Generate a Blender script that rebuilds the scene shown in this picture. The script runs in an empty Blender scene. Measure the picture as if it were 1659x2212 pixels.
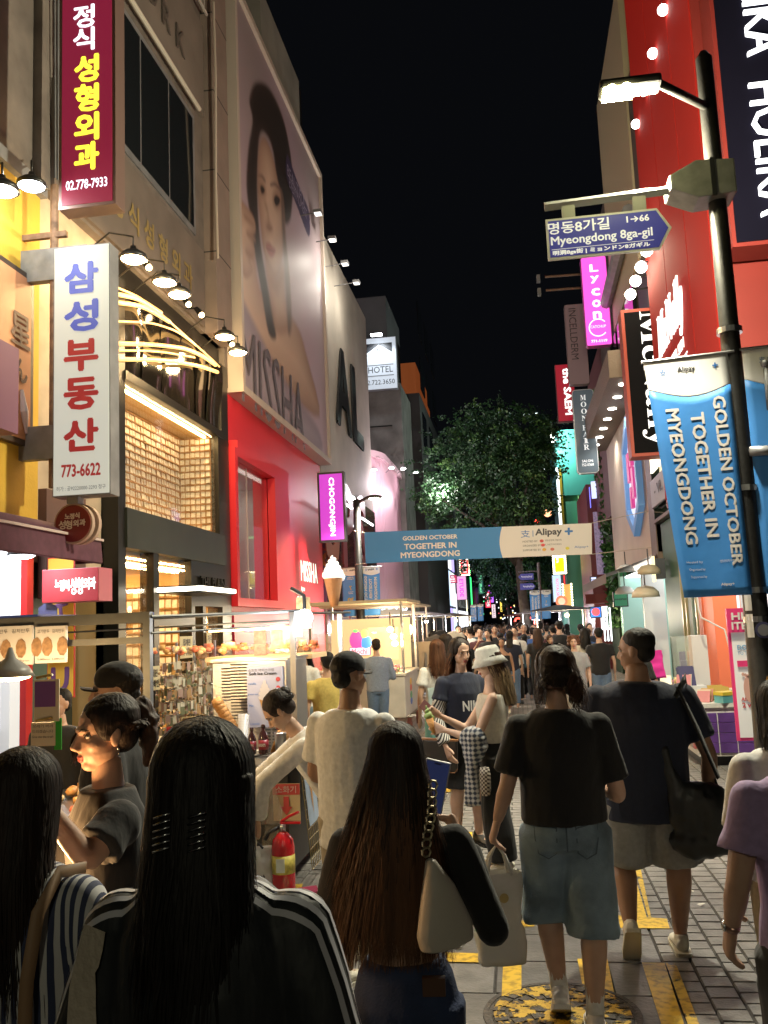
import bpy, bmesh, math, random
import numpy as np
from mathutils import Vector, Matrix, noise
from mathutils.bvhtree import BVHTree
random.seed(7)
sc = bpy.context.scene
col = sc.collection
PI = math.pi

# ------------------------------------------------------------------ camera
# photograph measured on a 1659 x 2212 grid, focal length 1920 of those pixels
GW, GH, GF, CAMZ = 1659.0, 2212.0, 1920.0, 1.85
YAW, PITCH, ROLL = math.radians(8.186), math.radians(7.298), math.radians(2.4)
_w = Vector((-math.sin(YAW) * math.cos(PITCH), math.cos(YAW) * math.cos(PITCH), math.sin(PITCH)))
_r0 = Vector((math.cos(YAW), math.sin(YAW), 0)); _u0 = _r0.cross(_w)
_r = _r0 * math.cos(ROLL) - _u0 * math.sin(ROLL); _u = _u0 * math.cos(ROLL) + _r0 * math.sin(ROLL)
cd = bpy.data.cameras.new('camera'); cam = bpy.data.objects.new('camera', cd); col.objects.link(cam)
cam.matrix_world = Matrix(((_r.x, _u.x, -_w.x, 0), (_r.y, _u.y, -_w.y, 0), (_r.z, _u.z, -_w.z, CAMZ), (0, 0, 0, 1)))
cd.sensor_fit = 'HORIZONTAL'; cd.sensor_width = 36.0; cd.lens = GF / GW * 36.0
cd.clip_start = 0.05; cd.clip_end = 900
sc.camera = cam
def ray(x, y): return _w + _r * ((x - GW / 2) / GF) - _u * ((y - GH / 2) / GF)
def onX(x, y, X): d = ray(x, y); return Vector((0, 0, CAMZ)) + d * (X / d.x)
def onY(x, y, Y): d = ray(x, y); return Vector((0, 0, CAMZ)) + d * (Y / d.y)
def onZ(x, y, Z): d = ray(x, y); return Vector((0, 0, CAMZ)) + d * ((Z - CAMZ) / d.z)

# ------------------------------------------------------------------ night sky, exposure
wd = bpy.data.worlds.new('World'); sc.world = wd; wd.use_nodes = True
nt = wd.node_tree; bg = nt.nodes['Background']
bg.inputs['Color'].default_value = (0.55, 0.62, 0.8, 1); bg.inputs['Strength'].default_value = 0.0032
sc.view_settings.view_transform = 'Standard'; sc.view_settings.look = 'None'
sc.view_settings.gamma = 1.0; sc.view_settings.exposure = 0.5; sc.view_settings.use_curve_mapping = False
sc.cycles.use_denoising = True
sc.cycles.max_bounces = 5; sc.cycles.diffuse_bounces = 3; sc.cycles.glossy_bounces = 3
sc.cycles.transmission_bounces = 4; sc.cycles.transparent_max_bounces = 10
sc.cycles.sample_clamp_indirect = 3.0; sc.cycles.caustics_reflective = False; sc.cycles.caustics_refractive = False

# ------------------------------------------------------------------ helpers: materials
MATS = {}
def mat(key, rgb=(.5, .5, .5), rough=.6, metal=0., emit=None, es=0., var=None, bump=None, spec=.5, alpha=1., trans=0., sheen=0., coat=0.):
    if key in MATS: return MATS[key]
    m = bpy.data.materials.new(key); m.use_nodes = True; t = m.node_tree; b = t.nodes['Principled BSDF']
    b.inputs['Base Color'].default_value = (*rgb, 1); b.inputs['Roughness'].default_value = rough
    b.inputs['Metallic'].default_value = metal; b.inputs['Specular IOR Level'].default_value = spec
    if emit: b.inputs['Emission Color'].default_value = (*emit, 1); b.inputs['Emission Strength'].default_value = es
    if alpha < 1: b.inputs['Alpha'].default_value = alpha
    if trans: b.inputs['Transmission Weight'].default_value = trans
    if sheen: b.inputs['Sheen Weight'].default_value = sheen
    if coat: b.inputs['Coat Weight'].default_value = coat
    tc = None
    if var or bump: tc = t.nodes.new('ShaderNodeTexCoord')
    if var:                                    # (scale, amount[, stretch])
        n = t.nodes.new('ShaderNodeTexNoise'); n.inputs['Scale'].default_value = var[0]; n.inputs['Detail'].default_value = 6
        src = tc.outputs['Object']
        if len(var) > 2:
            mp = t.nodes.new('ShaderNodeMapping'); mp.inputs['Scale'].default_value = var[2]; t.links.new(src, mp.inputs[0]); src = mp.outputs[0]
        t.links.new(src, n.inputs['Vector'])
        r = t.nodes.new('ShaderNodeValToRGB'); a = var[1]
        r.color_ramp.elements[0].position = .3; r.color_ramp.elements[1].position = .72
        r.color_ramp.elements[0].color = (*[max(0, c * (1 - a)) for c in rgb], 1); r.color_ramp.elements[1].color = (*[min(1, c * (1 + a)) for c in rgb], 1)
        t.links.new(n.outputs['Fac'], r.inputs['Fac']); t.links.new(r.outputs['Color'], b.inputs['Base Color'])
    if bump:                                   # (scale, strength[, stretch])
        n = t.nodes.new('ShaderNodeTexNoise'); n.inputs['Scale'].default_value = bump[0]; n.inputs['Detail'].default_value = 4
        src = tc.outputs['Object']
        if len(bump) > 2:
            mp = t.nodes.new('ShaderNodeMapping'); mp.inputs['Scale'].default_value = bump[2]; t.links.new(src, mp.inputs[0]); src = mp.outputs[0]
        t.links.new(src, n.inputs['Vector'])
        bn = t.nodes.new('ShaderNodeBump'); bn.inputs['Strength'].default_value = bump[1]; bn.inputs['Distance'].default_value = .02
        t.links.new(n.outputs['Fac'], bn.inputs['Height']); t.links.new(bn.outputs['Normal'], b.inputs['Normal'])
    MATS[key] = m; return m
def glow(key, rgb=(1, 1, 1), s=1., base=None): return MATS[key] if key in MATS else mat(key, base or tuple(c * .5 for c in rgb), .5, emit=rgb, es=s)
def stripes(key, c1, c2, scale, rot=(0, 0, 0), thr=.5, rough=.8, checks=False, soft=.03):
    if key in MATS: return MATS[key]
    m = mat(key, c1, rough); t = m.node_tree; b = t.nodes['Principled BSDF']
    tc = t.nodes.new('ShaderNodeTexCoord'); mp = t.nodes.new('ShaderNodeMapping'); mp.inputs['Rotation'].default_value = rot
    t.links.new(tc.outputs['Object'], mp.inputs[0])
    w = t.nodes.new('ShaderNodeTexWave'); w.inputs['Scale'].default_value = scale; w.bands_direction = 'X'; w.inputs['Distortion'].default_value = .3
    t.links.new(mp.outputs[0], w.inputs['Vector'])
    r = t.nodes.new('ShaderNodeValToRGB'); r.color_ramp.elements[0].position = thr - soft; r.color_ramp.elements[1].position = thr + soft
    r.color_ramp.elements[0].color = (*c1, 1); r.color_ramp.elements[1].color = (*c2, 1)
    fac = w.outputs['Fac']
    if checks:
        w2 = t.nodes.new('ShaderNodeTexWave'); w2.inputs['Scale'].default_value = scale; w2.bands_direction = 'Z'
        t.links.new(mp.outputs[0], w2.inputs['Vector'])
        ad = t.nodes.new('ShaderNodeMath'); ad.operation = 'MULTIPLY_ADD'; ad.inputs[1].default_value = .5; 
        hv = t.nodes.new('ShaderNodeMath'); hv.operation = 'MULTIPLY'; hv.inputs[1].default_value = .5
        t.links.new(w2.outputs['Fac'], hv.inputs[0]); t.links.new(w.outputs['Fac'], ad.inputs[0]); t.links.new(hv.outputs[0], ad.inputs[2]); fac = ad.outputs[0]
        r.color_ramp.elements[0].position = .3; r.color_ramp.elements[1].position = .75
    t.links.new(fac, r.inputs['Fac']); t.links.new(r.outputs['Color'], b.inputs['Base Color']); return m

# ------------------------------------------------------------------ helpers: objects
def tag(o, label=None, cat=None, group=None, kind=None):
    if label: o['label'] = label
    if cat: o['category'] = cat
    if group: o['group'] = group
    if kind: o['kind'] = kind
    return o
def empty(name, loc=(0, 0, 0), rz=0., label=None, cat=None, group=None):
    o = bpy.data.objects.new(name, None); col.objects.link(o); o.location = loc; o.rotation_euler = (0, 0, rz); o.empty_display_size = .1
    return tag(o, label, cat, group)
def link(name, me, m=None, parent=None):
    o = bpy.data.objects.new(name, me); col.objects.link(o)
    if m is not None and not me.materials: me.materials.append(m)
    if parent is not None: o.parent = parent
    return o
def pydata(name, v, f, m=None, parent=None, smooth=False):
    me = bpy.data.meshes.new(name); me.from_pydata([tuple(p) for p in v], [], f); me.update()
    if smooth: me.polygons.foreach_set('use_smooth', [True] * len(me.polygons))
    return link(name, me, m, parent)
class MB:
    """collects shapes into one mesh"""
    def __init__(s): s.v = []; s.f = []
    def add(s, v, f): n = len(s.v); s.v += [Vector(p) for p in v]; s.f += [tuple(i + n for i in q) for q in f]; return s
    def box(s, a, b, M=None):
        x0, y0, z0 = a; x1, y1, z1 = b
        v = [Vector(p) for p in ((x0, y0, z0), (x1, y0, z0), (x1, y1, z0), (x0, y1, z0), (x0, y0, z1), (x1, y0, z1), (x1, y1, z1), (x0, y1, z1))]
        if M: v = [M @ p for p in v]
        return s.add(v, [(0, 3, 2, 1), (4, 5, 6, 7), (0, 1, 5, 4), (1, 2, 6, 5), (2, 3, 7, 6), (3, 0, 4, 7)])
    def tube(s, pts, r, n=10, cap=True):
        pts = [Vector(p) for p in pts]; rs = r if isinstance(r, (list, tuple)) else [r] * len(pts)
        v, f = loft([(p, q, q) for p, q in zip(pts, rs)], n, cap=0 if cap else None); return s.add(v, f)
    def lathe(s, prof, c=(0, 0, 0), n=20, M=None):      # prof: (r,z) from bottom to top
        v = []; f = []; c = Vector(c)
        for r, z in prof:
            for k in range(n): a = 2 * PI * k / n; v.append(Vector((r * math.cos(a), r * math.sin(a), z)))
        m = len(prof)
        for i in range(m - 1):
            for k in range(n): f.append((i * n + k, i * n + (k + 1) % n, (i + 1) * n + (k + 1) % n, (i + 1) * n + k))
        f.append(tuple(range(n - 1, -1, -1))); f.append(tuple((m - 1) * n + k for k in range(n)))
        if M: v = [M @ p for p in v]
        return s.add([p + c for p in v], f)
    def prism(s, poly, c, r, u, d):                     # polygon (u,v) extruded by d along r x u direction from plane at c
        r = Vector(r); u = Vector(u); nn = r.cross(u); c = Vector(c); n = len(poly)
        a = [c + r * p[0] + u * p[1] for p in poly]; b = [p + nn * d for p in a]
        return s.add(a + b, [tuple(range(n - 1, -1, -1)), tuple(range(n, 2 * n))] + [(i, (i + 1) % n, n + (i + 1) % n, n + i) for i in range(n)])
    def build(s, name, m=None, parent=None, smooth=False, bevel=0.):
        o = pydata(name, s.v, s.f, m, parent, smooth)
        if bevel:
            bm = bmesh.new(); bm.from_mesh(o.data)
            es = [e for e in bm.edges if len(e.link_faces) == 2 and e.calc_face_angle(0) > .5]
            bmesh.ops.bevel(bm, geom=es, offset=bevel, segments=2, affect='EDGES', profile=.6, clamp_overlap=True); bm.to_mesh(o.data); bm.free()
        return o
def loft(secs, n=14, cap=.5, ref=None, pw=2.0):
    """secs: (centre, rx, ry) closed tube with rounded ends; rx lies along ref (default world x)"""
    C = [Vector(s[0]) for s in secs]; m = len(C); v = []; f = []
    T = []
    for i in range(m):
        t = C[min(i + 1, m - 1)] - C[max(i - 1, 0)]
        T.append(t.normalized() if t.length > 1e-9 else Vector((0, 0, 1)))
    x = Vector(ref) if ref else (Vector((1, 0, 0)) if abs(T[0].x) < .9 else Vector((0, 1, 0)))
    for i in range(m):
        x = (x - T[i] * x.dot(T[i])); x = x.normalized() if x.length > 1e-6 else T[i].orthogonal().normalized()
        y = T[i].cross(x)
        for k in range(n):
            a = 2 * PI * k / n; ca, sa = math.cos(a), math.sin(a)
            if pw != 2.0: ca = math.copysign(abs(ca) ** (2 / pw), ca); sa = math.copysign(abs(sa) ** (2 / pw), sa)
            v.append(C[i] + x * (secs[i][1] * ca) + y * (secs[i][2] * sa))
    for i in range(m - 1):
        for k in range(n): f.append((i * n + k, i * n + (k + 1) % n, (i + 1) * n + (k + 1) % n, (i + 1) * n + k))
    if cap is not None:
        a = len(v); v.append(C[0] - T[0] * (cap * min(secs[0][1], secs[0][2]))); v.append(C[-1] + T[-1] * (cap * min(secs[-1][1], secs[-1][2])))
        for k in range(n): f.append((a, (k + 1) % n, k)); f.append((a + 1, (m - 1) * n + k, (m - 1) * n + (k + 1) % n))
    return v, f
def ball(c, r, n=14, M=None):
    if not isinstance(r, (tuple, list)): r = (r, r, r)
    v = []; f = []; c = Vector(c); m = n // 2
    v.append(Vector((0, 0, -1)))
    for i in range(1, m):
        a = -PI / 2 + PI * i / m
        for k in range(n): b = 2 * PI * k / n; v.append(Vector((math.cos(a) * math.cos(b), math.cos(a) * math.sin(b), math.sin(a))))
    v.append(Vector((0, 0, 1))); L = len(v) - 1
    for k in range(n): f.append((0, 1 + (k + 1) % n, 1 + k)); f.append((L, L - n + k, L - n + (k + 1) % n))
    for i in range(m - 2):
        for k in range(n): f.append((1 + i * n + k, 1 + i * n + (k + 1) % n, 1 + (i + 1) * n + (k + 1) % n, 1 + (i + 1) * n + k))
    o = [Vector((p.x * r[0], p.y * r[1], p.z * r[2])) for p in v]
    if M: o = [M @ p for p in o]
    return [p + c for p in o], f
TMP = bpy.data.scenes.new('scratch')
def fuse(prims, voxel, smooth=4, disp=None):
    """union of closed shapes as one continuous surface: returns (verts Nx3, faces)"""
    b = MB()
    for v, f in prims: b.add(v, f)
    me = bpy.data.meshes.new('fuse'); me.from_pydata([tuple(p) for p in b.v], [], b.f); me.update()
    o = bpy.data.objects.new('fuse', me); TMP.collection.objects.link(o)
    r = o.modifiers.new('r', 'REMESH'); r.mode = 'VOXEL'; r.voxel_size = voxel
    if smooth:
        s = o.modifiers.new('s', 'SMOOTH'); s.factor = .5; s.iterations = smooth
    vl = TMP.view_layers[0]; vl.update(); dg = vl.depsgraph
    ev = o.evaluated_get(dg); m2 = ev.data
    n = len(m2.vertices); co = np.empty(n * 3, np.float32); m2.vertices.foreach_get('co', co); co = co.reshape(-1, 3)
    if disp is not None:
        no = np.empty(n * 3, np.float32); m2.vertices.foreach_get('normal', no); co = co + no.reshape(-1, 3) * disp(co)[:, None]
    fs = np.empty(len(m2.polygons) * 4, np.int32); m2.polygons.foreach_get('vertices', fs)
    TMP.collection.objects.unlink(o); bpy.data.objects.remove(o); bpy.data.meshes.remove(me)
    return co, fs.reshape(-1, 4)
def npmesh(name, parts, mats, parent=None, midx=None):
    """parts: list of (co, quads) -> one smooth mesh object; material per part"""
    V = np.concatenate([p[0] for p in parts]).astype(np.float32); o = 0; Fs = []; mi = []
    for k, (c, f) in enumerate(parts): Fs.append(f + o); o += len(c); mi.append(np.full(len(f), min(k, len(mats) - 1) if midx is None else midx[k], np.int32))
    F = np.concatenate(Fs).astype(np.int32)
    me = bpy.data.meshes.new(name); me.vertices.add(len(V)); me.vertices.foreach_set('co', V.ravel())
    me.loops.add(F.size); me.loops.foreach_set('vertex_index', F.ravel()); me.polygons.add(len(F))
    me.polygons.foreach_set('loop_start', np.arange(0, F.size, 4, dtype=np.int32))
    me.polygons.foreach_set('use_smooth', np.ones(len(F), bool)); me.polygons.foreach_set('material_index', np.concatenate(mi))
    for m in mats: me.materials.append(m)
    me.update(); me.validate()
    ob = bpy.data.objects.new(name, me); col.objects.link(ob)
    if parent is not None: ob.parent = parent
    return ob
def wob(seed, freq, amp, stretch=(1, 1, 1), octs=5):
    """cheap smooth noise for folds and creases"""
    rs = np.random.RandomState(seed); ds = rs.normal(size=(octs * 3, 3)) * np.array(stretch); ph = rs.uniform(0, 6.28, octs * 3)
    sc_ = np.repeat(freq * 1.7 ** np.arange(octs), 3); am = np.repeat(1 / 1.5 ** np.arange(octs), 3)
    def fn(co):
        out = np.zeros(len(co))
        for d, p, s, a in zip(ds, ph, sc_, am): out += a * np.sin(co @ d * s + p + 1.3 * np.sin(co @ d[[1, 2, 0]] * s * .6))
        return out * amp / 3
    return fn

# ------------------------------------------------------------------ helpers: lettering and signs
def _serif(s, it=False):
    o = ''
    for ch in s:
        if 'A' <= ch <= 'Z': o += chr((0x1D468 if it else 0x1D400) + ord(ch) - 65)
        elif 'a' <= ch <= 'z': o += chr((0x1D482 if it else 0x1D41A) + ord(ch) - 97)
        elif '0' <= ch <= '9': o += chr(0x1D7CE + ord(ch) - 48)
        else: o += ch
    return o
_TC = {}
_fc = bpy.data.curves.new('t', 'FONT'); _fc.resolution_u = 2; _fo = bpy.data.objects.new('t', _fc)
def glyphs(s, style=''):
    k = (s, style)
    if k in _TC: return _TC[k]
    body = {'s': _serif, 'i': lambda t: _serif(t, True)}.get(style[:1], lambda t: t)(s)
    o = _fo; _fc.body = body; me = o.to_mesh(); n = len(me.vertices)
    co = np.empty(n * 3, np.float32); me.vertices.foreach_get('co', co); co = co.reshape(-1, 3)[:, :2].copy()
    fs = [tuple(p.vertices) for p in me.polygons]; o.to_mesh_clear()
    co = np.concatenate([co, np.zeros((n, 1), np.float32)], 1)
    if style[:1] == 'b':                       # bolder: the outline repeated slightly shifted
        base, f0 = co, fs; co = [base]; fs = list(f0)
        for i in range(6): co.append(base + np.array([.032 * math.cos(i * PI / 3), .032 * math.sin(i * PI / 3), i + 1], np.float32)); fs += [tuple(q + n * (i + 1) for q in t) for t in f0]
        co = np.concatenate(co)
    if n:
        mn, mx = co.min(0), co.max(0); asp = (mx[0] - mn[0]) / max(1e-6, mx[1] - mn[1]); co[:, :2] = ((co - (mn + mx) / 2) / np.maximum(mx - mn, 1e-6))[:, :2]
    else: asp = 1
    _TC[k] = (co, fs, asp); return _TC[k]
def text(s, c, r, u, w, h, m, parent=None, style='', rot=0., fat=0., lift=.004, name='lettering', thick=0.):
    """lettering fitted into w x h around c on the plane spanned by r,u; w or h None keeps proportions; rot in degrees (clockwise = reading down)"""
    co, fs, asp = glyphs(s, style); r = Vector(r).normalized(); u = Vector(u).normalized(); n = r.cross(u)
    if w is None: w = h * asp
    if h is None: h = w / asp
    a = math.radians(-rot); rr = r * math.cos(a) + u * math.sin(a); uu = u * math.cos(a) - r * math.sin(a)
    v = []; f = []
    offs = [(0, 0)] + ([(fat * math.cos(k * PI / 3), fat * math.sin(k * PI / 3)) for k in range(6)] if fat else [])
    c = Vector(c)
    for i, (dx, dy) in enumerate(offs):
        b = len(v); L = lift + thick + i * .0004
        v += [c + rr * (float(p[0]) * w + dx) + uu * (float(p[1]) * h + dy) + n * (L + .0004 * float(p[2])) for p in co]; f += [tuple(q + b for q in t) for t in fs]
    if thick:
        ec = {}
        for t in fs:
            for i in range(len(t)):
                e = (t[i], t[(i + 1) % len(t)])
                if (e[1], e[0]) in ec: del ec[(e[1], e[0])]
                else: ec[e] = 1
        b = len(v); v += [c + rr * (float(p[0]) * w) + uu * (float(p[1]) * h) + n * lift for p in co]
        f += [(e[1], e[0], b + e[0], b + e[1]) for e in ec]
    return pydata(name, v, f, m, parent)
def panel(name, c, w, h, d, m, r=(1, 0, 0), u=(0, 0, 1), parent=None, bevel=0., corner=0., lab=None):
    """box whose front face centre is c, d deep behind it; corner rounds the outline"""
    r = Vector(r).normalized(); u = Vector(u).normalized(); n = r.cross(u); b = MB()
    if corner:
        poly = []
        for sx, sy, a0 in ((1, 1, 0), (-1, 1, 90), (-1, -1, 180), (1, -1, 270)):
            for k in range(5): a = math.radians(a0 + k * 22.5); poly.append((sx * (w / 2 - corner) + corner * math.cos(a), sy * (h / 2 - corner) + corner * math.sin(a)))
        b.prism(poly, Vector(c) - n * d, r, u, d)
    else: b.prism([(-w / 2, -h / 2), (w / 2, -h / 2), (w / 2, h / 2), (-w / 2, h / 2)], Vector(c) - n * d, r, u, d)
    return b.build(name, m, parent, bevel=bevel)
FRONT = ((1, 0, 0), (0, 0, 1)); LEFTW = ((0, 1, 0), (0, 0, 1)); RIGHTW = ((0, -1, 0), (0, 0, 1))
def sign(name, label, cat, c, w, h, d, face, frame, texts=(), axes=FRONT, group=None, edge=.03, corner=0., parent=None):
    """box sign: frame box, a lit or painted face, lettering; texts: (string,u,v,w,h,material,opts) in fractions of w,h"""
    r, u = Vector(axes[0]), Vector(axes[1]); n = r.cross(u); c = Vector(c)
    if parent is None: t = empty(name, c - u * (h / 2), 0, label, cat, group)
    else: t = parent
    off = Vector(t.location) if parent is None else Vector((0, 0, 0))
    c = c - off
    panel('frame', c - n * .008, w, h, d, frame, r, u, t, corner=corner)
    fc = panel('face', c, w - 2 * edge, h - 2 * edge, .02, face, r, u, t, corner=max(0, corner - edge) if corner else 0)
    for s, uu, vv, ww, hh, m, *op in texts:
        kw = op[0] if op else {}
        W2, H2 = (h, w) if abs(kw.get('rot', 0)) == 90 else (w, h)      # turned lettering: width runs along the sign's height
        text(s, c + r * (uu * w) + u * (vv * h), r, u, ww * W2 if ww else None, hh * H2 if hh else None, m, fc, **kw)
    return t
def poly(name, pts, m, parent=None, thick=0., n=None):
    """flat polygon from 3-D points, optionally given thickness along n"""
    pts = [Vector(p) for p in pts]; k = len(pts)
    if not thick: return pydata(name, pts, [tuple(range(k))], m, parent)
    n = Vector(n); q = [p - n * thick for p in pts]
    return pydata(name, pts + q, [tuple(range(k)), tuple(range(2 * k - 1, k - 1, -1))] + [((i + 1) % k, i, k + i, k + (i + 1) % k) for i in range(k)], m, parent)
def dup(o, parent=None):
    c = o.copy(); col.objects.link(c); c.parent = parent
    for ch in o.children: dup(ch, c)
    return c
def lamp(name, loc, power, rgb, size=.05, kind='POINT', parent=None, target=None, spot=None, blend=.4):
    l = bpy.data.lights.new(name, kind); l.energy = power; l.color = rgb
    if kind in ('POINT', 'SPOT'): l.shadow_soft_size = size
    if kind == 'AREA': l.size = size
    if spot: l.spot_size = math.radians(spot); l.spot_blend = blend
    o = bpy.data.objects.new(name, l); col.objects.link(o); o.location = loc
    if target is not None: o.rotation_euler = (Vector(target) - Vector(loc)).to_track_quat('-Z', 'Y').to_euler()
    if parent is not None: o.parent = parent
    return o
# ================================================================== ground
M_stone = mat('granite paver', (.19, .18, .172), .55, var=(9, .3), bump=(60, .25))
M_stone2 = mat('dark granite slab', (.15, .143, .138), .42, var=(6, .3), bump=(40, .2))
M_joint = mat('joint sand', (.055, .05, .047), .95, var=(30, .3))
g = pydata('ground', [(-160, -30, -.012), (160, -30, -.012), (160, 500, -.012), (-160, 500, -.012)], [(0, 1, 2, 3)], M_joint); tag(g, kind='structure')
def brick_mat(key, c1, c2, mortar, sx, w, h, rough=.55):
    m = mat(key, c1, rough); t = m.node_tree; b = t.nodes['Principled BSDF']
    tc = t.nodes.new('ShaderNodeTexCoord'); br = t.nodes.new('ShaderNodeTexBrick'); t.links.new(tc.outputs['Object'], br.inputs['Vector'])
    br.inputs['Color1'].default_value = (*c1, 1); br.inputs['Color2'].default_value = (*c2, 1); br.inputs['Mortar'].default_value = (*mortar, 1)
    br.inputs['Scale'].default_value = sx; br.inputs['Brick Width'].default_value = w; br.inputs['Row Height'].default_value = h; br.inputs['Mortar Size'].default_value = .012
    n = t.nodes.new('ShaderNodeTexNoise'); n.inputs['Scale'].default_value = 1.2; n.inputs['Detail'].default_value = 6; t.links.new(tc.outputs['Object'], n.inputs['Vector'])
    mx = t.nodes.new('ShaderNodeMixRGB'); mx.blend_type = 'MULTIPLY'; mx.inputs[0].default_value = .6
    t.links.new(br.outputs['Color'], mx.inputs[1]); t.links.new(n.outputs['Fac'], mx.inputs[2])
    g2 = t.nodes.new('ShaderNodeMixRGB'); g2.blend_type = 'MULTIPLY'; g2.inputs[0].default_value = 1; g2.inputs[2].default_value = (1.5, 1.5, 1.5, 1); t.links.new(mx.outputs[0], g2.inputs[1])
    t.links.new(g2.outputs[0], b.inputs['Base Color'])
    bp = t.nodes.new('ShaderNodeBump'); bp.inputs['Strength'].default_value = .4; bp.inputs['Distance'].default_value = .01
    iv = t.nodes.new('ShaderNodeMath'); iv.operation = 'SUBTRACT'; iv.inputs[0].default_value = 1; t.links.new(br.outputs['Fac'], iv.inputs[1])
    t.links.new(iv.outputs[0], bp.inputs['Height']); t.links.new(bp.outputs[0], b.inputs['Normal']); return m
rd = pydata('road', [(-5.2, 14.04, 0), (5.2, 14.04, 0), (5.2, 260, 0), (-5.2, 260, 0)], [(0, 1, 2, 3)], brick_mat('brick paving', (.25, .22, .2), (.2, .18, .165), (.03, .028, .025), 1., .2, .1)); tag(rd, kind='structure')
pv = empty('pavement', (0, 0, 0)); tag(pv, kind='structure')
pav = []
def lay(x0, x1, y0, y1, w, l, along):
    # along: columns run along the street with staggered cross joints; else rows across it
    if along:
        i = 0; x = x0
        while x < x1 - .02:
            y = y0 - (l * .5 if i % 2 else 0)
            while y < y1: pav.append((x, max(y, y0), min(x + w, x1), min(y + l, y1))); y += l
            x += w; i += 1
    else:
        i = 0; y = y0
        while y < y1 - .02:
            x = x0 - (w * .5 if i % 2 else 0)
            while x < x1: pav.append((max(x, x0), y, min(x + w, x1), min(y + l, y1))); x += w
            y += l; i += 1
lay(.66, 3.3, 2.6, 14.0, .15, .13, True)
lay(-1.7, .66, 2.6, 6.9, .59, .43, False)
lay(-1.7, .66, 6.9, 14.0, .236, .118, False)
lay(-4.7, -1.7, 2.6, 14.0, .3, .2, False)
def paver_geo(b):
    x0, y0, x1, y1 = b; j = .005; z = random.uniform(-.0018, .001); e = .004
    tx, ty = random.uniform(-.0012, .0012), random.uniform(-.0012, .0012)
    v = [(x0 + j, y0 + j, -.012), (x1 - j, y0 + j, -.012), (x1 - j, y1 - j, -.012), (x0 + j, y1 - j, -.012),
         (x0 + j + e, y0 + j + e, z + tx), (x1 - j - e, y0 + j + e, z - tx), (x1 - j - e, y1 - j - e, z + ty), (x0 + j + e, y1 - j - e, z - ty)]
    return v, [(4, 5, 6, 7), (0, 1, 5, 4), (1, 2, 6, 5), (2, 3, 7, 6), (3, 0, 4, 7)]
pav = [b for b in pav if b[2] - b[0] > .03 and b[3] - b[1] > .03]
def seen(b):      # nearest pavers that are in the picture and not under the crowd
    x, y = (b[0] + b[2]) / 2, (b[1] + b[3]) / 2; dv = Vector((x, y, -CAMZ)); z = dv.dot(_w); px = GW / 2 + GF * dv.dot(_r) / z; py = GH / 2 - GF * dv.dot(_u) / z
    return -40 < px < GW + 40 and py < GH + 40, (b[2] - b[0]) * (b[3] - b[1]) / (y * y * y), px, py
sc_ = [(seen(b), b) for b in pav]
big = sorted([s for s in sc_ if s[0][0] and s[0][2] > 950], key=lambda s: -s[0][1])[:300]
bigs = set(id(s[1]) for s in big)
rest = MB()
for s, b in sc_:
    v, f = paver_geo(b)
    if id(b) in bigs: pydata('paver', v, f, M_stone2 if b[2] <= .67 and b[0] > -1.71 and b[3] < 7 else M_stone, pv)
    else: rest.add(v, f)
o = rest.build('paver_field', M_stone, pv); o['kind'] = 'stuff'

def paint_mat(key, rgb, keep, sc1=7., seed=0.):
    m = mat(key, rgb, .5); t = m.node_tree; b = t.nodes['Principled BSDF']
    tc = t.nodes.new('ShaderNodeTexCoord'); n = t.nodes.new('ShaderNodeTexNoise'); n.inputs['Scale'].default_value = sc1; n.inputs['Detail'].default_value = 9; n.inputs['Roughness'].default_value = .72
    mp = t.nodes.new('ShaderNodeMapping'); mp.inputs['Location'].default_value = (seed, seed * .7, 0); t.links.new(tc.outputs['Object'], mp.inputs[0]); t.links.new(mp.outputs[0], n.inputs['Vector'])
    r = t.nodes.new('ShaderNodeValToRGB'); r.color_ramp.elements[0].position = keep; r.color_ramp.elements[1].position = keep + .03
    t.links.new(n.outputs['Fac'], r.inputs['Fac']); t.links.new(r.outputs['Color'], b.inputs['Alpha']); 
    n2 = t.nodes.new('ShaderNodeTexNoise'); n2.inputs['Scale'].default_value = 25; n2.inputs['Detail'].default_value = 5; t.links.new(tc.outputs['Object'], n2.inputs['Vector'])
    r2 = t.nodes.new('ShaderNodeValToRGB'); r2.color_ramp.elements[0].color = (rgb[0] * .55, rgb[1] * .5, rgb[2] * .6, 1); r2.color_ramp.elements[1].color = (*rgb, 1); r2.color_ramp.elements[0].position = .32; r2.color_ramp.elements[1].position = .55
    t.links.new(n2.outputs['Fac'], r2.inputs['Fac']); t.links.new(r2.outputs['Color'], b.inputs['Base Color']); return m
Y1, Y2 = paint_mat('yellow road paint', (.78, .5, .03), .3), paint_mat('worn yellow road paint', (.66, .43, .04), .42, 9, 3.)
c5 = lambda x, y: (1110 + .3307 * x, 1663 + .3307 * y); c4 = lambda x, y: (548.5 + .3307 * x, 1663 + .3307 * y); c9 = lambda x, y: (493.7 + .3307 * x, 1426 + .3307 * y)
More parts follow.
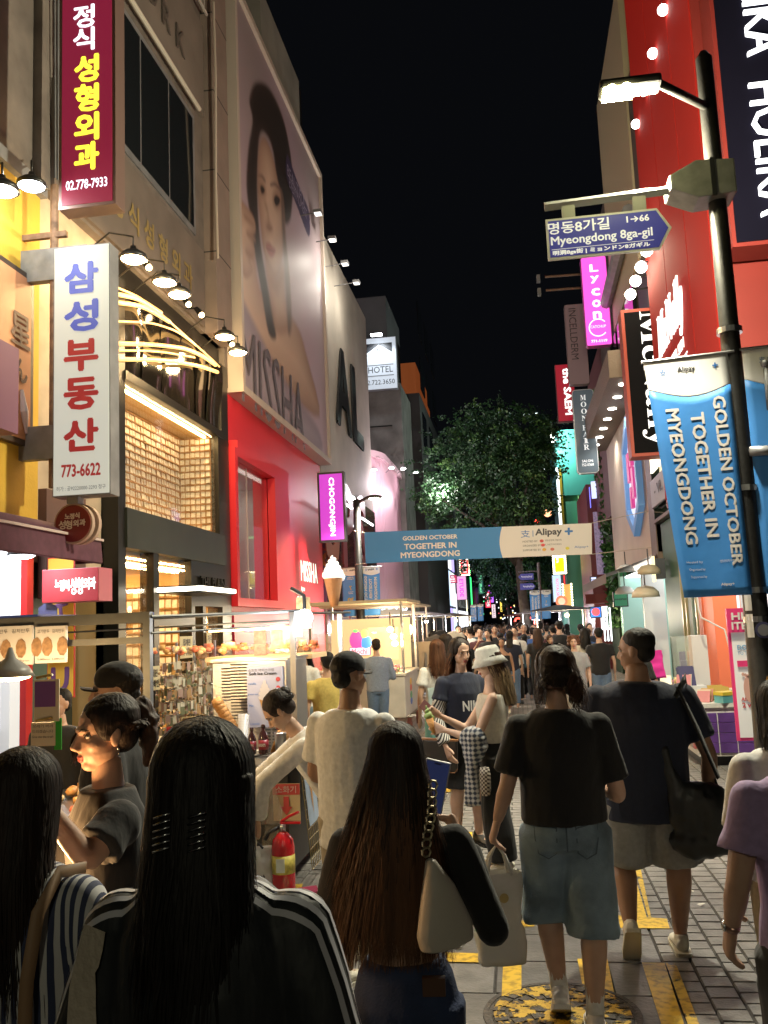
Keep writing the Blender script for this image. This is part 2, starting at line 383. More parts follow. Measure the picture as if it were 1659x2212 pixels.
marks = [(c5, [(0, 985), (130, 985), (135, 1022), (0, 1022)], Y2), (c5, [(420, 1028), (545, 940), (1000, 972), (1018, 1036)], Y1),
         (c5, [(712, 600), (760, 590), (872, 975), (800, 975)], Y1), (c5, [(775, 588), (815, 586), (900, 975), (882, 975)], Y2),
         (c5, [(415, 1235), (612, 1240), (665, 1505), (590, 1470), (450, 1420)], Y1), (c5, [(835, 1258), (985, 1262), (1125, 1700), (975, 1700)], Y1),
         (c5, [(992, 1262), (1058, 1266), (1225, 1700), (1150, 1700)], Y2), (c5, [(-70, 1265), (50, 1265), (50, 1460), (-80, 1480)], Y1),
         (c4, [(1250, 1195), (1680, 1205), (1680, 1263), (1265, 1256)], Y1), 
         (c4, [(60, 770), (320, 745), (275, 885), (60, 870)], Y2), (c4, [(-60, 790), (60, 780), (60, 850), (-60, 850)], Y2),
         (c4, [(1330, 405), (1425, 408), (1428, 442), (1330, 445)], Y1), (c4, [(1375, 455), (1425, 455), (1435, 545), (1385, 545)], Y2),
         (c4, [(1430, 690), (1480, 690), (1490, 830), (1430, 800)], Y2), (c9, [(1240, 668), (1390, 588), (1400, 720), (1318, 705)], Y1), (c9, [(1380, 840), (1560, 835), (1565, 860), (1385, 865)], Y2)]
rm = empty('road_marking', (0, 0, 0)); tag(rm, kind='structure')
for k, (cf, pts, m) in enumerate(marks):
    q = [onZ(*cf(*p), .004) for p in pts]; n_ = sum(((q[(i + 1) % len(q)] - q[i]).cross(q[i - 1] - q[i]) for i in range(len(q))), Vector())
    if n_.z < 0: q = q[::-1]
    poly('painted_bar', [p + Vector((0, 0, k * .0003)) for p in q], m, rm)
# manhole cover with cast ring pattern and worn paint
mc = onZ(1214, 2192, 0); t = empty('manhole_cover', (mc.x, mc.y, 0), 0, 'round iron manhole cover with worn yellow paint by the crossing stripes', 'manhole cover')
M_iron = mat('cast iron', (.07, .062, .055), .5, .6, var=(20, .4), bump=(70, .4))
b = MB(); b.lathe([(.37, .0), (.37, .006), (.345, .006), (.345, .003), (.33, .003), (.33, .0065), (.0, .0065)], n=48); b.build('lid', M_iron, t)
Y3 = paint_mat('flaked yellow paint on iron', (.6, .38, .03), .50, 14, 8.); b = MB()
v = []; f = []
for ring, (ra, rb, seg) in enumerate(((.06, .15, 10), (.17, .25, 22), (.265, .325, 34))):
    for k in range(seg):
        a0, a1 = 2 * PI * (k + .12) / seg, 2 * PI * (k + .88) / seg
        b.add([(ra * math.cos(a0), ra * math.sin(a0), .0068), (rb * math.cos(a0), rb * math.sin(a0), .0068), (rb * math.cos(a1), rb * math.sin(a1), .0068), (ra * math.cos(a1), ra * math.sin(a1), .0068),
               (ra * math.cos(a0), ra * math.sin(a0), .012), (rb * math.cos(a0), rb * math.sin(a0), .012), (rb * math.cos(a1), rb * math.sin(a1), .012), (ra * math.cos(a1), ra * math.sin(a1), .012)],
              [(4, 5, 6, 7), (0, 1, 5, 4), (1, 2, 6, 5), (2, 3, 7, 6), (3, 0, 4, 7)])
b.build('raised_pattern', M_iron, t)
b2 = MB(); b2.add([(p.x, p.y, p.z + .0006) for p in [Vector((.32 * math.cos(2 * PI * k / 40), .32 * math.sin(2 * PI * k / 40), .0122)) for k in range(40)]], [tuple(range(40))]); b2.build('paint_remains', Y3, t)
# floor sticker with a green ring
fs = onZ(700, 2010, .005); t = empty('floor_sticker', fs, 0, 'round white floor sticker with a green ring beside the long-haired woman', 'sticker')
M_grn = mat('green print', (.05, .42, .05), .5); M_wht = mat('white print', (.75, .75, .73), .6, var=(8, .15))
b = MB(); b.lathe([(.34, 0), (.34, .002)], n=40); b.build('white_disc', M_wht, t)
v = []; f = []
for k in range(40):
    a = 2 * PI * k / 40; v += [(.2 * math.cos(a), .2 * math.sin(a), .004), (.3 * math.cos(a), .3 * math.sin(a), .004)]; f.append((2 * k, 2 * k + 1, (2 * k + 3) % 80, (2 * k + 2) % 80))
pydata('green_ring', v, f, M_grn, t)
for k, (x, y) in enumerate(((990, 2047), (1255, 1998), (1490, 1925), (1515, 1955), (1350, 2010), (905, 2090))):
    p = onZ(x, y, .004); b = MB(); s = random.uniform(.02, .045); b.add([(p.x + s * random.uniform(.6, 1) * math.cos(a), p.y + s * .6 * math.sin(a), .004 + random.uniform(0, .012)) for a in (0, 1.1, 2.2, 3.1, 4.3, 5.3)], [(0, 1, 2, 3, 4, 5)])
    o = b.build('paper_scrap', mat('paper scrap', (.7, .68, .62), .8)); tag(o, ['crumpled white paper scrap on the slabs left of the white shopping bag', 'tiny scrap of paper beside the walker in denim shorts', 'pale litter scrap on the small pavers', 'small litter fleck on the small pavers near the wristwatch', 'scrap of litter near the white trainers', 'litter scrap behind the blue jeans'][k], 'litter', 'litter on the paving')

# ================================================================== left side of the street
XL = -5.0
def spanL(x0, y0, x1, y1, X=XL):
    a, b = onX(x0, y0, X), onX(x1, y1, X); return min(a.y, b.y), max(a.y, b.y), min(a.z, b.z), max(a.z, b.z)
def wallbox(name, y0, y1, z0, z1, m, parent, X=XL, d=.3, side=-1, bevel=0.):
    """box whose street face is at X"""
    b = MB(); b.box((min(X, X + side * d), y0, z0), (max(X, X + side * d), y1, z1)); return b.build(name, m, parent, bevel=bevel)
def fsign(name, label, cat, x0, y0, x1, y1, Yd, d, face, frame, texts=(), **kw):
    """box sign facing up the street towards the camera, outlined by two photo corners at distance Yd"""
    xm, ym = (x0 + x1) / 2, (y0 + y1) / 2; c = onY(xm, ym, Yd); w = (onY(x1, ym, Yd) - onY(x0, ym, Yd)).x; h = (onY(xm, y0, Yd) - onY(xm, y1, Yd)).z
    return sign(name, label, cat, c, w, h, d, face, frame, texts, **kw)
W_ = glow('white lit lettering', (1, .98, .95), 1.05); DK = mat('near black enamel', (.012, .012, .013), .4); GREY = mat('grey painted metal', (.22, .22, .23), .5, .3, var=(4, .2))
STEEL = mat('brushed stainless', (.55, .55, .56), .28, 1., bump=(300, .08, (1, 1, 40)))
PLAST = mat('weathered render', (.17, .14, .12), .85, var=(2.2, .28), bump=(14, .25))
CONC = mat('stained concrete', (.2, .185, .17), .85, var=(1.3, .35), bump=(9, .3))
GLASSD = mat('dark window glass', (.012, .014, .016), .06, spec=.8)
GLASS = mat('shop glass', (.9, .95, .95), .02, trans=1., alpha=.16, spec=.6)

# --- yellow restaurant
t = empty('yellow_restaurant', (XL, 5.5, 0), 0, 'yellow walled restaurant at the far left edge with maroon awning', 'building')
def sub(o, t): o.parent = t; o.matrix_parent_inverse = Matrix.Translation(-Vector(t.location)); return o
def T(o): return sub(o, t)
YW = mat('yellow stucco', (.52, .31, .03), .8, var=(1.6, .14), bump=(25, .2))
ye = 8.78
T(wallbox('wall', 2.5, ye, 2.95, 6.75, YW, None))
T(wallbox('upper_wall', 2.5, ye, 6.9, 13, PLAST, None, X=XL - .1)); T(wallbox('ledge', 2.5, ye + .02, 6.75, 6.9, GREY, None, X=XL + .08, d=.4))
T(wallbox('lower_wall', 2.5, 7.9, 0, 2.95, mat('white tile wall', (.6, .58, .55), .35, var=(3, .1)), None, X=XL - .05))
T(wallbox('red_post', 8.38, 8.5, 0, 2.75, mat('red enamel', (.5, .02, .02), .35), None, X=XL + .12, d=.3))
T(wallbox('white_post', 8.12, 8.3, 0, 2.75, glow('white lit post', (.95, .97, 1), .3), None, X=XL + .1, d=.3))
# framed picture on the yellow wall
y0, y1, z0, z1 = spanL(-60, 600, 62, 935)
z0, z1 = 3.85, 5.72; y0, y1 = 7.35, 8.55
fr = T(panel('picture_frame', (XL + .07, (y0 + y1) / 2, (z0 + z1) / 2), y1 - y0, z1 - z0, .07, mat('dark wood frame', (.05, .03, .02), .5), *LEFTW, corner=.09))
pc = panel('picture', (XL + .075, (y0 + y1) / 2, (z0 + z1) / 2), y1 - y0 - .12, z1 - z0 - .12, .03, mat('dusk orange print', (.55, .25, .12), .6, var=(.9, .45)), *LEFTW, corner=.06); sub(pc, t)
for s, v, hh in (('星', 5.05, .34), ('ん', 4.62, .24)): T(text(s, (XL + .08, 8.28, v), *LEFTW, None, hh, mat('brown print', (.06, .02, .02), .6), fat=.008))
b = MB(); b.tube([(XL + .085, 8.3, 4.42), (XL + .085, 8.34, 4.2), (XL + .085, 8.4, 3.98)], [.02, .05, .015], 8); T(b.build('printed_figure', mat('pale print', (.6, .55, .6), .6)))
T(panel('purple_box', (XL + .35, 7.55, 4.25), .5, .85, .3, mat('mauve panel', (.2, .08, .14), .5), *LEFTW))
# maroon awning: sloping top and valance
b = MB(); ya, yb = 5.2, 9.02; zt = 2.98; P_ = [(XL, zt + .12), (XL + .35, zt + .06), (XL + .6, zt - .07), (XL + .62, zt - .33)]
v = [(x, ya, z) for x, z in P_] + [(x, yb, z) for x, z in P_] + [(x - .02, ya, z - .015) for x, z in P_] + [(x - .02, yb, z - .015) for x, z in P_]
b.add(v, [(i, i + 1, 5 + i, 4 + i) for i in range(3)] + [(8 + i, 12 + i, 13 + i, 9 + i) for i in range(3)] + [(3, 11, 15, 7)]); T(b.build('awning', mat('maroon awning cloth', (.09, .03, .05), .8, var=(12, .2)), None))
T(MB().box((XL + .615, ya, zt - .1), (XL + .635, yb, zt - .075)).build('awning_rail', mat('pale rail', (.5, .4, .38), .5)))
T(MB().add([(XL + .0, yb, zt + .1), (XL + .6, yb, zt - .08), (XL + .62, yb, zt - .33), (XL + .0, yb, zt - .33)], [(0, 1, 2, 3)]).build('awning_end', mat('maroon awning cloth'), None))
# menu interior light wall and hanging strip banner
T(wallbox('menu_wall', 6.0, 8.1, 1.0, 2.7, glow('bright menu wall', (.93, .95, 1.), .22), None, X=XL + .02, d=.05))
for k in range(3): T(ob := panel('menu_photo', (XL + .045, 6.7 + .5 * k, 2.05), .4, .6, .02, mat('menu photo', (.35, .2, .12), .5, var=(9, .6)), *LEFTW))
sb = sign('strip_banner', 'narrow yellow hanging banner with purple katakana letters beside the red post', 'banner', (XL + .3, 8.72, 1.98), .3, 1.45, .02, mat('yellow banner cloth', (.62, .38, .04), .7), mat('red enamel'), [('ギ', 0, .18, .6, .2, mat('purple print', (.12, .05, .16), .6), dict(fat=.012)), ('ラ', 0, -.12, .6, .2, mat('purple print'), dict(fat=.012)), ('リ', 0, -.38, .6, .18, mat('purple print'), dict(fat=.012))], edge=.01)
def dome_lamp(loc, r, arm_to, warm, power, label, group, name='wall_lamp', shade=None, spot=120, es=14.):
    """gooseneck lamp: arm, shade, glowing bulb and its light"""
    loc = Vector(loc); t = empty(name, loc, 0, label, 'lamp', group); sh = shade or mat('black lamp shade', (.02, .02, .02), .4)
    b = MB(); b.lathe([(r * 1.0, 0), (r * .93, r * .28), (r * .6, r * .55), (r * .25, r * .68), (r * .2, r * .95), (.001, r * .96)], n=18)
    b.lathe([(r * .96, .002), (r * .9, r * .26), (r * .57, r * .5), (.001, r * .55)], n=18); b.build('shade', sh, t, True)
    b = MB(); b.add(*ball((0, 0, r * .05), (r * .88, r * .88, r * .3), 14)); b.build('bulb', glow('bulb %.2f %.2f' % (warm[2], es), warm, es), t, True)
    d = Vector(arm_to) - loc; top = Vector((0, 0, r * .95)); b = MB(); b.tube([top, top + Vector((0, 0, .12)), top + Vector((d.x * .4, d.y * .4, .2)), d], .012, 8); b.build('arm', sh, t, True)
    if power: lamp('lamp_light', (0, 0, -r * .6), power, warm, r * .4, 'POINT', t)
    return t
COOL, WARM = (.9, .95, 1.), (1., .68, .32)
dome_lamp(onX(4, 412, XL + .5), .16, onX(4, 412, XL + .0) + Vector((0, 0, .3)), (1, .93, .75), 22, 'white shaded lamp over the yellow wall, nearest the left edge', None)
dome_lamp(onX(68, 402, XL + .45), .15, onX(68, 402, XL) + Vector((0, 0, .3)), COOL, 22, 'cool white shaded lamp at the corner of the yellow wall', None)
dome_lamp(onX(48, 1200, XL + .35), .14, (XL + .3, 8.2, 2.95), COOL, 40, 'white domed lamp hanging under the maroon awning', None, es=8)

# --- narrow plastic-surgery building between yellow wall and accessory shop
t = empty('narrow_building', (XL, 9.6, 0), 0, 'narrow building with green entrance between the yellow wall and the accessory shop', 'building')
GRN = mat('green entrance tile', (.065, .115, .08), .5, var=(3, .2))
T(wallbox('upper_wall', ye + .02, 15.0, 6.95, 19, PLAST, None)); T(wallbox('middle_wall', ye + .02, 10.5, 2.7, 6.95, mat('stained beige wall', (.42, .33, .24), .8, var=(1.5, .35)), None, X=XL - .12))
T(wallbox('entrance_wall', ye + .02, 9.75, 0, 2.7, GRN, None, X=XL - .2)); T(wallbox('entrance_recess', 9.75, 10.5, 0, 2.7, mat('dark green door', (.035, .045, .035), .4), None, X=XL - .5))
T(wallbox('brown_panel', 9.0, 9.9, 2.3, 3.5, mat('brown board', (.1, .05, .04), .6), None, X=XL - .02, d=.1))
# upper windows, spandrels, railings
y0, y1, z0, z1 = 9.3, 13.6, 8.6, 10.55
T(wallbox('window_frame', y0 - .08, y1 + .08, z0 - .1, z1 + .1, GREY, None, X=XL + .03, d=.06))
for k in range(4):
    a = y0 + (y1 - y0) * k / 4; T(wallbox('window', a + .03, a + (y1 - y0) / 4 - .03, z0, z1, GLASSD, None, X=XL + .04, d=.05))
T(wallbox('lower_spandrel', 9.0, 14.0, 7.0, 8.35, mat('grey spandrel panel', (.15, .12, .1), .6, var=(1.5, .2)), None, X=XL + .05, d=.1))
T(wallbox('upper_spandrel', 9.0, 14.05, 10.85, 12.6, mat('taupe spandrel panel', (.19, .155, .13), .7, var=(1.5, .15)), None, X=XL + .08, d=.12))
for s, a in (('W', 10.0), ('Y', 11.1), ('O', 11.7), ('R', 12.3), ('K', 12.9)): T(text(s, (XL + .09, a, 11.5), *LEFTW, None, .42, mat('grey relief letter', (.1, .08, .07), .5), thick=.02))
b = MB(); b.tube([(XL + .12, 9.2, 10.78), (XL + .12, 13.7, 10.78)], .04, 8); T(b.build('tube_light', mat('pale tube', (.55, .5, .42), .4)))
for k, a in enumerate(('노', '정', '식', '성', '형', '외', '과')): T(text(a, (XL + .055, 10.1 + .52 * k, 7.62), *LEFTW, None, .4, mat('dull gold letter', (.28, .2, .07), .5), fat=.012))
rl = MB()
for k in range(26): rl.tube([(XL + .18, 10.6 + k * .13, 12.75), (XL + .18, 10.6 + k * .13, 13.9)], .016, 5)
rl.tube([(XL + .18, 10.5, 13.9), (XL + .18, 14, 13.9)], .025, 6); rl.tube([(XL + .18, 10.5, 12.75), (XL + .18, 14, 12.75)], .025, 6); T(rl.build('balcony_railing', mat('pale railing', (.4, .36, .32), .5)))
T(wallbox('column', 14.15, 14.95, 6.95, 19, mat('tiled pilaster', (.25, .19, .16), .6, var=(2, .12)), None, X=XL + .22, d=.3))
for z in (8.4, 9.9, 11.4, 12.9): T(wallbox('column_joint', 14.145, 14.955, z, z + .02, mat('joint sand'), None, X=XL + .223, d=.3))
b = MB(); b.tube([(XL + .3, 14.02, 13), (XL + .32, 14.0, 11.5), (XL + .27, 14.05, 9.6), (XL + .3, 14.0, 8.2)], .022, 6); T(b.build('cable', mat('pale cable', (.5, .42, .35), .6)))
for a_, z_ in ((9.35, 12.9), (11.2, 13.1)):
    T(MB().box((XL + .1, a_, z_), (XL + .5, a_ + .85, z_ + .62)).build('air_conditioner', mat('grey unit', (.3, .29, .27), .6, var=(4, .2)), bevel=.02)); T(MB().lathe([(.24, 0), (.24, .02)], n=20, M=Matrix.Translation((XL + .5, a_ + .4, z_ + .31)) @ Matrix.Rotation(PI / 2, 4, 'Y')).build('fan_grille', DK))
for k in range(4): T(MB().tube([(XL + .06, 8.95 + .07 * k, 13), (XL + .07, 8.93 + .08 * k, 10 + .3 * k), (XL + .06, 9.0 + .06 * k, 7.1)], .012 + .006 * (k % 2), 6).build('conduit', GREY))
b = MB(); b.tube([(XL - .02, 8.9, 12), (XL + .5, 8.9, 10.5), (XL + .55, 8.9, 9.2)], .03, 6); b.box((XL, 8.8, 10.4), (XL + .9, 8.9, 10.52)); T(b.build('bracket_beam', GREY))

# burgundy lightbox
BUR = glow('burgundy lightbox', (.30, .015, .05), .5, (.08, .005, .012)); VIO = glow('violet white letters', (.95, .88, 1.), 1.3); YEL = glow('yellow letters', (.98, .85, .05), 1.25)
tx = [(ch, -.05, (160 - y) / 560, .36, .085, VIO, dict(fat=.008)) for ch, y in (('노', -40), ('정', 34), ('식', 84))] + [(ch, .0, (160 - y) / 560, .4, .098, YEL, dict(fat=.014)) for ch, y in (('성', 148), ('형', 211), ('외', 273), ('과', 335))] + [('02.778-7933', .0, (160 - 393) / 560, .72, .035, VIO, dict(fat=.0012))]
fsign('projecting_sign', 'tall burgundy lightbox with white and yellow Korean letters and a phone number', 'sign', 127, -120, 248, 440, 8.05, .22, BUR, mat('bronze sign frame', (.2, .13, .11), .4, .5), tx, edge=.035)
# white real-estate sign
WS = glow('white lightbox', (.83, .86, .76), .36); BLU = mat('blue vinyl', (.06, .09, .42), .5, emit=(.06, .09, .42), es=.4); REDV = mat('red vinyl', (.3, .02, .02), .5, emit=(.35, .03, .03), es=.4)
tx = [(ch, 0, (795 - y) / 540, .56, .118, m, dict(fat=.016)) for ch, y, m in (('삼', 597, BLU), ('성', 681, BLU), ('부', 767, REDV), ('동', 850, REDV), ('산', 938, REDV))] + [('773-6622', 0, (795 - 1012) / 540, .68, .05, REDV, dict(style='b')), ('허가 : 공92220000-2293 정구', 0, (795 - 1049) / 540, .85, .018, mat('grey print', (.15, .15, .16), .6))]
fsign('projecting_sign', 'tall white lightbox with blue and red Korean letters and phone number 773-6622', 'sign', 114, 525, 237, 1065, 8.2, .2, WS, GREY, tx, edge=.012)
b = empty('sign_bracket', (XL, 8.4, 0), 0, 'rusty steel bracket frame holding the white lightbox to the wall', 'bracket')
for z_ in (3.7, 5.62): MB().box((-.1, 0, z_), (.75, .1, z_ + .35)).build('arm', mat('pale bracket box', (.2, .2, .19), .5, var=(5, .3)), b)
q = MB(); q.tube([(.35, .06, 3.4), (.35, .06, 6.7)], .045, 8); q.box((-.08, .02, 6.1), (.5, .07, 6.16)); q.build('post', mat('rusty steel', (.2, .12, .07), .8, var=(9, .5)), b)
# round sign
c = onY(158, 1131, 8.25); t = empty('round_sign', c, 0, 'round dark red clinic sign with small pale Korean letters under the white lightbox', 'sign')
Mx = Matrix.Rotation(PI / 2, 4, 'X'); b = MB(); b.lathe([(.205, -.06), (.205, .0)], n=36, M=Mx); b.lathe([(.205, -.14), (.205, -.08)], c=(.03, 0, 0), n=36, M=Mx); b.build('rim', mat('pale sign rim', (.42, .3, .24), .5), t, False)
b = MB(); b.lathe([(.185, 0), (.185, .008)], n=36, M=Mx); b.build('face', mat('dark red enamel', (.15, .012, .014), .4), t)
for s, x, z, h in (('노', -.055, .075, .045), ('정', -.005, .072, .055), ('식', .05, .078, .055), ('성', -.11, -.01, .085), ('형', -.04, -.012, .085), ('외', .035, .0, .065), ('과', .105, .005, .065)): text(s, (x, -.009, z), *FRONT, None, h, mat('cream letter', (.62, .5, .42), .5), t, fat=.003)
b = MB(); b.box((-.06, -.02, .2), (.06, .1, .3)); b.build('hanger', GREY, t)
# red horizontal lightbox
RD = mat('red lightbox', (.2, .014, .018), .6, emit=(.4, .02, .03), es=.16, spec=.2)
tx = [(ch, u, v, .075 if u < 0 else .1, h, W_, dict(fat=.004)) for ch, u, v, h in (('노', -.22, .07, .2), ('정', -.135, .0, .32), ('식', -.05, 0, .32), ('성', .065, -.04, .48), ('형', .18, -.04, .48), ('외', .295, .02, .34), ('과', .405, .03, .34))]
t = fsign('horizontal_sign', 'red horizontal lightbox with white Korean letters above the green entrance', 'sign', 90, 1228, 212, 1300, 8.3, .3, RD, mat('pink sign side', (.45, .12, .16), .5), tx, edge=.004)
c = onY(104, 1330, 8.4); t = empty('house_number_plate', c, 0, 'small dark blue house number plate reading 45', 'plate')
b = MB(); b.prism([(-.1, -.14), (.1, -.14), (.1, .08), (0, .15), (-.1, .08)], (0, 0, 0), (1, 0, 0), (0, 0, 1), .01); b.build('plate', mat('navy plate', (.04, .04, .1), .5), t); text('45', (0, -.011, -.04), *FRONT, None, .09, mat('white print'), t, 'b')
# --- accessory shop
y0, y1 = 10.52, 14.98
t = empty('accessory_shop', (XL, 12.7, 0), 0, 'dark glass fronted accessory shop full of warm lit earring cards', 'building')
BLK = mat('black shopfront metal', (.02, .019, .016), .32, .4); BGL = mat('black glass panel', (.012, .010, .008), .1, spec=.7, coat=.5)
T(wallbox('left_pier', y0, y0 + .22, 0, 6.55, BLK, None, X=XL + .1)); T(wallbox('right_pier', 14.62, y1, 0, 6.55, BLK, None, X=XL + .1)); 
T(wallbox('back_wall', y0, y1, 5.28, 6.92, BLK, None, X=XL - .05, d=.2))
# glossy wavy glass panels above the window
ym = [y0 + .2, 11.3, 12.1, 12.75, 13.4, 14.0, 14.64]
for k in range(6):
    a, b_ = ym[k] + .012, ym[k + 1] - .012; v = []; f = []; n = 8
    for i in range(n + 1):
        for j in range(n + 1):
            u_, w_ = i / n, j / n; yy = a + (b_ - a) * u_; z = 5.3 + 1.2 * w_
            v.append((XL + .05 + .05 * math.sin(w_ * 4.2 + k) * w_ + .03 * math.sin(u_ * 3 + k * 2) + .05 * w_, yy, z))
    for i in range(n):
        for j in range(n): f.append((i * (n + 1) + j, (i + 1) * (n + 1) + j, (i + 1) * (n + 1) + j + 1, i * (n + 1) + j + 1))
    T(pydata('glass_panel', v, f, BGL, smooth=True))
# upstairs display window
T(wallbox('window_head', y0 + .2, 14.64, 5.2, 5.32, BLK, None, X=XL + .12, d=.2)); T(wallbox('spandrel', y0 + .2, 14.64, 2.98, 3.5, mat('dark green metal', (.04, .045, .035), .4, .3, var=(2, .2)), None, X=XL + .13, d=.2))
T(wallbox('window_mullion', 14.42, 14.62, 3.5, 5.2, BLK, None, X=XL + .1, d=.2))
WOOD = mat('warm rack wood', (.38, .2, .07), .6, var=(7, .25)); CARD = mat('white earring card', (.8, .76, .66), .6, var=(15, .12)); 
room = MB(); room.box((XL - .62, y0 + .22, 3.42), (XL - .6, 14.42, 5.22)); room.box((XL - .6, 14.42, 3.42), (XL - .02, 14.44, 5.22)); room.box((XL - .6, y0 + .22, 3.4), (XL, 14.42, 3.42)); room.box((XL - .6, y0 + .22, 5.2), (XL, 14.42, 5.22)); T(room.build('display_box', mat('display backing', (.5, .33, .14), .7)))
rack = MB(); cards = MB()
def rack_wall(Y0, Y1, Z0, Z1, X, dy, dz, cw, ch, per, axis='y', skip=0.):
    """wooden grid with rows of cards"""
    n = int((Y1 - Y0) / dy); m_ = int((Z1 - Z0) / dz)
    for i in range(n + 1):
        a = Y0 + i * dy
        if axis == 'y': rack.box((X, a - .008, Z0), (X + .03, a + .008, Z1))
        else: rack.box((a - .008, X - .03, Z0), (a + .008, X, Z1))
    for j in range(m_ + 1):
        z = Z0 + j * dz
        if axis == 'y': rack.box((X, Y0, z - .007), (X + .05, Y1, z + .007))
        else: rack.box((Y0, X - .05, z - .007), (Y1, X, z + .007))
    for i in range(n):
        for j in range(m_):
            for p in range(per):
                if random.random() < skip: continue
                a = Y0 + i * dy + dy * (p + .5) / per + random.uniform(-.006, .006); z = Z0 + j * dz + .015 + ch / 2 + random.uniform(0, .012); w2 = cw / 2 * random.uniform(.85, 1.05); tl = random.uniform(.01, .03)
                if axis == 'y': cards.add([(X + tl + .01, a - w2, z - ch / 2), (X + tl + .01, a + w2, z - ch / 2), (X + tl, a + w2, z + ch / 2), (X + tl, a - w2, z + ch / 2)], [(0, 1, 2, 3)])
                else: cards.add([(a - w2, X - tl - .01, z - ch / 2), (a + w2, X - tl - .01, z - ch / 2), (a + w2, X - tl, z + ch / 2), (a - w2, X - tl, z + ch / 2)], [(0, 1, 2, 3)])
rack_wall(y0 + .24, 14.4, 3.45, 5.18, XL - .6, .2, .115, .085, .085, 2)
rack_wall(XL - .58, XL - .04, 3.45, 5.18, 14.42, .18, .115, .075, .085, 2, 'x')
o = T(rack.build('rack_grid', WOOD)); o = T(cards.build('earring_cards', CARD)); o['kind'] = 'stuff'
LEDW = glow('warm led strip', (1., .66, .28), 42.)
for X_ in (XL - .12, ): T(MB().box((X_ - .02, y0 + .3, 5.17), (X_ + .02, 14.35, 5.195)).build('led_strip', LEDW)); T(MB().box((X_ - .02, y0 + .3, 3.425), (X_ + .02, 14.35, 3.44)).build('led_strip', glow('warm led strip low', (1., .66, .28), 20.)))
T(wallbox('window_pane', y0 + .22, 14.42, 3.5, 5.2, GLASS, None, X=XL + .05, d=.01))
# ground floor: frames, panes, interior
for a, b_ in ((11.62, 11.8), (13.05, 13.2), (13.2, 14.62)): T(wallbox('mullion', a, b_, 0 if b_ < 13.5 else 2.28, 2.98, BLK, None, X=XL + .1, d=.2))
T(wallbox('transom', 11.8, 13.05, 1.98, 2.1, BLK, None, X=XL + .1, d=.15)); T(wallbox('door_frame', 13.55, 13.68, 0, 2.28, BLK, None, X=XL + .1, d=.15)); T(wallbox('door_frame', 14.5, 14.62, 0, 2.28, BLK, None, X=XL + .1, d=.15))
for a, b_, c_, d_ in ((10.74, 11.62, .1, 2.98), (11.8, 13.05, 2.1, 2.98), (13.68, 14.5, .1, 2.28)): T(wallbox('shop_pane', a, b_, c_, d_, GLASS, None, X=XL + .04, d=.01))
rm_ = MB(); rm_.box((XL - 3.2, y0, 0), (XL - 3.15, y1, 3)); rm_.box((XL - 3.15, y1 - .05, 0), (XL - .1, y1, 3)); rm_.box((XL - 3.15, y0, 0), (XL - .1, y0 + .05, 3)); rm_.box((XL - 3.15, y0, 2.94), (XL - .1, y1, 3)); rm_.box((XL - 3.15, y0, 0), (XL - .1, y1, .02)); T(rm_.build('interior_room', mat('warm interior', (.55, .36, .15), .7)))
rack, cards = MB(), MB()
rack_wall(y0 + .3, y1 - .1, .5, 2.7, XL - 3.1, .27, .2, .11, .14, 2, 'y', .06); rack_wall(XL - 3.0, XL - .4, .5, 2.7, y1 - .06, .24, .2, .1, .14, 2, 'x', .06)
rack_wall(11.0, 13.0, .3, 1.9, XL - 1.3, .25, .2, .1, .14, 2, 'y', .1)
T(rack.build('shelf_rack', WOOD)); o = T(cards.build('hanging_cards', CARD)); o['kind'] = 'stuff'
for x_ in (XL - .7, XL - 1.8, XL - 2.7): T(MB().box((x_ - .03, y0 + .4, 2.9), (x_ + .03, y1 - .3, 2.93)).build('ceiling_light', glow('warm ceiling light', (1., .68, .3), 55.)))
for k, (a, z) in enumerate(((11.05, 2.45), (11.35, 2.2), (12.6, 2.5))): T(MB().add(*ball((XL - .45, a, z), .06)).build('pendant_bulb', glow('pendant bulb', (1, .8, .45), 10), smooth=True))
# LED canopy over the door
ca, cb, cz = 11.75, 13.25, 2.42; cx = XL + .72
T(MB().box((XL + .1, ca, cz), (cx, cb, cz + .1)).build('canopy', BLK)); LED2 = glow('white led edge', (1., .9, .72), 7.)
T(MB().box((XL + .1, ca - .02, cz + .02), (cx + .02, ca - .002, cz + .08)).build('canopy_light', LED2)); T(MB().box((cx + .002, ca - .002, cz + .02), (cx + .02, cb, cz + .08)).build('canopy_light', LED2))
T(text('THE PLAIN', (XL + .12, 13.92, 2.66), *LEFTW, 1.15, .17, mat('black metal letter', (.015, .013, .01), .4, .5), style='b', thick=.03))
# paper notices
NOTE = mat('cream notice', (.75, .68, .45), .7)
for s1, s2, a, z in (('집게핀', '가격확인', 12.75, 1.66), ('집게핀', '가격확인', 11.5, 1.28), ('가격', '확인', 13.75, 1.7)):
    n_ = T(panel('notice', (XL + .125, a, z), .5 if len(s2) > 2 else .22, .32, .006, NOTE, *LEFTW))
    T(text(s1, (XL + .126, a, z + .07), *LEFTW, None, .1, DK, fat=.003)); T(text(s2, (XL + .126, a, z - .07), *LEFTW, None, .1, DK, fat=.003))
T(panel('sale_notice', (XL + .13, 12.9, 1.05), .36, .4, .006, mat('deep red print', (.3, .01, .03), .6), *LEFTW)); T(text('SALE', (XL + .132, 12.9, 1.15), *LEFTW, .3, .1, mat('white print'), style='b')); T(text('2for 5,000', (XL + .132, 12.9, 1.0), *LEFTW, .3, .06, mat('white print'), style='b'))
GB = glow('gold light band', (1., .55, .16), 1.5)
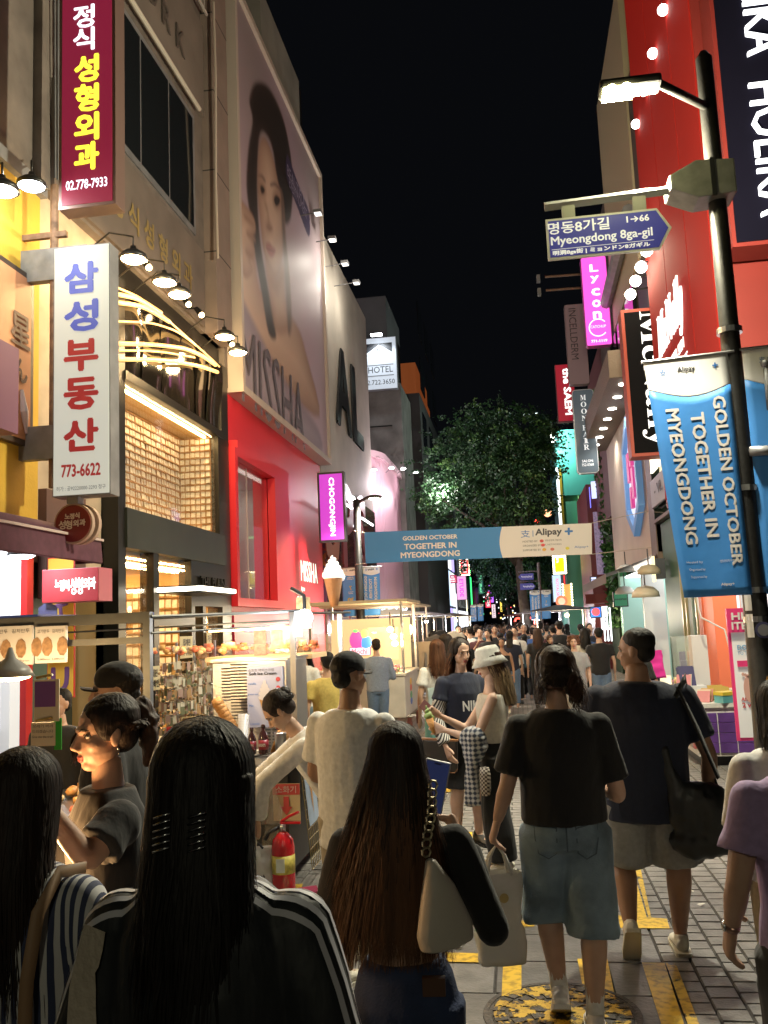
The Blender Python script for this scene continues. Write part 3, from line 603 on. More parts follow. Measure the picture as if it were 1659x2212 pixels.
for k, pl2 in enumerate((((250, 620), (300, 641), (350, 680), (400, 725), (440, 760), (474, 792)), ((250, 635), (300, 645), (348, 676)), ((250, 653), (310, 661), (366, 695)), ((250, 694), (330, 697), (385, 716), (424, 747)), ((250, 742), (330, 744), (400, 752), (440, 770), (466, 789)), ((250, 757), (340, 758), (420, 772)), ((250, 776), (350, 777), (430, 790), (470, 804)))):
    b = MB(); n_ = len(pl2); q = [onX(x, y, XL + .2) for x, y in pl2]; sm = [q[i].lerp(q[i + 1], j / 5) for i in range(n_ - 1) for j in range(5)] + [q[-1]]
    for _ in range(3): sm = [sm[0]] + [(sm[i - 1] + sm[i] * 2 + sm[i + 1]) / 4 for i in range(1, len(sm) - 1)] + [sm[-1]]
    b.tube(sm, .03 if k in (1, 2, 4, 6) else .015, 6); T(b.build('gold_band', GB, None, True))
# gooseneck lamps over the shop
GL = ((288, 560, .17, 70), (355, 610, .165, 70), (387, 637, .165, 70), (485, 728, .165, 90), (514, 762, .165, 90))
for k, (x, y, r, p) in enumerate(GL):
    q = onX(x, y, XL + .75); dome_lamp(q, r, (XL, q.y, q.z + .05), WARM, p, ['first', 'second', 'third', 'fourth', 'fifth'][k] + ' warm gooseneck lamp from the white lightbox above the accessory shop', 'gooseneck lamps above the accessory shop', 'gooseneck_lamp', es=22.)
for k, (x, y) in enumerate(((320, 575), (406, 655), (434, 678), (500, 742))):
    q = onX(x, y, XL + .3); tt = empty('spotlight', q, 0, 'small warm spotlight, ' + ['nearest the white lightbox', 'just past the third gooseneck lamp', 'alone between third and fourth gooseneck lamps', 'between the last two gooseneck lamps'][k], 'lamp', 'small spotlights above the accessory shop')
    b = MB(); b.tube([(0, 0, 0), (-.08, 0, .1)], [.05, .04], 10); b.build('housing', DK, tt); b = MB(); b.add(*ball((.01, 0, -.02), .045, 10)); b.build('bulb', glow('spot bulb', WARM, 14.), tt, True); b = MB(); b.tube([(-.08, 0, .1), (-.3, 0, .12)], .012, 6); b.build('arm', DK, tt)
# merchandise rack outside
def spinner(loc, label, hgt, seed):
    rs = random.Random(seed); tt = empty('accessory_stand', loc, 0, label, 'display stand', 'accessory stands outside the shop'); b = MB(); b.tube([(0, 0, 0), (0, 0, hgt)], .02, 6); b.lathe([(.25, 0), (.25, .02)], n=16)
    for z in range(7): 
        for k in range(8): a = k * PI / 4; b.tube([(0, 0, .5 + z * .16 * hgt / 1.7), (.22 * math.cos(a), .22 * math.sin(a), .5 + z * .16 * hgt / 1.7)], .006, 4)
    b.build('wire_frame', STEEL, tt)
    for mi, (cn, cc) in enumerate((('white', (.75, .72, .64)), ('pink', (.5, .36, .34)), ('green', (.2, .22, .14)), ('orange', (.5, .33, .18)))):
        b = MB()
        for k in range(90):
            a = rs.uniform(0, 6.28); z = .35 + .16 * rs.randrange(7) * hgt / 1.7 + rs.uniform(0, .08); r = rs.uniform(.17, .26); w2 = rs.uniform(.016, .034); p = Vector((r * math.cos(a), r * math.sin(a), z)); q = Vector((-math.sin(a), math.cos(a), 0))
            if cn == 'white' or k % 2: b.add([p - q * w2, p + q * w2, p + q * w2 + Vector((0, 0, .1)), p - q * w2 + Vector((0, 0, .1))], [(0, 1, 2, 3)])
            else: b.add(*ball(p, (w2, w2, w2 * .8), 6))
        o = b.build('accessories', mat(cn + ' trinket', cc, .5), tt); o['kind'] = 'stuff'
spinner((XL + .6, 11.15, 0), 'spinning rack of earring cards at the shop corner', 1.75, 1); spinner((XL + .75, 12.2, 0), 'spinning rack of hair accessories beside the shop door', 1.75, 2); spinner((XL + .55, 11.7, 0), 'low rack of scrunchies between two taller racks', 1.4, 3)

# --- red cosmetics building
t = empty('red_cosmetics_shop', (XL, 19, 0), 0, 'bright red painted cosmetics building with recessed window under the large billboard', 'building')
RED = mat('red painted panel', (.62, .018, .03), .45, var=(.6, .06)); RED2 = mat('crimson panel', (.40, .012, .05), .4)
wy0, wy1, wz0, wz1 = 15.25, 17.75, 2.45, 5.0
for a in ((15.02, wy0, 0, 6.25), (wy1, 23.0, 0, 6.25)): T(wallbox('wall', a[0], a[1], a[2], a[3], RED, None))
T(wallbox('wall', wy0, wy1, wz1, 6.25, RED, None)); T(wallbox('wall', wy0, wy1, 0, wz0, RED, None))
for a, b_, z0, z1 in ((15.1, 15.25, wz0 - .15, wz1 + .15), (wy1, 18.9, wz0 - .15, wz1 + .3), (15.25, wy1, wz1, wz1 + .3), (15.25, wy1, wz0 - .15, wz0)): T(wallbox('window_surround', a, b_, z0, z1, RED, None, X=XL + .18, d=.16))
T(wallbox('lower_band', 15.05, 19.0, 0, 2.2, RED2, None, X=XL + .12, d=.1))
rr = MB(); rr.box((XL - 2.3, wy0, wz0 - .2), (XL - 2.25, wy1 + 2, wz1 + .2)); rr.box((XL - 2.3, wy0, wz1 + .1), (XL - .3, wy1 + 2, wz1 + .2)); rr.box((XL - 2.3, wy0, wz0 - .2), (XL - .3, wy1 + 2, wz0 - .1)); rr.box((XL - 2.3, wy1 + 2, wz0 - .2), (XL - .3, wy1 + 2.1, wz1 + .2)); T(rr.build('upstairs_room', mat('pale room wall', (.62, .55, .52), .7)))
T(MB().box((XL - 1.5, wy0 + .2, wz1 + .06), (XL - 1.1, wy1 + 1.5, wz1 + .09)).build('ceiling_light', glow('room ceiling light', (1, .9, .78), 3.)))
T(MB().add([(XL - 1.6, 16.6, wz0 - .1), (XL - 1.6, 17.8, wz0 - .1), (XL - 1.6, 17.6, wz0 + 1.3), (XL - 1.6, 16.5, wz0 + .9)], [(0, 1, 2, 3)]).build('red_display', RED)); T(MB().box((XL - 1.3, 17.9, wz0), (XL - 1.28, 18.9, wz0 + 1.6)).build('lilac_poster', glow('lilac poster', (.7, .6, .8), .5)))
T(wallbox('window_pane', wy0, wy1, wz0, wz1, GLASS, None, X=XL - .05, d=.01)); T(wallbox('pane_joint', 16.45, 16.47, wz0, wz1, mat('pale rail'), None, X=XL - .03, d=.02))
# shopfront at street level and glowing letters
GL2 = glow('soft white neon', (.85, 1., .82), 1.1)
T(text('MISSHA', onX(668, 1236, XL + .02), *LEFTW, 1.75, .5, GL2, thick=.004))
for s, y, h in (('Ареи', 1273, .14), ('CHOGONG', 1295, .15), ('atila', 1315, .14)): T(text(s, onX(654, y, XL + .02), *LEFTW, None, h, GL2, thick=.004))
T(wallbox('led_line', 15.6, 17.4, 1.85, 1.93, glow('pink led line', (1., .1, .2), 2.5), None, X=XL + .15, d=.02))
# billboard
by0, by1, bz0, bz1 = 15.35, 22.9, 6.32, 14.3
t = empty('billboard', (XL + .25, 19, bz0), 0, 'huge pale billboard with a portrait of a dark-haired woman above the red wall', 'billboard')
BX = XL + .25
M_po = mat('mauve poster print', (.32, .235, .25), .55, var=(.35, .12)); T(wallbox('poster', by0, by1, bz0, bz1, M_po, None, X=BX, d=.2))
FRM = mat('cream frame', (.5, .42, .36), .5)
for a in ((by0 - .14, by0, bz0 - .14, bz1 + .14), (by1, by1 + .14, bz0 - .14, bz1 + .14), (by0, by1, bz0 - .14, bz0), (by0, by1, bz1, bz1 + .14)): T(wallbox('frame', *a, FRM, None, X=BX + .08, d=.35))
# printed portrait: a fine grid whose vertex colours are composed from softly edged shapes
def outline(pts):
    q = []; n = len(pts)
    for i in range(n):
        p0, p1, p2, p3 = (np.array((lambda o: (o.y, o.z))(onX(*pts[(i + j - 1) % n], BX))) for j in range(4))
        for u_ in (0, .25, .5, .75): q.append(.5 * (2 * p1 + (p2 - p0) * u_ + (2 * p0 - 5 * p1 + 4 * p2 - p3) * u_ ** 2 + (3 * p1 - p0 - 3 * p2 + p3) * u_ ** 3))
    return np.array(q)
NY, NZ = 170, 190; gy_, gz_ = np.meshgrid(np.linspace(by0, by1, NY), np.linspace(bz0, bz1, NZ)); G2 = np.stack([gy_.ravel(), gz_.ravel()], 1)
def sdf(P, a):
    b = np.roll(a, -1, 0); d = np.full(len(P), 1e9); ins = np.zeros(len(P), bool)
    for p, q in zip(a, b):
        e = q - p; w = P - p; t_ = np.clip((w @ e) / max(1e-9, e @ e), 0, 1); d = np.minimum(d, np.linalg.norm(w - t_[:, None] * e, axis=1)); c_ = (p[1] <= P[:, 1]) != (q[1] <= P[:, 1]); ins ^= c_ & (P[:, 0] < p[0] + (P[:, 1] - p[1]) / (e[1] if abs(e[1]) > 1e-9 else 1e-9) * e[0])
    return np.where(ins, d, -d)
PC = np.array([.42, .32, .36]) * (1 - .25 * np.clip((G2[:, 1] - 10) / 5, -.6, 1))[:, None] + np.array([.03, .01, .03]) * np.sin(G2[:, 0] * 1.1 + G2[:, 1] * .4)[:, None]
SKc, SKe, HRc = (.6, .42, .32), (.3, .17, .12), (.025, .017, .015)
for pts, ce, ed_, soft, core in (([(487, 470), (510, 455), (545, 500), (560, 620), (600, 650), (640, 700), (660, 760), (690, 900), (600, 830), (490, 760)], SKc, SKe, .12, 1.1), ([(487, 590), (520, 640), (560, 720), (600, 800), (650, 870), (688, 930), (690, 975), (600, 920), (487, 845)], (.4, .33, .37), (.26, .2, .25), .15, .8),
    ([(545, 260), (538, 215), (552, 178), (580, 188), (606, 240), (622, 300), (632, 380), (628, 470), (612, 480), (600, 420), (590, 330), (574, 290), (560, 300), (556, 420), (562, 520), (575, 600), (590, 680), (596, 730), (580, 720), (566, 640), (552, 560), (540, 470), (532, 400), (536, 320)], HRc, (.055, .035, .03), .09, .3),
    ([(560, 312), (573, 300), (588, 335), (600, 390), (612, 450), (614, 520), (606, 575), (597, 600), (585, 590), (570, 545), (562, 480), (556, 400)], SKc, SKe, .09, .75), ([(574, 560), (596, 598), (610, 570), (616, 640), (628, 700), (600, 720), (585, 660)], (.47, .32, .24), SKe, .15, .5), ([(578, 590), (597, 606), (612, 580), (612, 600), (600, 630), (586, 615)], SKe, SKe, .3, .5),
    ([(487, 405), (505, 415), (528, 440), (548, 470), (552, 500), (545, 515), (550, 545), (540, 560), (545, 585), (530, 600), (510, 560), (487, 520)], SKc, SKe, .08, .6), ([(528, 462), (545, 480), (548, 490), (530, 474)], SKe, SKe, .1, .3), ([(534, 500), (549, 512), (550, 522), (535, 510)], SKe, SKe, .1, .3), ([(532, 540), (545, 552), (546, 562), (533, 549)], SKe, SKe, .1, .3),
    ([(589, 422), (597, 414), (607, 428), (606, 446), (597, 452), (590, 440)], SKe, SKe, .16, .3), ([(592, 428), (597, 422), (604, 430), (603, 440), (597, 445), (593, 438)], HRc, HRc, .05, .3), ([(559, 402), (566, 395), (573, 408), (572, 420), (565, 422)], SKe, SKe, .16, .3), ([(562, 405), (566, 401), (571, 409), (570, 416), (565, 418)], HRc, HRc, .05, .3),
    ([(584, 397), (594, 394), (606, 408), (605, 413), (594, 402), (585, 402)], (.13, .08, .06), (.2, .12, .1), .07, .2), ([(557, 379), (566, 378), (573, 390), (571, 393), (565, 384)], (.13, .08, .06), (.2, .12, .1), .07, .2), ([(572, 440), (578, 466), (575, 492), (582, 500), (588, 494), (582, 478), (576, 446)], SKe, SKe, .2, .3), ([(576, 488), (582, 498), (587, 493), (582, 490)], (.22, .12, .09), SKe, .06, .2),
    ([(574, 528), (581, 524), (588, 532), (595, 541), (588, 557), (579, 548)], (.42, .15, .14), (.32, .12, .1), .07, .3), ([(575, 536), (584, 538), (593, 544), (584, 543)], (.2, .06, .06), (.2, .06, .06), .04, .2), ([(606, 420), (612, 430), (618, 520), (626, 600), (630, 700), (622, 720), (616, 620), (610, 520)], (.1, .06, .045), (.2, .12, .09), .12, .3), ([(619, 338), (624, 342), (645, 400), (667, 458), (667, 512), (645, 455), (619, 385)], (.05, .035, .09), (.05, .035, .09), .03, .3)):
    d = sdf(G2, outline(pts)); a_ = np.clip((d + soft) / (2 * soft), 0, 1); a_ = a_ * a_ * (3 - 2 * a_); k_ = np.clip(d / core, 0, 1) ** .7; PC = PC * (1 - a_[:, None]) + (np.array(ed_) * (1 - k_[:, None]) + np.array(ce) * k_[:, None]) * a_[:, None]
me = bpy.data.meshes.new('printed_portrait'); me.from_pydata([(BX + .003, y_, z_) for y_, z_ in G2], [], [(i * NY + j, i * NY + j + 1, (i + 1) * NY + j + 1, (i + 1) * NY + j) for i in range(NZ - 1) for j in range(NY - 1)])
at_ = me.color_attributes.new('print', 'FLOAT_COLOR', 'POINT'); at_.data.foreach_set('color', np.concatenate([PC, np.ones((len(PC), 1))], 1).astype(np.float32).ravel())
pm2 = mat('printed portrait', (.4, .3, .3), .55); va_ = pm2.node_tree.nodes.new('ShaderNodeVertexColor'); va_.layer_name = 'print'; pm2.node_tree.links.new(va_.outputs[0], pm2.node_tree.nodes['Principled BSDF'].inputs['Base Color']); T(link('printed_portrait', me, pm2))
for s, x, y in (('BEAUTIFUL', 640, 405), ('EVERYMOMENT', 644, 430)): T(text(s, onX(x, y, BX + .02), *LEFTW, 1.8, .28, mat('lilac print', (.35, .3, .42), .6), lift=.01))
T(text('MISSHA', onX(598, 850, BX + .03), *LEFTW, 4.9, 1.55, mat('slate print', (.13, .11, .13), .6), lift=.002))
# building body and roof boxes behind the billboard
t = empty('department_block', (XL - 4, 19, 6.3), 0, 'plain grey block rising behind the portrait billboard with rooftop box', 'building')
T(MB().box((XL - 8, 15.05, 6.26), (XL + .04, 22.98, 14.1)).build('block', PLAST)); T(MB().box((XL - 1.9, 18.6, 14.1), (XL - .1, 22.4, 16.9)).build('rooftop_box', mat('pale roof box', (.3, .28, .24), .8, var=(1, .2))))
b = MB(); b.tube([(XL - .08, 22.45, 14.1), (XL - .08, 22.45, 16.7)], .02, 6); T(b.build('roof_cable', DK))

# --- magenta projecting sign
fsign('projecting_sign', 'magenta lightbox with vertical white letters on the red building', 'sign', 687, 1019, 745, 1170, 21.0, .2, glow('magenta lightbox', (.42, .035, .42), .95), DK, [('CHOGONGJIN', 0, 0, .84, .26, W_, dict(rot=90, style='b'))], edge=.05)
# fix: vertical text is sized along its reading direction
# --- cream clothing store with giant letters
ay0, ay1, az1 = 23.15, 32.0, 13.4
t = empty('clothing_store', (XL, 27.5, 0), 0, 'cream walled store with giant black letters and a glossy red-purple lower front', 'building')
CRM = mat('cream render', (.5, .45, .38), .75, var=(.7, .16), bump=(12, .15)); T(MB().box((XL - 9, ay0, 6.0), (XL, ay1, az1)).build('wall', CRM))
LOW = mat('glossy mural panel', (.10, .03, .05), .12, spec=.7, coat=.6); t_ = LOW.node_tree; bb = t_.nodes['Principled BSDF']
tc = t_.nodes.new('ShaderNodeTexCoord'); vo = t_.nodes.new('ShaderNodeTexNoise'); vo.inputs['Scale'].default_value = .9; vo.inputs['Distortion'].default_value = 1.6; vo.inputs['Detail'].default_value = 1.; r_ = t_.nodes.new('ShaderNodeValToRGB'); r_.color_ramp.interpolation = 'CONSTANT'
for p_, c_ in ((0, (.07, .03, .06)), (.42, (.22, .03, .035)), (.5, (.10, .05, .08)), (.58, (.28, .09, .03)), (.66, (.08, .03, .07))):
    e = r_.color_ramp.elements.new(p_) if p_ not in (0,) else r_.color_ramp.elements[0]; e.position = p_; e.color = (*c_, 1)
t_.links.new(tc.outputs['Object'], vo.inputs['Vector']); t_.links.new(vo.outputs['Fac'], r_.inputs['Fac']); t_.links.new(r_.outputs['Color'], bb.inputs['Base Color'])
T(MB().box((XL - 9, ay0, .0), (XL + .05, ay1, 5.98)).build('lower_front', LOW))
for s, a, w in (('A', 26.6, 2.4), ('L', 29.1, 2.0)): T(text(s, (XL + .02, a, 9.2), *LEFTW, w, 2.6, DK, style='b', thick=.05))
for s, a, m_ in (('S', 24.1, mat('orange mural', (.4, .11, .05), .4)), ('P', 26.5, mat('crimson mural', (.28, .02, .03), .4)), ('S', 28.9, mat('crimson mural'))): T(text(s, (XL + .055, a, 4.9), *LEFTW, 1.9, 2.6, m_, style='b', thick=.02))
for a, b_, z in ((23.4, 25.6, 5.3), (27.2, 29.4, 5.2)): T(MB().box((XL + .35, a, z), (XL + .4, b_, z + .05)).build('tube_light', glow('cool tube', (.95, .98, 1), 4.)))
for k, (x, y) in enumerate(((687, 462), (718, 519), (745, 571), (770, 612))):
    q = onX(x, y, XL + .7); tt = empty('floodlight', q, 0, ['nearest', 'second', 'third', 'farthest'][k] + ' of the floodlights on the parapet of the cream store', 'lamp', 'floodlights on the cream store'); b = MB(); b.box((-.1, -.12, 0), (.1, .12, .08)); b.build('housing', GREY, tt); b = MB(); b.box((-.08, -.1, -.012), (.08, .1, 0)); b.build('lens', glow('dim flood lens', (1, .97, .9), 1.6), tt); b = MB(); b.tube([(0, 0, .04), (-.7, 0, min(-.02, az1 - q.z))], .015, 5); b.build('arm', GREY, tt); k and lamp('lamp_light', (.4, .3, -.4), 60, (1, .93, .8), .1, 'POINT', tt)

# --- hotel tower with rooftop sign
t = empty('hotel_tower', (XL - 2.5, 42, 0), 0, 'tall stained concrete tower with a white hotel sign behind the cream store', 'building')
T(MB().box((XL - 8, 40, 0), (onY(868, 900, 40).x, 52, onY(830, 830, 40).z)).build('tower_wall', CONC)); zt = onY(830, 830, 40).z
T(MB().box((onY(760, 700, 41).x, 41, zt), (onY(835, 700, 41).x, 46, onY(800, 642, 41).z)).build('stair_head', mat('grey stair head', (.17, .16, .17), .8, var=(.8, .2))))
T(MB().box((onY(868, 900, 44).x - .2, 44, 0), (onY(908, 900, 44).x, 58, onY(885, 850, 44).z)).build('rear_wing', mat('dark render', (.06, .055, .055), .8)))
for i in range(3):
    for j in range(4): T(MB().box((onY(908, 900, 44).x - .02, 45 + i * 3.6, 8 + j * 3), (onY(908, 900, 44).x + .03, 47 + i * 3.6, 9.8 + j * 3)).build('window', GLASSD))
T(MB().box((-6.3, 39.97, 11), (-5.2, 40.1, 11.06)).build('pipe', DK))
HW = glow('cool white hotel sign', (.62, .68, .76), .5); BKV = mat('black vinyl', (.012, .012, .015), .5)
hs = fsign('hotel_sign', 'white rooftop hotel sign with black roof emblem and phone number', 'sign', 783, 729, 857, 841, 39.6, .3, HW, mat('sign frame grey', (.3, .3, .32), .5), [('HOTEL', .02, -.12, .72, .12, BKV, {}), ('2.722.3650', .02, -.36, .8, .09, BKV, {}), ('nara365.co.kr', 0, .17, .7, .035, mat('grey print'), {}), ('K', .0, .27, .13, .09, BKV, dict(style='b'))], edge=.02)
hw, hh = 74 * 39.6 / GF, 112 * 39.6 / GF; c = Vector((0, -.012, hh / 2))
b = MB(); b.prism([(-.4 * hw, .25 * hh), (-.4 * hw, .45 * hh), (.4 * hw, .45 * hh), (.4 * hw, .25 * hh), (0, .42 * hh)], c, (1, 0, 0), (0, 0, 1), .004); b.build('roof_emblem', BKV, hs)
for v_ in (.0, -.22): b = MB(); b.box((-.42 * hw, -.016, hh / 2 + v_ * hh - .01), (.42 * hw, -.01, hh / 2 + v_ * hh + .015)); b.build('rule_line', BKV, hs)
b = MB(); b.box((-.25, -.75, hh + .05), (.25, -.55, hh + .12)); b.build('sign_lamp', glow('sign lamp', (.9, .95, 1.), 14), hs); lamp('lamp_light', (0, -.75, hh - .0), 180, (.85, .93, 1.), .15, 'SPOT', hs, (0, 0, hh * .3), 120)

# --- pink rounded building
t = empty('pink_building', (XL, 38, 0), 0, 'pink ribbed building with rounded corner and glowing letters', 'building')
PK = mat('pink ribbed cladding', (.6, .36, .42), .4, .1, bump=(40, .5, (1, 1, .02))); v = []; f = []
zt = onX(850, 1022, XL).z
path = [(-14, 33.0), (-7.5, 33.0)] + [(-7.3 + 2.3 * math.sin(a), 35.3 - 2.3 * math.cos(a)) for a in np.linspace(.05, PI / 2, 22)] + [(-5, 36.5), (-5, 44.5), (-5.4, 45), (-14, 45)]
rb = []
for i in range(len(path) - 1):
    a, b_ = Vector(path[i]), Vector(path[i + 1]); n_ = max(1, int((b_ - a).length / .12))
    for k in range(n_): rb.append(a.lerp(b_, k / n_))
n_ = len(rb); cx_ = Vector((-9, 39))
for i, p in enumerate(rb):
    q = p + (p - cx_).normalized() * (.025 if i % 2 else 0); v += [(q.x, q.y, 0), (q.x, q.y, zt)]; f.append((2 * i, 2 * ((i + 1) % n_), 2 * ((i + 1) % n_) + 1, 2 * i + 1))
f.append(tuple(2 * i + 1 for i in range(n_))); T(pydata('cladding', v, f, PK)); 
b = MB(); vv = [(p + (p - cx_).normalized() * .15) for p in rb]; b.add([(p.x, p.y, zt) for p in vv] + [(p.x, p.y, zt + .25) for p in vv], [(i, (i + 1) % n_, n_ + (i + 1) % n_, n_ + i) for i in range(n_)] + [tuple(range(n_, 2 * n_)), tuple(range(n_ - 1, -1, -1))]); T(b.build('parapet', mat('pale pink parapet', (.6, .42, .45), .5)))
q = onY(855, 1313, 34.2); T(text('ILA CO', (q.x, 33.9, q.z), *FRONT, 1.0, .28, glow('cool letter glow', (.75, .95, 1.), 3.), style='b', thick=.06)); T(MB().box((q.x - .9, 33.85, q.z - .3), (q.x + .8, 33.95, q.z - .24)).build('letter_rail', GREY))
for k, (x, y, YY) in enumerate(((808, 1014, 34), (846, 1010, 34.4), (871, 1012, 36), (898, 1020, 40))):
    q = onY(x, y, YY); tt = empty('roof_floodlight', q, 0, ['leftmost', 'second', 'third', 'rightmost'][k] + ' bright floodlight along the top edge of the pink building', 'lamp', 'floodlights on the pink building'); b = MB(); b.box((-.1, -.08, 0), (.1, .08, .06)); b.build('housing', GREY, tt); b = MB(); b.add(*ball((0, -.03, -.02), (.12, .08, .05), 8)); b.build('lens', glow('flood lens', (1, .97, .95), 12), tt, True); b = MB(); b.tube([(0, 0, .03), (-.3, .5, -.1)], .02, 5); b.build('arm', GREY, tt)
    lamp('lamp_light', (1.3, -1.4, -1.2) if k > 1 else (.3, -1.5, -.8), 230 if k > 1 else 90, (1, .86, .93), .1, 'POINT', tt)
# ================================================================== right side of the street
XR = 3.0
def spanR(x0, y0, x1, y1, X=XR): return spanL(x0, y0, x1, y1, X)
# --- red tower with the dark vertical letter sign
t = empty('red_tower', (2.8, 13.5, 0), 0, 'dark red clad tower at the right edge behind the lamp post', 'building')
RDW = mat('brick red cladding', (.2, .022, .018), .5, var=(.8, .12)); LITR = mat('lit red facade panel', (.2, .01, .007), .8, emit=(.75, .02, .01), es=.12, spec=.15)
T(MB().box((2.8, 11.6, 3.75), (9, 16.6, 16)).build('body', RDW))
for a, b_ in ((11.62, 13.0), (13.05, 14.75), (14.8, 16.55)): T(wallbox('lit_panel', a, b_, 3.9, 15.5, LITR, None, X=2.78, d=.02, side=1))
for z in (4.9, 6.6, 8.4): T(MB().box((2.85, 11.585, z), (9, 11.598, z + .02)).build('panel_joint', mat('joint sand')))
for s, x, y, h in (('McNally', 1500, 585, .95),): q = onX(x, y, 2.76); T(text(s, (2.76, 14.6, 6.55), *RIGHTW, 2.3, .95, W_, style='i', thick=.03))
T(text('BETTER SKIN', (2.76, 14.3, 5.95), *RIGHTW, 1.3, .17, W_, thick=.01)); T(text('BETTER NEW LIFE', (2.76, 14.3, 5.66), *RIGHTW, 1.7, .17, W_, thick=.01))
T(text('McN', (2.76, 13.9, 4.9), *RIGHTW, 1.2, .6, mat('pink reflection letter', (.6, .2, .18), .4), style='i'))
for k in range(4):
    q = onX((1412, 1425, 1440, 1398)[k], (112, 65, 12, 160)[k], 2.7)
    b = MB(); b.add(*ball((2.72, 12.9 + 1.05 * k, 10.9), .085, 10)); T(b.build('facade_bulb', glow('pink white bulb', (1., .82, .78), 9), smooth=True))
NAVY = mat('navy sign face', (.005, .0045, .011), .9, spec=.04)
c0 = onY(1583, 534, 11.0); t = empty('projecting_sign', (c0.x + .65, 11, c0.z), 0, 'huge navy vertical sign with white rotated capital letters at the top right', 'sign')
b = MB(); b.box((-.65, 0, 0), (.75, .5, 7.2)); b.build('frame', RDW, t); b = MB(); b.box((-.6, -.02, .05), (.7, .0, 7.15)); b.build('face', NAVY, t)
for yc, xc in ((322, 1668), (-18, 1638)): q = onY(xc, yc, 10.98); text('HOLIKA', (q.x - (c0.x + .65), -.022, q.z - c0.z), *FRONT, 1.75, .44, glow('cool white channel letter', (.92, .94, 1.), 1.5), t, rot=90, thick=.05)
# lower shopfronts under the tower
t = empty('convenience_shopfront', (3.4, 12.5, 0), 0, 'brightly lit convenience shopfront with red, green and blue stripe behind the lamp post', 'shop')
T(MB().box((3.3, 11.7, 2.55), (3.4, 14.4, 3.7)).build('fascia', glow('white fascia', (.95, .98, 1), .9)))
for z, c_ in ((2.7, (.05, .1, .6)), (2.95, (.05, .4, .2)), (3.2, (.7, .03, .05))): T(MB().box((3.285, 11.6, z), (3.298, 14.4, z + .1)).build('fascia_stripe', glow('stripe %.1f' % z, c_, .9)))
T(MB().box((3.35, 11.7, 0), (3.4, 14.4, 2.55)).build('glazing', glow('lit shop glazing', (.8, .85, .9), .55)))
for k in range(5): T(MB().box((3.3, 11.75 + k * .55, 0), (3.345, 11.8 + k * .55, 2.55)).build('glazing_bar', mat('aluminium', (.6, .6, .6), .3, .8)))
T(MB().box((2.9, 11.3, 3.72), (9, 11.6, 3.76)).build('soffit', GREY))
# orange portal
t = empty('orange_portal', (3.0, 14.7, 0), 0, 'bright orange shop portal pillar between green wall and poster stand', 'pillar')
ORG = mat('orange paint', (.75, .17, .07), .5); a0 = onX(1545, 1400, 3.0).y
T(MB().box((3.0, 14.42, 0), (3.5, 15.15, 3.7)).build('pillar', ORG)); T(MB().box((2.98, 15.16, 0), (3.3, 15.5, 3.7)).build('pillar_side', mat('dark orange paint', (.42, .08, .025), .5)))
# dark green shop
t = empty('green_shop', (3.0, 16.5, 0), 0, 'dark green shopfront with portrait poster behind the acrylic display', 'shop')
GS = mat('dark green paint', (.03, .11, .07), .45, var=(1, .1)); T(MB().box((3.05, 15.55, 0), (3.6, 19.0, 3.7)).build('wall', GS))
T(MB().box((3.02, 15.7, 0), (3.05, 16.5, 3.0)).build('glass_panel', mat('green glass', (.06, .1, .08), .08))); T(MB().box((3.0, 16.1, .8), (3.02, 16.45, 2.9)).build('portrait_poster', mat('green grey print', (.16, .2, .16), .5, var=(3, .3))))
for a in (15.66, 16.55, 16.9): T(MB().box((2.98, a, 0), (3.04, a + .07, 3.2)).build('glazing_bar', mat('brass strip', (.4, .32, .16), .35, .7)))
b = MB(); b.box((2.75, 18.2, 2.55), (2.95, 18.5, 2.95)); T(b.build('wall_speaker', DK)); T(MB().box((2.73, 18.15, 2.5), (2.748, 18.5, 3.0)).build('speaker_light', glow('speaker light', (1., .8, .4), 1.2)))
# beige cosmetics shop with hexagon light
t = empty('beige_shop', (XR, 23, 0), 0, 'beige shop with downlit canopy and blue hexagon sign', 'shop')
BEI = mat('beige cladding', (.55, .46, .37), .6, var=(1, .08)); T(MB().box((XR, 19.2, 3.15), (8, 27.5, 6.9)).build('upper_wall', BEI)); T(MB().box((XR - .75, 19.0, 6.9), (8, 27.6, 7.5)).build('canopy', mat('brown ribbed canopy', (.19, .14, .10), .6, bump=(30, .6, (1, 8, 1)))))
for k in range(7):
    b = MB(); b.lathe([(.1, 0), (.1, .02)], c=(XR - .4, 19.6 + 1.15 * k, 6.88), n=14); T(b.build('downlight', glow('downlight', (1., .95, .85), 9)))
lamp('canopy_light', (XR - .35 - XR, 21.5 - 23, 6.8), 90, (1, .93, .82), .3, 'SPOT', t, (-.2, -1.5, 0), 140); lamp('canopy_light', (-.35, 2.0, 6.8), 90, (1, .93, .82), .3, 'SPOT', t, (-.2, 2, 0), 140)
hx = [(0, 1.45), (1.15, .85), (1.15, -.85), (0, -1.45), (-1.15, -.85), (-1.15, .85)]; BL = mat('sky blue enamel', (.12, .27, .52), .35, emit=(.1, .25, .5), es=.25)
c_ = Vector((XR - .02, 21.6, 5.15)); b = MB(); outer = [Vector((c_.x, c_.y - p[0], c_.z + p[1])) for p in hx]; inner = [Vector((c_.x, c_.y - p[0] * .82, c_.z + p[1] * .84)) for p in hx]; dpt = Vector((-.14, 0, 0))
b.add(outer + inner + [p + dpt for p in outer] + [p + dpt for p in inner], [(12 + i, 12 + (i + 1) % 6, 18 + (i + 1) % 6, 18 + i) for i in range(6)] + [(i, (i + 1) % 6, 12 + (i + 1) % 6, 12 + i) for i in range(6)] + [(6 + i, 18 + i, 18 + (i + 1) % 6, 6 + (i + 1) % 6) for i in range(6)]); T(b.build('hexagon_frame', BL))
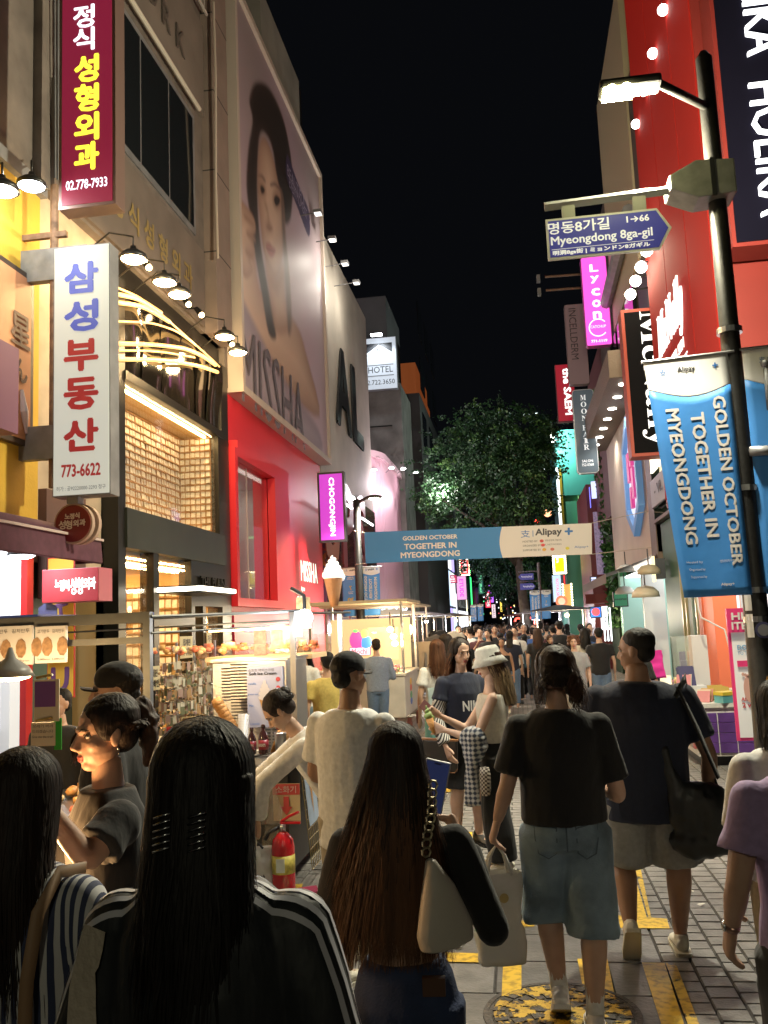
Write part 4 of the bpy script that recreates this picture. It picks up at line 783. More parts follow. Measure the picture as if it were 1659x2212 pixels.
T(pydata('hexagon_face', [p + Vector((-.03, 0, 0)) for p in inner], [(5, 4, 3, 2, 1, 0)], glow('hexagon face', (.75, .8, .95), .7)))
for dy, dz, w in ((.35, .25, .35), (-.1, .5, .28), (-.25, -.2, .36), (.2, -.5, .25)): T(MB().box((XR - .14, c_.y + dy - w / 2, c_.z + dz - w), (XR - .06, c_.y + dy + w / 2, c_.z + dz + w)).build('magenta_block', mat('magenta block', (.5, .04, .2), .4, emit=(.6, .05, .25), es=.4)))
T(MB().box((XR - .02, 19.2, 3.0), (XR + .2, 20.0, 6.9)).build('brown_window_bay', mat('brown mullion', (.12, .07, .04), .5)))
for k in range(4): T(MB().box((XR - .04, 17.0, 3.8 + .8 * k), (XR - .02, 19.1, 4.5 + .8 * k)).build('bay_glass', GLASSD)); T(MB().box((XR - .08, 16.95, 3.72 + .8 * k), (XR - .01, 19.15, 3.79 + .8 * k)).build('bay_bar', mat('brown mullion')))
T(MB().box((XR + .0, 16.62, 3.72), (8, 19.15, 9)).build('bay_body', DK))
T(text('LLO', (XR - .1, 17.9, 5.05), *RIGHTW, 1.1, .75, glow('warm cream letter', (1, .88, .6), 1.6), style='s', thick=.05)); T(MB().box((XR - .14, 17.0, 4.0), (XR - .09, 18.7, 4.55)).build('grey_sign', mat('grey sign', (.3, .3, .33), .5))); T(text('- VL', (XR - .145, 17.7, 4.3), *RIGHTW, 1.0, .22, BKV, style='b'))
# awning and bright white shop interior
v = [(XR, 19.3, 3.1), (XR, 26, 3.1), (XR - 1.1, 19.3, 2.75), (XR - 1.1, 26, 2.75), (XR - 1.1, 19.3, 2.55), (XR - 1.1, 26, 2.55)]; T(pydata('awning', v, [(0, 2, 3, 1), (2, 4, 5, 3)], mat('grey brown awning', (.13, .1, .09), .8)))
T(MB().box((XR + 1.6, 18.9, 0), (XR + 1.65, 27, 3)).build('shop_back_wall', mat('white shop wall', (.75, .78, .76), .5))); T(MB().box((XR + .2, 18.9, 2.95), (XR + 1.6, 27, 3.0)).build('shop_ceiling', glow('lit ceiling', (.95, 1., 1.), 2.2))); T(MB().box((XR, 22.0, 0), (XR + .5, 22.2, 3.0)).build('white_pier', mat('white shop wall'))); T(MB().box((XR + .05, 26.9, 0), (XR + 1.6, 27, 3)).build('mint_end_wall', mat('mint wall', (.4, .65, .58), .5)))
for k in range(3):
    for j in range(4): T(MB().box((XR + 1.5, 19.2 + j * .7, .6 + k * .75), (XR + 1.58, 19.75 + j * .7, 1.2 + k * .75)).build('shelf_block', mat('terracotta block', (.55, .22, .09), .5)))
for k in range(6): T(MB().box((XR + .25 + .2 * k, 18.95, 2.35), (XR + .4 + .2 * k, 18.97, 2.9)).build('wall_slat', glow('pale blue slat', (.75, .88, 1.), .9)))
# pendant shell mirrors
for k, (x, y, s, m_) in enumerate(((1402, 1240, .22, 'brass'), (1395, 1290, .27, 'cream'), (1352, 1235, .2, 'white'), (1350, 1283, .22, 'white'))):
    q = onX(x, y, XR - .5); tt = empty('shell_lamp', q, 0, ['brass round mirror lamp above the white shop door', 'cream half-dome lamp under the brass mirror lamp', 'white round lamp on the green shop', 'white half-dome lamp below the green sign'][k], 'lamp', 'dome lamps on the right shops')
    b = MB(); b.lathe([(s, 0), (s * .95, s * .35), (s * .6, s * .72), (.01, s * .85)], n=18); b.build('shade', mat(m_ + ' shade', dict(brass=(.42, .36, .24), cream=(.62, .55, .42), white=(.7, .72, .7))[m_], .4), tt, True); b = MB(); b.tube([(0, 0, s * .8), (0, 0, s * .8 + .3)], .012, 6); b.build('cord', DK, tt)
# --- black projecting sign
zz_ = fsign('projecting_sign', 'black vertical sign with white rotated serif letters and red edge', 'sign', 1352, 662, 1470, 982, 16.9, .45, mat('matt black face', (.008, .008, .009), .85, spec=.08), mat('orange red edge', (.4, .06, .03), .5), [('McNally', -.02, .02, .92, .5, W_, dict(rot=90, style='s'))], edge=.06)
# --- dark blocks behind the hanging signs
t = empty('dark_corner_block', (XR, 24, 7.5), 0, 'dim building with maroon wall and slanted windows behind the hanging signs', 'building')
T(MB().box((XR + .1, 17, 7.52), (9, 28, 13.5)).build('wall', mat('dim brown wall', (.07, .05, .045), .8))); T(MB().box((XR + .05, 19, 9.5), (9, 24, 16)).build('lit_wall', mat('cream lit wall', (.45, .38, .25), .6)))
for k in range(4): T(MB().box((XR, 20 + 1.7 * k, 8.0), (XR + .08, 21.3 + 1.7 * k, 9.3)).build('window', GLASSD)); T(MB().box((XR - .02, 19.95 + 1.7 * k, 7.9), (XR + .06, 21.35 + 1.7 * k, 7.98)).build('window_sill', mat('brown mullion')))
b = MB(); b.tube([(XR - .1, 18.8, 10.5), (XR - .1, 24.5, 10.3)], .16, 8); T(b.build('diagonal_duct', GREY))
for k, (x, y) in enumerate(((1397, 541), (1385, 577), (1373, 607), (1362, 636))):
    q = onX(x, y, XR - .35); tt = empty('globe_lamp', q, 0, ['first', 'second', 'third', 'fourth'][k] + ' warm white globe bulb counted from the street name sign downwards', 'lamp', 'globe bulbs along the upper right wall'); b = MB(); b.add(*ball((0, 0, 0), .11, 12)); b.build('globe', glow('globe bulb', (1., .93, .78), 12), tt, True); b = MB(); b.tube([(0, 0, .08), (.35, 0, .1)], .02, 6); b.build('arm', DK, tt); lamp('lamp_light', (-.15, 0, 0), 35, (1, .85, .6), .1, 'POINT', tt)
T(MB().box((onY(1300, 800, 28).x, 28, 5), (9, 33, 10.5)).build('maroon_block', mat('maroon wall', (.10, .012, .016), .6)))
# hanging vertical lightboxes
PKL = glow('pink lightbox', (.9, .1, .62), .95); BRN = mat('brown sign face', (.13, .085, .085), .4, emit=(.13, .08, .08), es=.35); SLT = mat('slate sign face', (.06, .085, .11), .3, emit=(.06, .09, .12), es=.3)  # brown and slate faces emit a little, standing in for light on unlit signs
ly = [(ch, 0, (649 - y) / 192, .34, .085, W_, dict(style='b')) for ch, y in (('L', 578), ('y', 603), ('c', 630), ('o', 655), ('n', 680))]
lt = fsign('projecting_sign', 'bright pink lightbox with stacked white letters below the street name sign', 'sign', 1260, 553, 1316, 746, 24.0, .25, PKL, mat('magenta frame', (.4, .05, .3), .5), ly + [('CATCHUP', 0, -.29, .6, .03, W_, {}), ('771-1119', 0, -.45, .62, .03, W_, dict(style='b'))], corner=.06, edge=.015)
b = MB(); pts = [(.24 * math.cos(a), -.006, .24 * math.sin(a)) for a in np.linspace(.7, 5.6, 22)]; b.tube([(p[0], p[1], p[2] + .5) for p in pts], .014, 6); b.build('ring_logo', W_, lt)
fsign('projecting_sign', 'unlit brown vertical sign with dark thin letters left of the pink lightbox', 'sign', 1224, 656, 1268, 830, 26.5, .25, BRN, mat('brown sign frame', (.14, .09, .09), .5), [('INCELLDERM', -.12, .13, .64, .36, mat('dark brown letter', (.03, .02, .02), .5), dict(rot=90))], corner=.07, edge=.01)
fsign('projecting_sign', 'dark red lightbox with white rotated letters left of the slate sign', 'sign', 1202, 786, 1242, 910, 29, .25, glow('wine red lightbox', (.26, .008, .02), .8), mat('wine frame', (.15, .01, .02), .5), [('the SAEM', .1, .02, .82, .4, W_, dict(rot=90, style='b'))], edge=.02)
fsign('projecting_sign', 'slate blue vertical hair salon sign with stacked white serif letters', 'sign', 1241, 840, 1288, 1022, 25.5, .22, SLT, mat('chrome frame', (.45, .47, .5), .3, .8), [(ch, 0, (931 - y) / 182, .26, .062, mat('white serif', (.75, .78, .8), .4, emit=(.8, .85, .9), es=.5), dict(style='s')) for ch, y in (('M', 858), ('O', 873), ('O', 888), ('N', 903), ('H', 924), ('A', 938), ('I', 952), ('R', 966))] + [('SALON', 0, -.355, .5, .03, mat('white serif'), {}), ('752-0368', 0, -.4, .55, .03, mat('white serif'), {})], corner=.1, edge=.02)  # serif letters emit too, in place of light falling on them
q = onY(1205, 625, 26); tt = empty('roof_antenna', q, 0, 'two thin floodlight arms sticking out left of the pink lightbox', 'lamp arm'); 
for k in (0, .42): b = MB(); b.tube([(-.35, 0, k), (.7, 0, k - .02)], .035, 6); b.build('arm', mat('copper arm', (.2, .11, .07), .5), tt); b = MB(); b.box((-.6, -.1, k - .14), (-.5, .1, k + .06)); b.build('flood_head', GREY, tt)

# ================================================================== lamp post with banners
t = empty('lamp_post', (2.06, 8.2, 0), 0, 'black street lamp post with bright yellow-green lamp head on an arm', 'lamp post')
PB = mat('black post paint', (.018, .017, .016), .45, .2, var=(20, .3), bump=(80, .15))
b = MB(); b.lathe([(.14, 0), (.14, .5), (.115, .55), (.1, 2.2), (.085, 4.2), (.075, 7.05), (.03, 7.12)], n=20); b.build('post', PB, t, True)
la = onY(1335, 207, 7.4) - Vector((2.06, 8.2, 0)); b = MB(); b.tube([(0, 0, la.z + .25), (la.x + .3, la.y, la.z + .1)], .04, 10); b.build('arm', PB, t, True)
b = MB(); b.box((la.x - .16, la.y - .11, la.z + .03), (la.x + .36, la.y + .11, la.z + .11)); b.build('lamp_head', PB, t, bevel=.03)
GLW = glow('sodium led panel', (1., .95, .45), 60.); b = MB(); b.box((la.x - .13, la.y - .09, la.z + .005), (la.x + .13, la.y + .09, la.z + .03)); b.build('led_panel', GLW, t)
b = MB(); b.add(*ball((la.x - .06, la.y - .09, la.z + .0), (.055, .05, .05), 10)); b.add(*ball((la.x + .06, la.y - .09, la.z + .0), (.055, .05, .05), 10)); b.build('led_lens', GLW, t, True)
lamp('lamp_light', (la.x, la.y, la.z - .12), 950, (1., .95, .75), .12, 'SPOT', t, (la.x, la.y - 1.3, la.z - 5), 84, .35); lamp('lamp_light', (la.x * .7, .1, la.z - .35), 1300, (1., .93, .66), .12, 'POINT', t)  # second, point light added under the arm, away from the head, for the facades
POST = t
for z in (4.35, 2.9, 2.0, 1.75): b = MB(); b.lathe([(.112, z), (.112, z + .05)], n=18); b.build('steel_band', STEEL, t)
b = MB(); b.lathe([(.05, 0), (.05, 1.0)], c=(.35, -.1, 2.85), n=14); b.lathe([(.07, 0), (.07, .18)], c=(.35, -.1, 2.8), n=14); b.lathe([(.025, 0), (.022, .4)], c=(.25, -.1, 3.6), n=10); b.add(*ball((.25, -.1, 4.02), .04, 10)); b.box((.05, -.12, 3.2), (.32, -.06, 3.28)); b.build('steel_tube_fitting', GREY, t, True)
# stickers on the post
for z, w, m_ in ((1.95, .09, 'white print'), (1.72, .08, 'white print')): b = MB(); b.add([(.112 * math.sin(a), -.112 * math.cos(a), zz2) for zz2 in (z - .1, z + .1) for a in (-1.1, -.8, -.5)], [(0, 1, 4, 3), (1, 2, 5, 4)]); b.build('sticker', mat(m_), t)
b = MB(); b.lathe([(.07, 0), (.07, .003)], n=24, M=Matrix.Translation((.02, -.118, 1.68)) @ Mx); b.build('round_sticker', mat('navy plate'), t); b = MB(); b.lathe([(.05, 0), (.05, .002)], n=24, M=Matrix.Translation((.02, -.1222, 1.68)) @ Mx); b.build('sticker_face', mat('grey print'), t)
b = MB(); b.lathe([(.06, 0), (.06, .003)], n=20, M=Matrix.Translation((.06, -.118, 1.25)) @ Mx); b.build('orange_emblem', mat('orange sticker', (.5, .25, .05), .5), t); text('서울', (.05, -.125, 1.13), *FRONT, None, .05, mat('white print'), t)
# street name sign
a0, a1 = onY(1176, 447, 8.15), onY(1480, 404, 8.15); t = empty('street_name_sign', ((a0.x + a1.x) / 2, 8.15, a0.z - .6), 0, 'blue arrow shaped street name sign hanging from a grey arm', 'sign'); o_ = Vector(t.location)
b = MB(); b.tube([a0 - o_, Vector((2.0, 8.15, (a0.z + a1.z) / 2 + .02)) - o_], .045, 4); b.build('arm', mat('pale grey arm', (.26, .26, .25), .5, .3), t)
b = MB(); zc = a1.z - o_.z; b.prism([(1.62 - o_.x, zc - .06), (1.86 - o_.x, zc - .17), (2.2 - o_.x, zc - .15), (2.2 - o_.x, zc + .17), (1.86 - o_.x, zc + .19), (1.62 - o_.x, zc + .07)], (0, .2, 0), (1, 0, 0), (0, 0, 1), .33); b.build('clamp', mat('galvanised clamp', (.2, .2, .19), .5, .4, var=(9, .2)), t, bevel=.015); MB().box((1.98 - o_.x, -.145, zc - .17), (2.02 - o_.x, -.12, zc + .19)).build('clamp_seam', DK, t)
s0, s1 = onY(1181, 520, 8.15), onY(1450, 495, 8.15); sw = s1.x - s0.x; sh = .4; cz_ = (s0.z + s1.z) / 2 + .0; poly_ = lambda k: [(-sw / 2 + k, -sh / 2 + k), (sw / 2 - .12 - k * .4, -sh / 2 + k), (sw / 2 - k * 1.4, 0), (sw / 2 - .12 - k * .4, sh / 2 - k), (-sw / 2 + k, sh / 2 - k)]
cc = Vector(((s0.x + s1.x) / 2, 8.15, cz_)) - o_
for x_ in (-.35, .3): b = MB(); b.box((cc.x + x_ - .06, -.02, cc.z + sh / 2 - .01), (cc.x + x_ + .06, .02, a0.z - o_.z)); b.build('hanger', mat('pale grey arm'), t)
b = MB(); b.prism(poly_(0), cc, (1, 0, 0), (0, 0, 1), .03); b.build('plate', mat('white reflective', (.6, .6, .6), .4), t); b = MB(); b.prism(poly_(.022), cc + Vector((0, -.03, 0)), (1, 0, 0), (0, 0, 1), .003); b.build('blue_face', mat('road sign blue', (.045, .05, .28), .4, emit=(.05, .05, .3), es=.25), t)  # blue face emits a little, in place of light reaching the sign
WR = mat('white reflective letter', (.75, .75, .75), .4, emit=(.8, .8, .8), es=.35); fr_ = cc + Vector((0, -.034, 0))  # letter emission stands in for light returned by the reflective sheeting
for s, u_, v_, w, h in (('명동8가길', -.27, .1, .56, .115), ('1→66', .27, .115, .2, .06), ('Myeongdong 8ga-gil', -.07, -.035, .92, .105), ('明洞8ga街 | ミョンドン8ガギル', -.08, -.145, .88, .05)): text(s, fr_ + Vector((u_, 0, v_)), *FRONT, w, h, WR, t, fat=.003)
b = MB(); b.box((fr_.x - .53, fr_.y - .004, fr_.z - .108), (fr_.x + .4, fr_.y - .001, fr_.z - .104)); b.build('rule_line', WR, t)
# cloth banners
def grid_banner(t, corners, nu, nv, mfun, ripple, seed, offset=0.):
    """bilinear cloth with ripples: corners tl,tr,bl,br"""
    tl, tr, bl, br = (Vector(c) for c in corners); nrm = (tr - tl).cross(tl - bl).normalized()
    def S(u, v): p = (tl.lerp(tr, u)).lerp(bl.lerp(br, u), v); return p + nrm * (ripple * v * math.sin(u * 5.5 + seed + v * 2.2) + ripple * .5 * math.sin(v * 6 + seed) * v)
    return S, nrm
BBL = mat('banner blue cloth', (.06, .27, .7), .5, var=(3, .08), bump=(6, .15)); BWH = mat('banner white cloth', (.85, .84, .82), .55, var=(3, .05)); BTX = mat('banner letter', (.75, .7, .66), .5); BLT = mat('logo blue', (.03, .17, .5), .5); BDK = mat('logo dark', (.04, .04, .05), .5)
def strip_letters(S, nrm, s, u, v, w, h, m, parent, W, H, rot=0., style='b', lift=.004, mir=False, name='lettering'):
    """lettering bent onto the cloth surface; u,v centre in cloth coordinates, w,h metres"""
    co, fs, asp = glyphs(s, style); a = math.radians(-rot); pts = []
    if w is None: w = h * asp
    for p in co:
        x = float(p[0]) * w; y = float(p[1]) * h; xx = x * math.cos(a) - y * math.sin(a); yy = x * math.sin(a) + y * math.cos(a)
        if mir: xx = -xx
        pts.append(S(u + xx / W, v - yy / H) + nrm * (lift + .0004 * float(p[2])))
    return pydata(name, pts, fs, m, parent)
def banner(label, corners, kind, ripple=.02, seed=0., parent_post=None, back=False):
    tl, tr, bl, br = (Vector(c) for c in corners); o_ = (bl + br) / 2; t = empty('street_banner', o_, 0, label, 'banner'); cs = [Vector(c) - o_ for c in corners]
    S, nrm = grid_banner(t, cs, 0, 0, None, ripple, seed); W = (tr - tl).length; H = (tl - bl).length; nu, nv = 10, 24; wave = lambda u: .135 + .035 * math.sin((u - .1) * 3.6)
    for nm, m_, lo, hi in (('white_header', BWH, lambda u: 0., wave), ('blue_field', BBL, wave, lambda u: 1.)):
        v = []; f = []
        for i in range(nu + 1):
            u = i / nu
            for j in range(nv + 1): v.append(S(u, lo(u) + (hi(u) - lo(u)) * j / nv))
        for i in range(nu):
            for j in range(nv): f.append((i * (nv + 1) + j, i * (nv + 1) + j + 1, (i + 1) * (nv + 1) + j + 1, (i + 1) * (nv + 1) + j))
        o = pydata(nm, v, f, m_, t, True); md = o.modifiers.new('thick', 'SOLIDIFY'); md.thickness = .003
    L = lambda *a, **k: strip_letters(S, nrm * (1 if not back else 1), *a, parent=t, W=W, H=H, mir=back, **k)
    if kind == 'slogan':
        L('支', .21, .052, None, .065, BLT, style=''); L('Alipay', .49, .05, None, .06, BDK, style='b'); L('+', .84, .047, None, .05, BLT, style='b')
        for s, u, v, w, h in (('GOLDEN OCTOBER', .84, .53, 1.55, .12), ('TOGETHER IN', .55, .50, 1.15, .13), ('MYEONGDONG', .25, .5, 1.26, .13)): L(s, u if not back else 1 - u, v, w * H / 2.2, h * W / .75, BTX, rot=90)
        if not back:
            for s, u, v in (('Hosted by', .24, .86), ('Organized by', .26, .89), ('Supported by', .27, .92)): L(s, u, v, .17, .026, BTX, style='')
            L('명동관광특구협의회', .72, .86, .18, .024, BTX, style=''); L('Alipay+', .66, .955, .14, .03, BTX, style='b')
    else:
        L('支 |', .25, .05, None, .06, BLT, style=''); L('Alipay', .62, .05, None, .055, BDK, style='b')
        for s, v, w, h in (('Golden', .2, .3, .06), ('Together', .235, .34, .06), ('7', .42, .12, .2), ('30', .66, .3, .18), ('Enjoy', .5, .24, .05), ('after', .53, .22, .05)): L(s, .5, v, w * W / .75, h * W / .75, mat('banner yellow', (.6, .45, .05), .5) if s in ('7', '30') else BTX)
    b = MB(); b.tube([cs[0] + Vector((-.02, 0, .01)), cs[1] + Vector((.06, 0, .01))], .014, 6); b.build('rod', STEEL, t)
    return t
b0 = [onY(1390, 785, 8.12), onY(1571, 762, 8.12), onY(1478, 1291, 7.95), onY(1624, 1285, 8.08)]
banner('blue cloth banner with rotated white slogan hanging left of the lamp post', b0, 'slogan', .018, 1.)
b1 = [onY(1602, 757, 8.14), onY(1782, 736, 8.14), onY(1655, 1283, 8.14), onY(1830, 1272, 8.14)]
banner('blue cloth banner cut off by the right edge of the photo', b1, 'dates', .012, 2.)

# --- banner across the street
A, B_, C_, D_ = onY(787, 1150, 20), onY(1278, 1130, 20), onY(790, 1217, 20), onY(1279, 1197, 20); o_ = (C_ + D_) / 2
t = empty('overhead_banner', o_, 0, 'wide blue and white banner strung across the street', 'banner'); cs = [p - o_ for p in (A, B_, C_, D_)]; S, nrm = grid_banner(t, cs, 0, 0, None, .0, 0); W = (B_ - A).length; H = (A - C_).length
ed = lambda v: .614 - .012 * math.sin(v * 3.1); OB = mat('overhead banner blue', (.03, .22, .55), .5, emit=(.02, .15, .4), es=.0); OW = mat('overhead banner white', (.75, .73, .7), .6, emit=(.4, .38, .36), es=.0); OT = mat('overhead banner letter', (.8, .76, .72), .5, emit=(.5, .46, .42), es=.0)
for nm, m_, lo, hi in (('blue_field', OB, lambda v: 0, ed), ('white_field', OW, ed, lambda v: 1)):
    v = []; f = []; n = 12
    for i in range(n + 1):
        for j in range(n + 1): vv_ = j / n; v.append(S(lo(vv_) + (hi(vv_) - lo(vv_)) * i / n, vv_))
    for i in range(n):
        for j in range(n): f.append((i * (n + 1) + j, i * (n + 1) + j + 1, (i + 1) * (n + 1) + j + 1, (i + 1) * (n + 1) + j))
    o = pydata(nm, v, f, m_, t); md = o.modifiers.new('thick', 'SOLIDIFY'); md.thickness = .004
for s, u, v, w, h, m_, st in (('GOLDEN OCTOBER', .295, .25, .245, .14, OT, 'b'), ('TOGETHER IN', .295, .52, .235, .19, OT, 'b'), ('MYEONGDONG', .293, .79, .265, .19, OT, 'b'), ('支', .715, .26, .04, .24, BLT, ''), ('|', .748, .26, .003, .2, BLT, ''), ('Alipay', .815, .25, .115, .28, BDK, 'b'), ('+', .902, .235, .035, .24, BLT, 'b'),
                          ('HOSTED BY', .735, .51, .065, .06, BDK, ''), ('ORGANIZED BY', .742, .645, .078, .06, BDK, ''), ('SUPPORTED BY', .742, .79, .078, .06, BDK, ''), ('명동관광특구협의회', .835, .5, .07, .06, BDK, ''), ('PPL NETWORKS', .83, .635, .08, .05, mat('grey print'), ''), ('Alipay+', .955, .76, .06, .09, BLT, '')): strip_letters(S, nrm, s, u, v, w * W, h * H, m_, t, W, H, style=st)
for u, v, c_ in ((.785, .51, (.6, .05, .05)), (.79, .645, (.1, .2, .5)), (.795, .79, (.7, .4, .05)), (.83, .79, (.6, .15, .1)), (.895, .78, (.65, .6, .05))): p = S(u, v) + nrm * .004; b = MB(); b.prism([(.045 * math.cos(a), .035 * math.sin(a)) for a in np.linspace(0, 5.8, 10)], p, (1, 0, 0), (0, 0, 1), .003); b.build('sponsor_mark', mat('mark %.2f' % u, c_, .5), t)
for p, q in ((cs[0], Vector((-.25, 0, .05))), (cs[2], Vector((-.25, 0, -.02))), (cs[1], Vector((1.9, 0, .3))), (cs[3], Vector((1.9, 0, .12)))): MB().tube([p, p + q], .008, 5).build('cord', mat('pale cable'), t)
# left lamp post with two banners seen from behind
pl = onY(776, 1250, 20.2); t = empty('lamp_post', (pl.x, 20.2, 0), 0, 'dark street lamp post on the left holding the overhead banner', 'lamp post'); zt_ = onY(778, 1078, 20.2).z
b = MB(); b.lathe([(.13, 0), (.11, .6), (.08, zt_ - .02), (.04, zt_)], n=14); b.build('post', PB, t, True); b = MB(); b.tube([(0, 0, zt_ - .1), (.25, 0, zt_ + .02), (.45, 0, zt_ + .02)], .035, 8); b.build('arm', PB, t, True)
b = MB(); b.add(*ball((.42, 0, zt_ + .03), (.2, .12, .05), 12)); b.build('lamp_head', PB, t, True); b = MB(); b.add(*ball((.42, -.02, zt_ - .01), (.13, .08, .03), 10)); b.build('led_panel', glow('cream led', (1, .95, .7), 10), t, True); lamp('lamp_light', (.42, 0, zt_ - .1), 800, (1, .93, .75), .1, 'SPOT', t, (.42, 0, 0), 150)
banner('blue banner with mirrored slogan seen from behind on the left lamp post', [onY(783, 1226, 20.2), onY(820, 1224, 20.2), onY(786, 1330, 20.2), onY(822, 1328, 20.2)], 'slogan', .01, 2, back=True); banner('blue banner with faded dates seen from behind on the left lamp post', [onY(738, 1228, 20.2), onY(774, 1226, 20.2), onY(742, 1332, 20.2), onY(776, 1330, 20.2)], 'dates', .01, 3, back=True)
# ================================================================== farther down the street
def fbox(name, x0, y0, x1, y1, Yd, d, m, parent):
    """box facing the camera outlined by photo corners at distance Yd"""
    a, b_ = onY(x0, y0, Yd), onY(x1, y1, Yd); o = MB().box((min(a.x, b_.x), Yd, min(a.z, b_.z)), (max(a.x, b_.x), Yd + d, max(a.z, b_.z))).build(name, m); return sub(o, parent) if parent else o
def bld(label, Xf, ya, yb, z1, m, side, cat='building', z0=0):
    t = empty('street_building', (Xf, (ya + yb) / 2, 0), 0, label, cat); x1 = Xf + side * 8; sub(MB().box((min(Xf, x1), ya, z0), (max(Xf, x1), yb, z1)).build('wall', m), t); return t
# left: dim block, glass cosmetics store, navy block, far blocks
t = bld('dim grey block with one yellow window beyond the pink building', XL, 46.5, 57, 12.5, mat('dim grey wall', (.16, .15, .16), .7, var=(1, .2)), -1)
for i in range(3):
    for j in range(4): T(wallbox('window', 47.5 + 3 * i, 49.3 + 3 * i, 1.2 + 2.7 * j, 3.1 + 2.7 * j, GLASSD, None, X=XL + .03, d=.05))
fbox('lit_window', 919, 1291, 931, 1304, 46.4, .05, glow('yellow window', (1, .7, .2), 1.6), t)
t = bld('glass cosmetics store with lilac and white lit front', XL - .1, 57.5, 76, 9.5, mat('pale mullion wall', (.3, .3, .34), .5), -1, 'shop')
for i in range(5):
    for j in range(3): T(wallbox('lit_pane', 57.8 + 3.6 * i, 61.0 + 3.6 * i, .3 + 2.9 * j, 3.0 + 2.9 * j, glow(('lilac pane', 'ice blue pane', 'white pane')[(i + j) % 3], ((.45, .38, .9), (.55, .75, .95), (.9, .92, .98))[(i + j) % 3], 1.2), None, X=XL - .04, d=.04))
fbox('lit_front', 943, 1222, 952, 1338, 57.4, .05, glow('lilac pane'), t); fbox('lit_front', 955, 1224, 967, 1338, 57.4, .05, glow('ice blue pane'), t)
t = bld('grey ribbed shop with bright white ground floor', XL, 77, 92, 13, mat('grey ribs', (.22, .22, .23), .6), -1, 'shop')
for k in range(6): T(wallbox('rib', 77.5 + 2.4 * k, 78 + 2.4 * k, 3.2, 12, mat('white shop wall'), None, X=XL + .25, d=.25))
T(wallbox('lit_shopfront', 77.3, 91.5, .3, 2.9, glow('white pane'), None, X=XL + .05, d=.05)); fbox('red_mark', 976, 1302, 982, 1310, 76.8, .03, glow('red mark', (.9, .05, .08), 1.2), t); fbox('lit_front', 971, 1283, 988, 1325, 76.9, .05, glow('white pane'), t)
t = bld('navy block with a green neon edge', XL + .3, 93, 115, 14, mat('navy wall', (.02, .025, .08), .5), -1); fbox('green_neon_edge', 1014, 1232, 1021, 1308, 92.8, .05, glow('green neon', (.05, .9, .2), 1.6), t); fbox('cream_neon_edge', 1006, 1250, 1009, 1338, 76, .05, glow('cream neon', (1, .9, .6), 1.8), t)
t = bld('dark far block on the left', XL + .6, 116, 170, 16, mat('far dark wall', (.03, .03, .035), .7), -1)
for k in range(28): fbox('lit_window', *(lambda x, y: (x, y, x + random.uniform(1.5, 4), y + random.uniform(2, 5)))(random.uniform(1030, 1075), random.uniform(1180, 1330)), 115.5 - k * .02, .05, glow(*random.choice((('violet far light', (.5, .2, .9), 1.5), ('red far light', (.95, .1, .12), 1.5), ('white far light', (.9, .95, 1), 1.5), ('green far light', (.1, .8, .3), 1.2), ('amber far light', (1, .7, .2), 1.5)))), t)
t = bld('orange lit gable behind the dim grey block', XL - 1, 60, 70, 20, mat('orange wall', (.4, .12, .05), .6, emit=(.5, .12, .03), es=.2), -1, z0=12)
